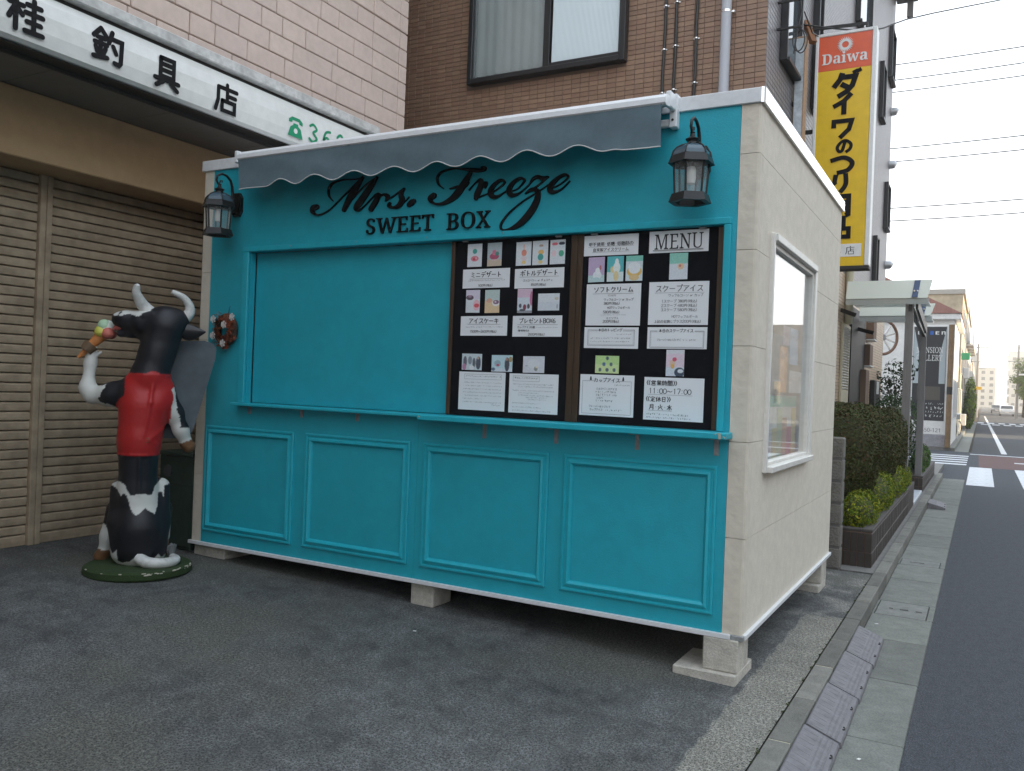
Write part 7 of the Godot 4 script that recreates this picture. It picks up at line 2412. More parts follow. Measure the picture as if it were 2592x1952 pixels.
func core(s: SurfaceTool, c: Vector3, r: Vector3, ex := 3.0) -> void:
	var pts := []
	for i in 11:
		var row := []
		for k in 16:
			var th := PI * i / 10.0
			var ph := TAU * k / 16.0
			var d := Vector3(sin(th) * cos(ph), cos(th), sin(th) * sin(ph))
			var q := pow(pow(absf(d.x), ex) + pow(absf(d.y), ex) + pow(absf(d.z), ex), -1.0 / ex)
			row.append(c + Vector3(d.x * r.x, d.y * r.y, d.z * r.z) * q)
		pts.append(row)
	for i in 10:
		for k in 16:
			var k2 := (k + 1) % 16
			quadn(s, pts[i][k], pts[i][k2], pts[i + 1][k2], pts[i + 1][k], (pts[i][k] + pts[i + 1][k2]) * 0.5 - c)

func shrub(called: String, label: String, category: String, masses: Array, tones: Array, size: float, per: float, ground: float, group := "", slim := 0.55) -> Node3D:
	var c0: Vector3 = masses[0][0]
	var t := thing(called, label, category, Vector3(c0.x, ground, c0.z), group)
	var s := mb()
	for m: Array in masses:
		core(s, m[0], m[1] * 0.74, m[2])
		for k in 4:
			var off := Vector3(rng.randf_range(-0.3, 0.3) * m[1].x, 0, rng.randf_range(-0.3, 0.3) * m[1].z)
			tube(s, [Vector3(m[0].x, ground - 0.02, m[0].z) + off, m[0] + off], [0.018, 0.012], 5)
	part(s, "branches", M.hedge_core, t)
	s = mb()
	for m: Array in masses:
		var area: float = 4.0 * PI * (m[1].x * m[1].y + m[1].y * m[1].z + m[1].x * m[1].z) / 3.0
		leaf_mass(s, m[0], m[1], int(area * per), size, tones, m[2], slim)
	part(s, "foliage", M.leaf, t)
	return t

func build_planters() -> void:
	# block wall at the edge of the lot, five courses seen at its end
	var w := thing("block_wall", "old grey concrete block wall ending beside the cream kiosk side", "wall", Vector3(-2.0, 0.0, -3.54))
	var s := mb()
	bx(s, Vector3(-4.0, -0.02, -3.615), Vector3(-0.006, 1.14, -3.465))
	part(s, "mortar", mat(0.12, 0.115, 0.105, 0.95), w)
	for row in 6:
		var x := 0.0
		var first := true
		while x > -4.0:
			var ln := 0.39 if not (first and row % 2 == 1) else 0.19
			first = false
			s = mb()
			bx(s, Vector3(maxf(x - ln + 0.008, -4.0), 0.0 + row * 0.193 + 0.004, -3.62), Vector3(x, row * 0.193 + 0.187, -3.46), 0.012)
			part(s, "wall_block", M.old_block, w)
			x -= ln
	# brown tiled planters
	for a: Array in [[-3.85, -9.25, 0.325, "long dark brown tiled planter next to the block wall"], [-11.3, -15.4, 0.25, "short dark brown tiled planter near the street corner"]]:
		var t := thing("planter", a[3], "planter", Vector3(-0.1, 0.0, (a[0] + a[1]) * 0.5), "tiled planters along the pavement")
		s = mb()
		bx(s, Vector3(-0.42, -0.1, a[1] + 0.006), Vector3(0.212, a[2] - 0.03, a[0] - 0.006))
		part(s, "body", M.grout, t)
		s = mb()
		bx(s, Vector3(0.13, a[2] - 0.03, a[1]), Vector3(0.222, a[2], a[0]), 0.006)
		bx(s, Vector3(-0.42, a[2] - 0.03, a[0] - 0.08), Vector3(0.13, a[2] - 0.001, a[0]), 0.006)
		bx(s, Vector3(-0.42, a[2] - 0.03, a[1]), Vector3(0.13, a[2] - 0.001, a[1] + 0.08), 0.006)
		part(s, "coping", M.planter_cap, t)
		s = mb()
		bx(s, Vector3(-0.42, a[2] - 0.06, a[1] + 0.08), Vector3(0.13, a[2] - 0.024, a[0] - 0.08))
		part(s, "earth", M.soil, t)
		var h: float = a[2] - 0.035
		for row in 2:
			var y0 := -0.06 + row * (h + 0.06) * 0.5
			var y1 := y0 + (h + 0.06) * 0.5 - 0.004
			for k in 10:
				s = mb()
				var x1 := 0.216 - k * 0.061
				bx(s, Vector3(x1 - 0.057, y0, a[0] - 0.012), Vector3(x1, y1, a[0] - 0.001 + rng.randf_range(-0.001, 0.001)), 0.003)
				part(s, "tile", M.planter_tile, t)
			var n := int((a[0] - a[1]) / 0.061)
			for k in n:
				if k > 70:
					break
				s = mb()
				var zz: float = a[0] - 0.014 - k * 0.061
				bx(s, Vector3(0.209, y0, zz - 0.057), Vector3(0.2185 + rng.randf_range(-0.001, 0.001), y1, zz), 0.003)
				part(s, "tile", M.planter_tile, t)
		if a[0] - a[1] > 4.4:
			s = mb()
			bx(s, Vector3(0.208, -0.06, a[1] + 0.01), Vector3(0.2175, h, a[0] - 0.014 - 71 * 0.061), 0.002)
			part(s, "far_tiles", M.planter_tile, t)
	# pale step between the planters
	s = mb()
	bx(s, Vector3(-0.5, -0.1, -11.25), Vector3(0.22, 0.02, -9.3), 0.01)
	bx(s, Vector3(-0.5, 0.02, -11.20), Vector3(0.10, 0.13, -9.35), 0.01)
	whole(s, "entrance_step", mat(0.48, 0.52, 0.56, 0.5, {tex = T.faint, mid = 0.9}), "pale stone entrance steps in the gap between the planters", "steps", Vector3(-0.15, -0.1, -10.6))
	# planting
	var dark := [Vector3(0.050, 0.060, 0.018), Vector3(0.062, 0.060, 0.020), Vector3(0.095, 0.058, 0.026), Vector3(0.048, 0.066, 0.018), Vector3(0.060, 0.074, 0.022)]
	var az := [Vector3(0.15, 0.20, 0.014), Vector3(0.24, 0.26, 0.014), Vector3(0.10, 0.165, 0.016), Vector3(0.28, 0.27, 0.018), Vector3(0.065, 0.12, 0.014)]
	var green := [Vector3(0.030, 0.060, 0.022), Vector3(0.045, 0.085, 0.026), Vector3(0.035, 0.070, 0.025), Vector3(0.055, 0.095, 0.03)]
	shrub("clipped_hedge", "big rounded reddish green hedge just beyond the block wall", "hedge", [[Vector3(-0.24, 0.94, -4.95), Vector3(0.40, 0.50, 0.66), 2.2]], dark, 0.030, 5600.0, 0.29, "clipped hedges behind the planters")
	shrub("clipped_hedge", "second rounded hedge half hidden behind the reddish one", "hedge", [[Vector3(-0.22, 0.93, -6.35), Vector3(0.42, 0.52, 0.80), 2.2], [Vector3(-0.22, 0.86, -7.95), Vector3(0.42, 0.54, 0.90), 2.2]], dark, 0.032, 4600.0, 0.29, "clipped hedges behind the planters")
	shrub("clipped_hedge", "dark green hedge rising behind the front pergola post", "hedge", [[Vector3(-0.36, 0.85, -12.5), Vector3(0.40, 0.72, 1.5), 3.0]], green, 0.05, 500.0, 0.17, "clipped hedges behind the planters")
	shrub("azalea", "yellow-green azalea at the front corner of the long planter", "shrub", [[Vector3(0.050, 0.42, -4.30), Vector3(0.165, 0.20, 0.40), 2.2]], az, 0.028, 4200.0, 0.28, "azaleas in the long planter", 0.42)
	shrub("azalea", "long yellow-green azalea cushion in front of the clipped hedges", "shrub", [[Vector3(0.05, 0.47, -5.65), Vector3(0.18, 0.24, 0.95), 2.2], [Vector3(0.05, 0.46, -7.3), Vector3(0.19, 0.23, 1.1), 2.2], [Vector3(0.07, 0.42, -8.5), Vector3(0.15, 0.19, 0.6), 2.2]], az, 0.030, 3000.0, 0.28, "azaleas in the long planter", 0.42)
	shrub("low_shrub", "bright green low shrub beside the second pergola post", "shrub", [[Vector3(0.06, 0.40, -13.6), Vector3(0.16, 0.26, 1.0), 2.0], [Vector3(0.12, 0.30, -12.3), Vector3(0.08, 0.12, 0.3), 2.0]], [Vector3(0.06, 0.13, 0.03), Vector3(0.10, 0.17, 0.03), Vector3(0.05, 0.10, 0.025)], 0.04, 1200.0, 0.17)
	# small glossy tree seen against the bright gap
	var tr := thing("young_tree", "small dark-leaved tree against the bright gap beside the pergola", "tree", Vector3(-0.48, 0.17, -13.9))
	s = mb()
	var tops := []
	tube(s, [Vector3(-0.48, 0.15, -13.9), Vector3(-0.47, 1.0, -13.9), Vector3(-0.44, 1.5, -13.9)], [0.035, 0.028, 0.02], 8)
	for k in 12:
		var a := rng.randf() * TAU
		var e := Vector3(-0.44 + cos(a) * rng.randf_range(0.1, 0.42), rng.randf_range(1.45, 2.25), -13.9 + sin(a) * rng.randf_range(0.1, 0.45))
		tube(s, [Vector3(-0.45, rng.randf_range(1.0, 1.5), -13.9), e], [0.012, 0.005], 5)
		tops.append(e)
	part(s, "trunk", M.twig, tr)
	s = mb()
	for e: Vector3 in tops:
		leaf_mass(s, e, Vector3(0.16, 0.15, 0.16), 42, 0.075, [Vector3(0.020, 0.034, 0.014), Vector3(0.030, 0.048, 0.018)], 2.0, 0.5)
	part(s, "crown", M.leaf, tr)

# ---------------------------------------------------------------- glass canopy on timber posts
func build_pergola() -> void:
	var t := thing("entrance_canopy", "frosted glass entrance canopy carried on two grey posts", "canopy", Vector3(0.11, 0.13, -9.9))
	var s := mb()
	bx(s, Vector3(0.055, 0.13, -8.77), Vector3(0.160, 2.86, -8.665), 0.006)
	part(s, "post", M.timber, t)
	s = mb()
	bx(s, Vector3(0.085, 0.2, -11.50), Vector3(0.190, 2.74, -11.40), 0.006)
	part(s, "post", M.timber, t)
	s = mb()
	bar(s, Vector3(0.12, 2.80, -8.66), Vector3(0.16, 2.62, -11.3), 0.05, 0.10)
	bar(s, Vector3(0.20, 2.86, -8.7), Vector3(0.24, 2.62, -10.2), 0.035, 0.14)
	bar(s, Vector3(-0.83, 2.80, -8.9), Vector3(-0.62, 2.72, -8.9), 0.04, 0.06)
	bar(s, Vector3(-0.83, 2.66, -10.6), Vector3(-0.55, 2.58, -10.6), 0.04, 0.06)
	part(s, "steel_beam", M.frame_black, t)
	for a: Array in [[-8.55, -0.72, 0.385, 3.19, 2.925, 2.84], [-10.1, -0.72, 0.355, 3.02, 2.82, 2.70]]:
		s = mb()
		var d := 0.03
		var tl := Vector3(a[1], a[3], a[0] - 0.12)
		var tr := Vector3(a[2], a[3], a[0] - 0.12)
		var br := Vector3(a[2] - 0.055, a[4], a[0])
		var bl := Vector3(a[1], a[4], a[0])
		var n := Vector3(0, 0.35, 1).normalized() * d
		quadn(s, tl, tr, br, bl, n)
		quadn(s, tl - n, tr - n, br - n, bl - n, -n)
		quadn(s, tl, tr, tr - n, tl - n, Vector3.UP)
		quadn(s, bl, br, br - n, bl - n, Vector3.DOWN)
		quadn(s, tr, br, br - n, tr - n, Vector3.RIGHT)
		quadn(s, tl, bl, bl - n, tl - n, Vector3.LEFT)
		part(s, "frosted_pane", mat(0.72, 0.75, 0.66, 0.30, {alpha = 0.90}), t)
		s = mb()
		bx(s, Vector3(a[1], a[4] - 0.085, a[0] - 0.02), Vector3(a[2] - 0.03, a[4] - 0.006, a[0] - 0.008))
		part(s, "glass_beam", mat(0.52, 0.56, 0.54, 0.08, {alpha = 0.5}), t)
		s = mb()
		bx(s, Vector3(a[1], a[4] - 0.006, a[0] - 1.2), Vector3(a[2] - 0.06, a[4] + 0.006, a[0] - 0.16))
		part(s, "roof_pane", mat(0.55, 0.62, 0.60, 0.3, {alpha = 0.6}), t)
		s = mb()
		bar(s, Vector3(0.20, a[3] - 0.01, a[0] - 0.10), Vector3(0.175, a[4] + 0.01, a[0] + 0.012), 0.075, 0.012)
		var cl := part(s, "clamp_plate", mat(0.11, 0.15, 0.25, 0.4), t)
		for q: float in [-0.02, 0.022]:
			s = mb()
			tube(s, [Vector3(0.188 + q, a[4] + 0.10, a[0] - 0.028), Vector3(0.188 + q, a[4] + 0.10, a[0] - 0.005)], 0.012, 8)
			part(s, "bolt", M.chrome, cl)

# ---------------------------------------------------------------- beyond the crossing
func facade_windows(parent: Node, x: float, zs: Array, ys: Array, w: float, h: float, glass: Material) -> void:
	# windows in a wall that faces +x
	for z: float in zs:
		for y: float in ys:
			var s := mb()
			bx(s, Vector3(x - 0.02, y - 0.05, z - w * 0.5 - 0.05), Vector3(x + 0.04, y, z + w * 0.5 + 0.05))
			bx(s, Vector3(x - 0.02, y + h, z - w * 0.5 - 0.05), Vector3(x + 0.04, y + h + 0.05, z + w * 0.5 + 0.05))
			bx(s, Vector3(x - 0.02, y, z - w * 0.5 - 0.05), Vector3(x + 0.04, y + h, z - w * 0.5))
			bx(s, Vector3(x - 0.02, y, z + w * 0.5), Vector3(x + 0.04, y + h, z + w * 0.5 + 0.05))
			var f := part(s, "window", M.alu, parent)
			s = mb()
			bx(s, Vector3(x - 0.01, y, z - w * 0.5), Vector3(x + 0.012, y + h, z + w * 0.5))
			part(s, "pane", glass, f)

func build_far_street() -> void:
	var glass := mat(0.05, 0.06, 0.07, 0.05)
	var s := mb()
	# low wall and the hoarding on it
	bx(s, Vector3(-4.0, 0.0, -27.45), Vector3(0.0, 0.40, -27.15), 0.01)
	whole(s, "low_wall", mat(0.30, 0.29, 0.31, 0.9, {tex = T.concrete, mid = 0.7}), "low grey wall at the far street corner under the hoarding", "wall", Vector3(-2.0, 0.0, -27.3))
	var t := thing("hoarding", "dark advertising hoarding with white lettering at the far corner", "billboard", Vector3(-0.55, 0.40, -27.3))
	s = mb()
	bx(s, Vector3(-1.08, 0.401, -27.36), Vector3(-0.02, 4.04, -27.24), 0.01)
	part(s, "frame", M.sign_white, t)
	s = mb()
	bx(s, Vector3(-1.05, 0.86, -27.25), Vector3(-0.06, 4.0, -27.232))
	part(s, "dark_face", mat(0.035, 0.036, 0.04, 0.4), t)
	for e: float in [1.0, -1.0]:
		s = mb()
		var cx := -0.555
		prism(s, PackedVector2Array([Vector2(0.485 * e, 3.95), Vector2(0.30 * e, 3.05), Vector2(0.30 * e, 2.1), Vector2(0.485 * e, 2.1)]), Vector3(cx, 0, -27.232), Vector3.RIGHT, Vector3.UP, Vector3.BACK, 0.003)
		part(s, "pale_panel", mat(0.42, 0.48, 0.50, 0.5), t)
	s = mb()
	bx(s, Vector3(-0.9, 1.55, -27.232), Vector3(-0.2, 2.0, -27.228))
	part(s, "picture_panel", mat(0.10, 0.09, 0.075, 0.5), t)
	s = mb()
	bx(s, Vector3(-1.04, 0.42, -27.24), Vector3(-0.07, 0.84, -27.230))
	part(s, "white_strip", M.sign_white, t)
	for a: Array in [["MANSION", 3.12, 0.20, 0.80], ["GALLERY", 2.86, 0.20, 0.78]]:
		s = SurfaceTool.new()
		latin(s, a[0], "Droid Serif", 400, Rect2(-0.555 - a[3] * 0.5, a[1], a[3], a[2]), Vector3(0, 0, -27.228), Vector3.RIGHT, Vector3.UP, Vector3.BACK, 0.004)
		part(s, "lettering", M.sign_white, t)
	for a: Array in [["L", -0.93, 0.09], ["E", -0.40, 0.11], ["n", -0.22, 0.12]]:
		s = SurfaceTool.new()
		latin(s, a[0], "Droid Sans", 700, Rect2(a[1], 3.74, a[2], 0.11), Vector3(0, 0, -27.230), Vector3.RIGHT, Vector3.UP, Vector3.BACK, 0.004)
		part(s, "lettering", M.sign_white, t)
	s = mb()
	bx(s, Vector3(-0.56, 3.73, -27.232), Vector3(-0.46, 3.86, -27.228))
	part(s, "blue_mark", mat(0.03, 0.12, 0.42, 0.4), t)
	s = SurfaceTool.new()
	latin(s, "650-121", "Droid Sans", 400, Rect2(-0.72, 0.48, 0.56, 0.13), Vector3(0, 0, -27.229), Vector3.RIGHT, Vector3.UP, Vector3.BACK, 0.003)
	part(s, "lettering", M.ink_soft, t)
	s = mb()
	for a: Array in [[1.34, 0.07], [1.22, 0.12], [1.07, 0.07], [0.95, 0.10]]:
		marks(s, -0.62, -0.12, a[0] + 0.12, a[1], Vector3(0, 0, -27.231), Vector3.RIGHT, Vector3.UP, Vector3.BACK)
	part(s, "small_print", M.sign_white, t)
	# pole beside it
	s = mb()
	tube(s, [Vector3(0.085, 0.0, -27.0), Vector3(0.085, 4.05, -27.0)], [0.085, 0.085], 12)
	t = thing("utility_pole", "brown pole standing beside the dark hoarding at the corner", "pole", Vector3(0.085, 0.0, -27.0))
	part(s, "shaft", mat(0.20, 0.13, 0.07, 0.8, {tex = T.dirt, mid = 0.8}), t)
	s = mb()
	tube(s, [Vector3(0.085, 1.75, -27.0), Vector3(0.085, 2.0, -27.0)], 0.089, 12)
	part(s, "band", M.dark_steel, t)
	# round wheel-shaped shop sign
	t = thing("wheel_sign", "round car-wheel shop sign glimpsed between tiled house and pergola post", "sign", Vector3(-2.0, 0.0, -26.9))
	t.rotation.y = 0.75
	s = mb()
	tube(s, [Vector3(0, 0.0, -0.1), Vector3(0, 3.2, -0.1)], 0.05, 8)
	part(s, "post", M.zinc, t, true)
	s = mb()
	var ring := []
	for k in 33:
		var a := TAU * k / 32.0
		ring.append(Vector3(cos(a) * 0.58, 3.62 + sin(a) * 0.58, 0))
	tube(s, ring, 0.05, 8, false)
	part(s, "tyre", mat(0.16, 0.075, 0.04, 0.5), t, true)
	for k in 10:
		var a := TAU * (k + 0.3) / 10.0
		s = mb()
		bar(s, Vector3(cos(a) * 0.1, 3.62 + sin(a) * 0.1, 0.02), Vector3(cos(a + 0.1) * 0.52, 3.62 + sin(a + 0.1) * 0.52, 0.02), 0.035, 0.05)
		part(s, "spoke", M.chrome, t, true)
	s = mb()
	bar(s, Vector3(0, 3.62, -0.05), Vector3(0, 3.62, 0.06), 0.22, 0.22, 0.03)
	part(s, "hub", M.zinc, t, true)
	# white house with a tiled roof behind the hoarding
	t = thing("white_house", "white rendered house with a pinkish tiled roof behind the hoarding", "house", Vector3(-2.4, 0.0, -32.0))
	s = mb()
	bx(s, Vector3(-5.0, 0.0, -35.5), Vector3(0.12, 4.35, -28.6))
	part(s, "wall", mat(0.86, 0.85, 0.82, 0.9, {tex = T.faint, mid = 0.97}), t)
	s = mb()
	bx(s, Vector3(-5.1, 4.35, -35.7), Vector3(0.30, 4.56, -28.4), 0.02)
	part(s, "eave", M.sign_white, t)
	s = mb()
	prism(s, PackedVector2Array([Vector2(-5.15, 4.56), Vector2(0.33, 4.56), Vector2(-2.4, 6.0)]), Vector3(0, 0, -28.35), Vector3.RIGHT, Vector3.UP, Vector3.FORWARD, 7.4)
	part(s, "roof", mat(0.33, 0.17, 0.14, 0.8, {tex = T.streak, mid = 0.78}), t)
	facade_windows(t, 0.12, [-30.6, -33.4], [1.0], 1.0, 1.3, glass)
	# parked bicycles and two white posts in front of it
	for q: Array in [[-0.05, -37.5, 0.2, "rust-coloured bicycle leaning nearest the white house"], [0.02, -39.2, -0.25, "second bicycle, parked behind the rusty one"]]:
		bicycle(Vector3(q[0], 0.0, q[1]), q[2], q[3])
	for q: Array in [[0.10, -38.6, "white marker post left of its twin past the hoarding"], [0.14, -41.0, "white marker post right of its twin past the hoarding"]]:
		s = mb()
		tube(s, [Vector3(q[0], 0.0, q[1]), Vector3(q[0], 2.1, q[1])], 0.04, 8)
		lathe(s, [Vector2(0.05, 2.1), Vector2(0.04, 2.14), Vector2(0.0, 2.15)], Vector3(q[0], 0, q[1]), 8)
		whole(s, "marker_post", mat(0.72, 0.66, 0.50, 0.6), q[2], "post", Vector3(q[0], 0, q[1]), "marker posts past the hoarding")
	# blocks of flats down the left side
	block_of_flats("apartment_block", "tall beige apartment block beyond the white house", Vector3(-7.0, 0, -56), Vector3(0.0, 7.1, -45), mat(0.42, 0.35, 0.25, 0.9, {tex = T.dirt, mid = 0.8, scale = 0.2}), 3, false, glass)
	block_of_flats("apartment_block", "grey apartment block with stacked balconies past the beige one", Vector3(-7.0, 0, -74), Vector3(0.0, 7.6, -59), mat(0.33, 0.32, 0.31, 0.9, {tex = T.dirt, mid = 0.8, scale = 0.2}), 3, true, glass)
	block_of_flats("apartment_block", "narrow white block further down the left side", Vector3(-7.0, 0, -98), Vector3(-0.2, 7.0, -80), mat(0.62, 0.58, 0.50, 0.9), 2, true, glass)
	block_of_flats("apartment_block", "low tan block far down the left side", Vector3(-8.0, 0, -135), Vector3(-0.2, 6.2, -104), mat(0.48, 0.40, 0.30, 0.9), 2, false, glass)
	block_of_flats("apartment_block", "hazy pale block closing the street on the left", Vector3(-12, 0, -190), Vector3(0.2, 9.0, -145), mat(0.55, 0.52, 0.46, 0.9), 3, false, glass)
	block_of_flats("apartment_block", "hazy tall block at the end of the street", Vector3(-6, 0, -400), Vector3(5.2, 15.0, -370), mat(0.60, 0.55, 0.46, 0.9), 6, false, glass)
	block_of_flats("apartment_block", "broad hazy block right of the street's end", Vector3(10.0, 0, -420), Vector3(30.0, 22.0, -380), mat(0.60, 0.57, 0.50, 0.9), 6, false, glass)
	# terracotta house and trees on the right
	block_of_flats("brick_house", "terracotta house behind the parked cars on the right", Vector3(6.6, 0, -152), Vector3(16.0, 5.2, -138), mat(0.40, 0.16, 0.08, 0.9), 2, false, glass)
	for a: Array in [[0.42, -52.0, 0.30, 1.55, "yellow-green bush growing past the white posts"], [0.30, -56.0, 0.34, 1.1, "darker bush behind the yellow-green one"]]:
		shrub("bush", a[4], "bush", [[Vector3(a[0], a[3], a[1]), Vector3(a[2], a[3] - 0.1, 1.2), 2.2], [Vector3(a[0] - 0.05, a[3] * 0.6, a[1] + 0.8), Vector3(a[2], a[3] * 0.55, 0.8), 2.2]], [Vector3(0.13, 0.19, 0.03), Vector3(0.18, 0.24, 0.04), Vector3(0.08, 0.13, 0.03)] if a[0] > 0.4 else [Vector3(0.05, 0.10, 0.03), Vector3(0.07, 0.13, 0.03)], 0.13, 120.0, 0.0, "bushes along the far pavement")
	for a: Array in [[5.3, -112.0, 1.5, 7.0, "tall green tree on the right of the far street"], [6.2, -126.0, 1.6, 6.0, "second tree behind the tall one on the right"], [7.4, -98.0, 1.4, 5.4, "roadside tree at the right edge of the picture"]]:
		street_tree(Vector3(a[0], 0.02, a[1]), a[2], a[3], a[4])
	# poles down the street
	for a: Array in [[0.45, -105.0, 8.2, "far utility pole on the left pavement"], [4.6, -112.0, 8.6, "far utility pole on the right in front of the trees"], [0.2, -150.0, 9.0, "farthest utility pole on the left pavement"]]:
		t = thing("utility_pole", a[3], "pole", Vector3(a[0], 0, a[1]), "utility poles down the street")
		s = mb()
		tube(s, [Vector3(a[0], -0.1, a[1]), Vector3(a[0], a[2], a[1])], [0.17, 0.11], 10)
		part(s, "shaft", mat(0.26, 0.25, 0.24, 0.9), t)
		for k in 2:
			s = mb()
			bar(s, Vector3(a[0] - 1.1, a[2] - 0.4 - k * 1.6, a[1]), Vector3(a[0] + 1.1, a[2] - 0.4 - k * 1.6, a[1]), 0.1, 0.1)
			part(s, "crossarm", M.zinc, t)
	parked_car(Vector3(4.0, -0.1, -131.0), mat(0.62, 0.64, 0.66, 0.25, {clear = 0.8}), "white estate car parked far down the street")
	parked_car(Vector3(3.3, -0.1, -168.0), mat(0.16, 0.17, 0.18, 0.25, {clear = 0.8}), "dark car parked behind the white estate car")
	# small signs, a street lamp, wall units
	for a: Array in [[Vector3(0.02, 3.70, -44.98), Vector3(0.42, 4.05, -44.80), Vector3(0.04, 0.30, 0.12), "small green blade sign on the beige block"], [Vector3(0.02, 2.7, -58.9), Vector3(0.40, 3.6, -58.7), Vector3(0.68, 0.68, 0.66), "small white blade sign on the balcony block"], [Vector3(-0.18, 3.0, -103.9), Vector3(0.95, 3.35, -103.7), Vector3(0.72, 0.42, 0.03), "yellow shop sign far down the left side"]]:
		t = thing("blade_sign", a[3], "sign", a[0], "blade signs down the left side")
		s = mb()
		bx(s, a[0], a[1], 0.02)
		part(s, "panel", mat(a[2].x, a[2].y, a[2].z, 0.5), t)
		s = mb()
		bar(s, Vector3(a[0].x - 0.03, a[1].y - 0.1, a[0].z + 0.09), Vector3(a[0].x + 0.05, a[1].y - 0.1, a[0].z + 0.09), 0.05, 0.05)
		part(s, "bracket", M.zinc, t)
	t = thing("street_lamp", "pale street lamp leaning over the road at far right", "street lamp", Vector3(5.2, 0.0, -84.0))
	s = mb()
	tube(s, smooth_path([Vector3(5.2, -0.1, -84), Vector3(5.2, 3.2, -84), Vector3(5.1, 3.9, -84), Vector3(4.5, 4.2, -84)]), 0.07, 8)
	part(s, "arm", M.alu, t)
	s = mb()
	bx(s, Vector3(3.8, 4.12, -84.15), Vector3(4.6, 4.28, -83.85), 0.05)
	part(s, "head", M.sign_white, t)
	for k in 5:
		s = mb()
		var zz := -46.5 - k * 4.6
		bx(s, Vector3(0.02, 0.3 if k % 2 == 0 else 2.9, zz - 0.4), Vector3(0.32, 0.9 if k % 2 == 0 else 3.5, zz + 0.4), 0.02)
		whole(s, "air_conditioner", M.sign_white, "%s outdoor air conditioner unit along the far left facades" % ["nearest", "second", "third", "fourth", "farthest"][k], "air conditioner", Vector3(0.17, 0.3 if k % 2 == 0 else 2.9, zz), "air conditioner units on far facades")
	# wires over the crossing
	var wire_no := -1
	for a: Array in [[10.50, -20.0], [10.22, -20.4], [10.02, -20.8], [8.25, -20.2], [7.92, -20.3], [6.66, -20.1], [6.36, -20.25]]:
		wire_no += 1
		s = mb()
		var p := []
		for k in 25:
			var u := k / 24.0
			p.append(Vector3(lerpf(-10.0, 8.3, u), a[0] + 0.35 * (pow(2.0 * u - 1.0, 2.0) - 0.25), a[1] + 0.15 * sin(a[0])))
		tube(s, p, 0.015, 5)
		whole(s, "overhead_wire", M.cable, "%s thin wire from the top crossing the sky at right" % ["first", "second", "third", "fourth", "fifth", "sixth", "lowest"][wire_no], "wire", Vector3(-1, a[0] - 0.1, a[1]), "overhead wires above the crossing")
	for x: float in [8.3, -10.0]:
		t = thing("utility_pole", "concrete pole carrying the crossing wires on the right" if x > 0 else "concrete pole carrying the crossing wires on the left", "pole", Vector3(x, 0, -20.3))
		s = mb()
		tube(s, [Vector3(x, -0.1, -20.3), Vector3(x, 11.6, -20.3)], [0.18, 0.12], 12)
		part(s, "shaft", mat(0.28, 0.27, 0.26, 0.9), t)
		for y: float in [10.3, 8.15, 6.55]:
			s = mb()
			bar(s, Vector3(x, y, -21.1), Vector3(x, y, -19.7), 0.09, 0.09)
			part(s, "crossarm", M.zinc, t)
	# service cable from the house corner across the road
	s = mb()
	tube(s, smooth_path([Vector3(-0.83, 5.62, -5.3), Vector3(-0.2, 5.72, -6.0), Vector3(0.35, 6.3, -7.2), Vector3(2.6, 8.1, -11.5), Vector3(7.6, 11.2, -19.8)]), 0.009, 5)
	whole(s, "service_cable", M.cable, "thick service cable rising from the grey house to the sky", "cable", Vector3(-0.8, 5.6, -5.3))

func block_of_flats(called: String, label: String, a: Vector3, b: Vector3, m: Material, floors: int, balconies: bool, glass: Material) -> void:
	var t := thing(called, label, "building", Vector3((a.x + b.x) * 0.5, 0, (a.z + b.z) * 0.5))
	var s := mb()
	bx(s, a, b)
	part(s, "wall", m, t)
	s = mb()
	bx(s, Vector3(a.x - 0.1, b.y, a.z - 0.1), Vector3(b.x + 0.1, b.y + 0.25, b.z + 0.1))
	part(s, "parapet", mat(0.35, 0.33, 0.30, 0.9), t)
	var fh := (b.y - 0.6) / floors
	var nz := int((b.z - a.z) / 3.2)
	var zs := []
	for k in nz:
		zs.append(lerpf(a.z, b.z, (k + 0.5) / nz))
	var ys := []
	for f in floors:
		ys.append(0.9 + f * fh)
	var w := minf(1.6, (b.z - a.z) / nz * 0.6)
	if label.contains("right"):
		# facing the road from the right: windows on the -x and +z faces
		for z: float in zs:
			for y: float in ys:
				s = mb()
				bx(s, Vector3(a.x - 0.05, y, z - w * 0.5), Vector3(a.x + 0.02, y + 1.2, z + w * 0.5))
				part(s, "window", glass, t)
	else:
		facade_windows(t, b.x, zs, ys, w, 1.25, glass)
	var nx := int((b.x - a.x) / 2.6)
	for k in nx:
		for y: float in ys:
			if y + 1.2 > b.y - 0.3:
				continue
			s = mb()
			var x := lerpf(a.x, b.x, (k + 0.5) / nx)
			bx(s, Vector3(x - 0.6, y, b.z - 0.02), Vector3(x + 0.6, y + 1.2, b.z + 0.04))
			part(s, "window", glass, t)
	if balconies:
		for f in floors:
			for z: float in zs:
				s = mb()
				var y: float = 0.6 + f * fh
				bx(s, Vector3(b.x, y, z - 1.4), Vector3(b.x + 0.42, y + 0.12, z + 1.4))
				bx(s, Vector3(b.x + 0.36, y + 0.12, z - 1.4), Vector3(b.x + 0.42, y + 1.0, z + 1.4))
				part(s, "balcony", mat(0.50, 0.48, 0.45, 0.8), t)

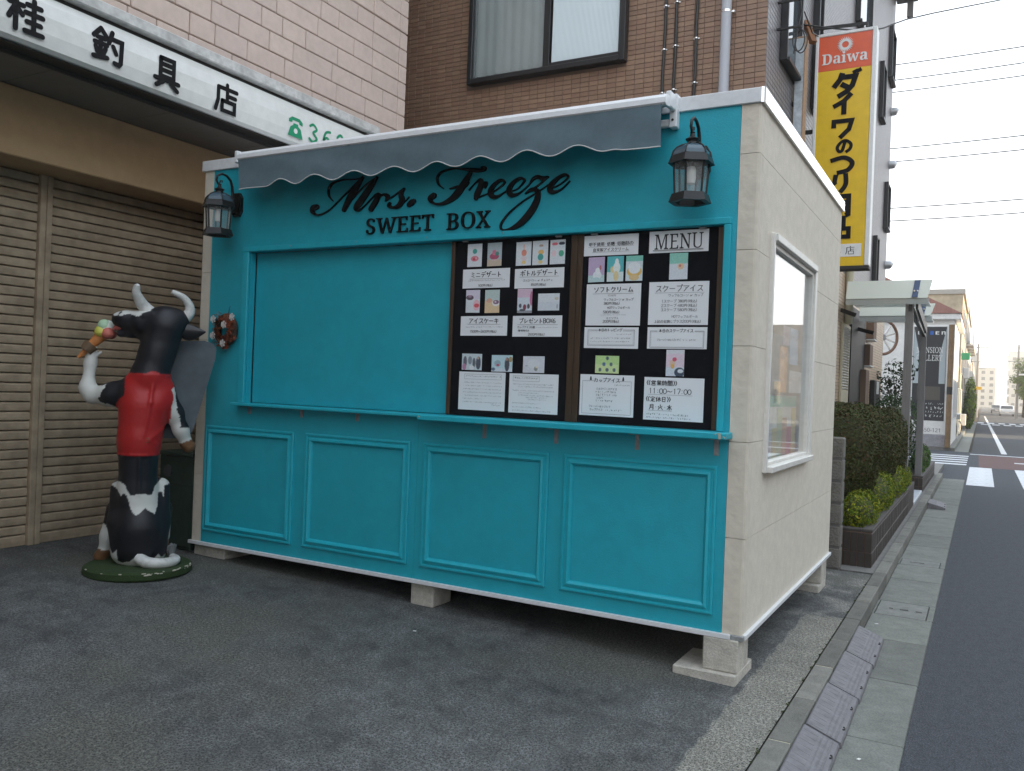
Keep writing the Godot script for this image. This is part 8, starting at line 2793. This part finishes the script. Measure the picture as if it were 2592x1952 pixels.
func bicycle(at: Vector3, turn: float, label: String) -> void:
	var t := thing("bicycle", label, "bicycle", at, "bicycles parked on the far pavement")
	t.rotation.y = turn
	for z: float in [-0.52, 0.52]:
		var s := mb()
		var p := []
		for k in 21:
			var a := TAU * k / 20.0
			p.append(Vector3(0, 0.33 + sin(a) * 0.32, z + cos(a) * 0.32))
		tube(s, p, 0.018, 6, false)
		var wl := part(s, "wheel", M.black, t, true)
		s = mb()
		for k in 6:
			var a := PI * k / 6.0
			tube(s, [Vector3(0, 0.33 + sin(a) * 0.31, z + cos(a) * 0.31), Vector3(0, 0.33 - sin(a) * 0.31, z - cos(a) * 0.31)], 0.004, 4)
		part(s, "spokes", M.chrome, wl, true)
	var s2 := mb()
	tube(s2, [Vector3(0, 0.33, 0.52), Vector3(0, 0.75, 0.36), Vector3(0, 0.95, 0.30)], 0.016, 6)
	tube(s2, [Vector3(0, 0.75, 0.36), Vector3(0, 0.32, -0.04), Vector3(0, 0.33, -0.52), Vector3(0, 0.66, -0.20), Vector3(0, 0.75, 0.36)], 0.015, 6)
	tube(s2, [Vector3(0, 0.32, -0.04), Vector3(0, 0.66, -0.20), Vector3(0, 0.84, -0.26)], 0.015, 6)
	part(s2, "frame", mat(0.35, 0.12, 0.05, 0.5) if turn > 0.0 else M.sign_white, t, true)
	s2 = mb()
	tube(s2, [Vector3(-0.26, 1.0, 0.18), Vector3(-0.1, 1.0, 0.30), Vector3(0.1, 1.0, 0.30), Vector3(0.26, 1.0, 0.18)], 0.014, 6)
	part(s2, "handlebar", M.chrome, t, true)
	s2 = mb()
	bx(s2, Vector3(-0.08, 0.84, -0.38), Vector3(0.08, 0.90, -0.14), 0.02)
	part(s2, "saddle", M.black, t, true)
	s2 = mb()
	bx(s2, Vector3(-0.17, 0.78, 0.42), Vector3(0.17, 1.0, 0.68), 0.02)
	part(s2, "basket", M.zinc, t, true)

func street_tree(at: Vector3, r: float, h: float, label: String) -> void:
	var t := thing("street_tree", label, "tree", at, "trees down the right of the street")
	var s := mb()
	tube(s, [at, at + Vector3(0.1, h * 0.4, 0), at + Vector3(0, h * 0.75, 0)], [0.18, 0.14, 0.06], 8)
	var tips := []
	for k in 18:
		var a := TAU * k / 18.0 + rng.randf()
		var y := h * rng.randf_range(0.42, 0.92)
		var rr := r * rng.randf_range(0.3, 0.95) * sin(PI * clampf((y / h - 0.3) / 0.75, 0.08, 0.95))
		var e := at + Vector3(cos(a) * rr, y, sin(a) * rr)
		tube(s, [at + Vector3(0.05, y * 0.7, 0), e], [0.05, 0.015], 5)
		tips.append(e)
	part(s, "trunk", M.twig, t)
	s = mb()
	for e: Vector3 in tips:
		leaf_mass(s, e, Vector3(0.75, 0.6, 0.75), 130, 0.24, [Vector3(0.07, 0.12, 0.02), Vector3(0.11, 0.16, 0.025), Vector3(0.16, 0.20, 0.03)], 2.0, 0.6, 0.2)
	part(s, "crown", M.leaf, t)

func parked_car(at: Vector3, m: Material, label: String) -> void:
	var t := thing("parked_car", label, "car", at, "cars parked far down the street")
	var s := mb()
	# seen from the front/rear: length along z, width 1.7
	prism(s, PackedVector2Array([Vector2(-2.1, 0.30), Vector2(2.1, 0.30), Vector2(2.15, 0.62), Vector2(2.05, 0.88), Vector2(1.15, 0.98), Vector2(0.55, 1.42), Vector2(-1.7, 1.46), Vector2(-2.05, 1.0), Vector2(-2.15, 0.6)]), Vector3(-0.84, 0, 0), Vector3.BACK, Vector3.UP, Vector3.RIGHT, 1.68)
	part(s, "body", m, t, true)
	s = mb()
	bx(s, Vector3(-0.86, 1.02, -1.75), Vector3(0.86, 1.36, 0.50), 0.02)
	part(s, "side_windows", mat(0.03, 0.035, 0.04, 0.05), t, true)
	s = mb()
	quadn(s, Vector3(-0.72, 1.00, 1.14), Vector3(0.72, 1.00, 1.14), Vector3(0.66, 1.39, 0.62), Vector3(-0.66, 1.39, 0.62), Vector3(0, 0.6, 1))
	part(s, "windscreen", mat(0.03, 0.035, 0.04, 0.05), t, true)
	for e: float in [-1.0, 1.0]:
		for z: float in [-1.3, 1.35]:
			s = mb()
			tube(s, [Vector3(0.70 * e, 0.31, z), Vector3(0.86 * e, 0.31, z)], 0.31, 16)
			part(s, "wheel", M.black, t, true)
		s = mb()
		bx(s, Vector3(0.62 * e - 0.14, 0.64, 2.06), Vector3(0.62 * e + 0.14, 0.80, 2.12), 0.02)
		part(s, "headlight", M.chrome, t, true)
	s = mb()
	bx(s, Vector3(-0.25, 0.45, 2.12), Vector3(0.25, 0.60, 2.16), 0.01)
	part(s, "number_plate", M.sign_white, t, true)

# ---------------------------------------------------------------- across the road, out of the picture: what shades and mirrors
func build_opposite_side() -> void:
	var glass := mat(0.06, 0.07, 0.08, 0.04)
	for a: Array in [
		[Vector3(8.6, 0.02, -13.5), Vector3(16.0, 5.6, 1.0), Vector3(0.56, 0.47, 0.34), "cream two-storey house across the road facing the kiosk"],
		[Vector3(8.8, 0.02, 3.0), Vector3(17.0, 6.0, 22.0), Vector3(0.45, 0.42, 0.40), "grey two-storey house across the road behind the camera"],
		[Vector3(27.0, 0.02, -37.0), Vector3(40.0, 18.5, 6.0), Vector3(0.50, 0.46, 0.40), "added unseen tall block that keeps the sun off the near side"],  # added out of view, sized to block the low sun
		[Vector3(8.4, 0.02, -43.0), Vector3(16.0, 4.7, -28.5), Vector3(0.50, 0.45, 0.38), "low house across the road beyond the crossing"],
		[Vector3(8.6, 0.02, -82.0), Vector3(18.0, 6.0, -51.0), Vector3(0.46, 0.40, 0.33), "long low building across the road further down"],
	]:
		var lo: Vector3 = a[0]
		var hi: Vector3 = a[1]
		var t := thing("opposite_building", a[3], "building", Vector3((lo.x + hi.x) * 0.5, 0.02, (lo.z + hi.z) * 0.5), "buildings across the road")
		var s := mb()
		bx(s, lo, hi)
		part(s, "wall", mat(a[2].x, a[2].y, a[2].z, 0.9, {tex = T.dirt, mid = 0.8, scale = 0.3}), t)
		var n := int((hi.z - lo.z) / 3.4)
		var y := 1.0
		while y + 1.4 < hi.y:
			for k in n:
				var z := lerpf(lo.z, hi.z, (k + 0.5) / n)
				s = mb()
				bx(s, Vector3(lo.x - 0.06, y, z - 0.85), Vector3(lo.x + 0.02, y + 1.3, z + 0.85), 0.01)
				var f := part(s, "window", M.alu, t)
				s = mb()
				bx(s, Vector3(lo.x - 0.07, y + 0.06, z - 0.79), Vector3(lo.x - 0.05, y + 1.24, z + 0.79))
				part(s, "pane", glass, f)
			y += 2.9
	# unseen house added behind the camera to darken the left of the forecourt
	var nb := thing("added_shade_house", "added unseen grey house shading the forecourt from behind the camera", "building", Vector3(-7.0, 0.0, 12.0))
	var sn := mb()
	bx(sn, Vector3(-14.0, -0.05, 7.4), Vector3(-0.25, 8.6, 17.0))
	part(sn, "wall", mat(0.30, 0.27, 0.24, 0.9, {tex = T.dirt, mid = 0.8, scale = 0.3}), nb)
	for k in 3:
		for y: float in [1.0, 3.9, 6.6]:
			sn = mb()
			bx(sn, Vector3(-11.6 + k * 4.2, y, 7.33), Vector3(-9.9 + k * 4.2, y + 1.2, 7.42), 0.01)
			part(sn, "window", glass, nb)
	var t2 := thing("utility_pole", "concrete pole across the road mirrored in the side window", "pole", Vector3(7.5, 0.02, -6.0))
	var s2 := mb()
	tube(s2, [Vector3(7.5, 0.0, -6.0), Vector3(7.5, 10.5, -6.0)], [0.17, 0.12], 12)
	part(s2, "shaft", mat(0.28, 0.27, 0.26, 0.9), t2)
	s2 = mb()
	bar(s2, Vector3(6.6, 9.6, -6.0), Vector3(8.4, 9.6, -6.0), 0.09, 0.09)
	part(s2, "crossarm", M.zinc, t2)
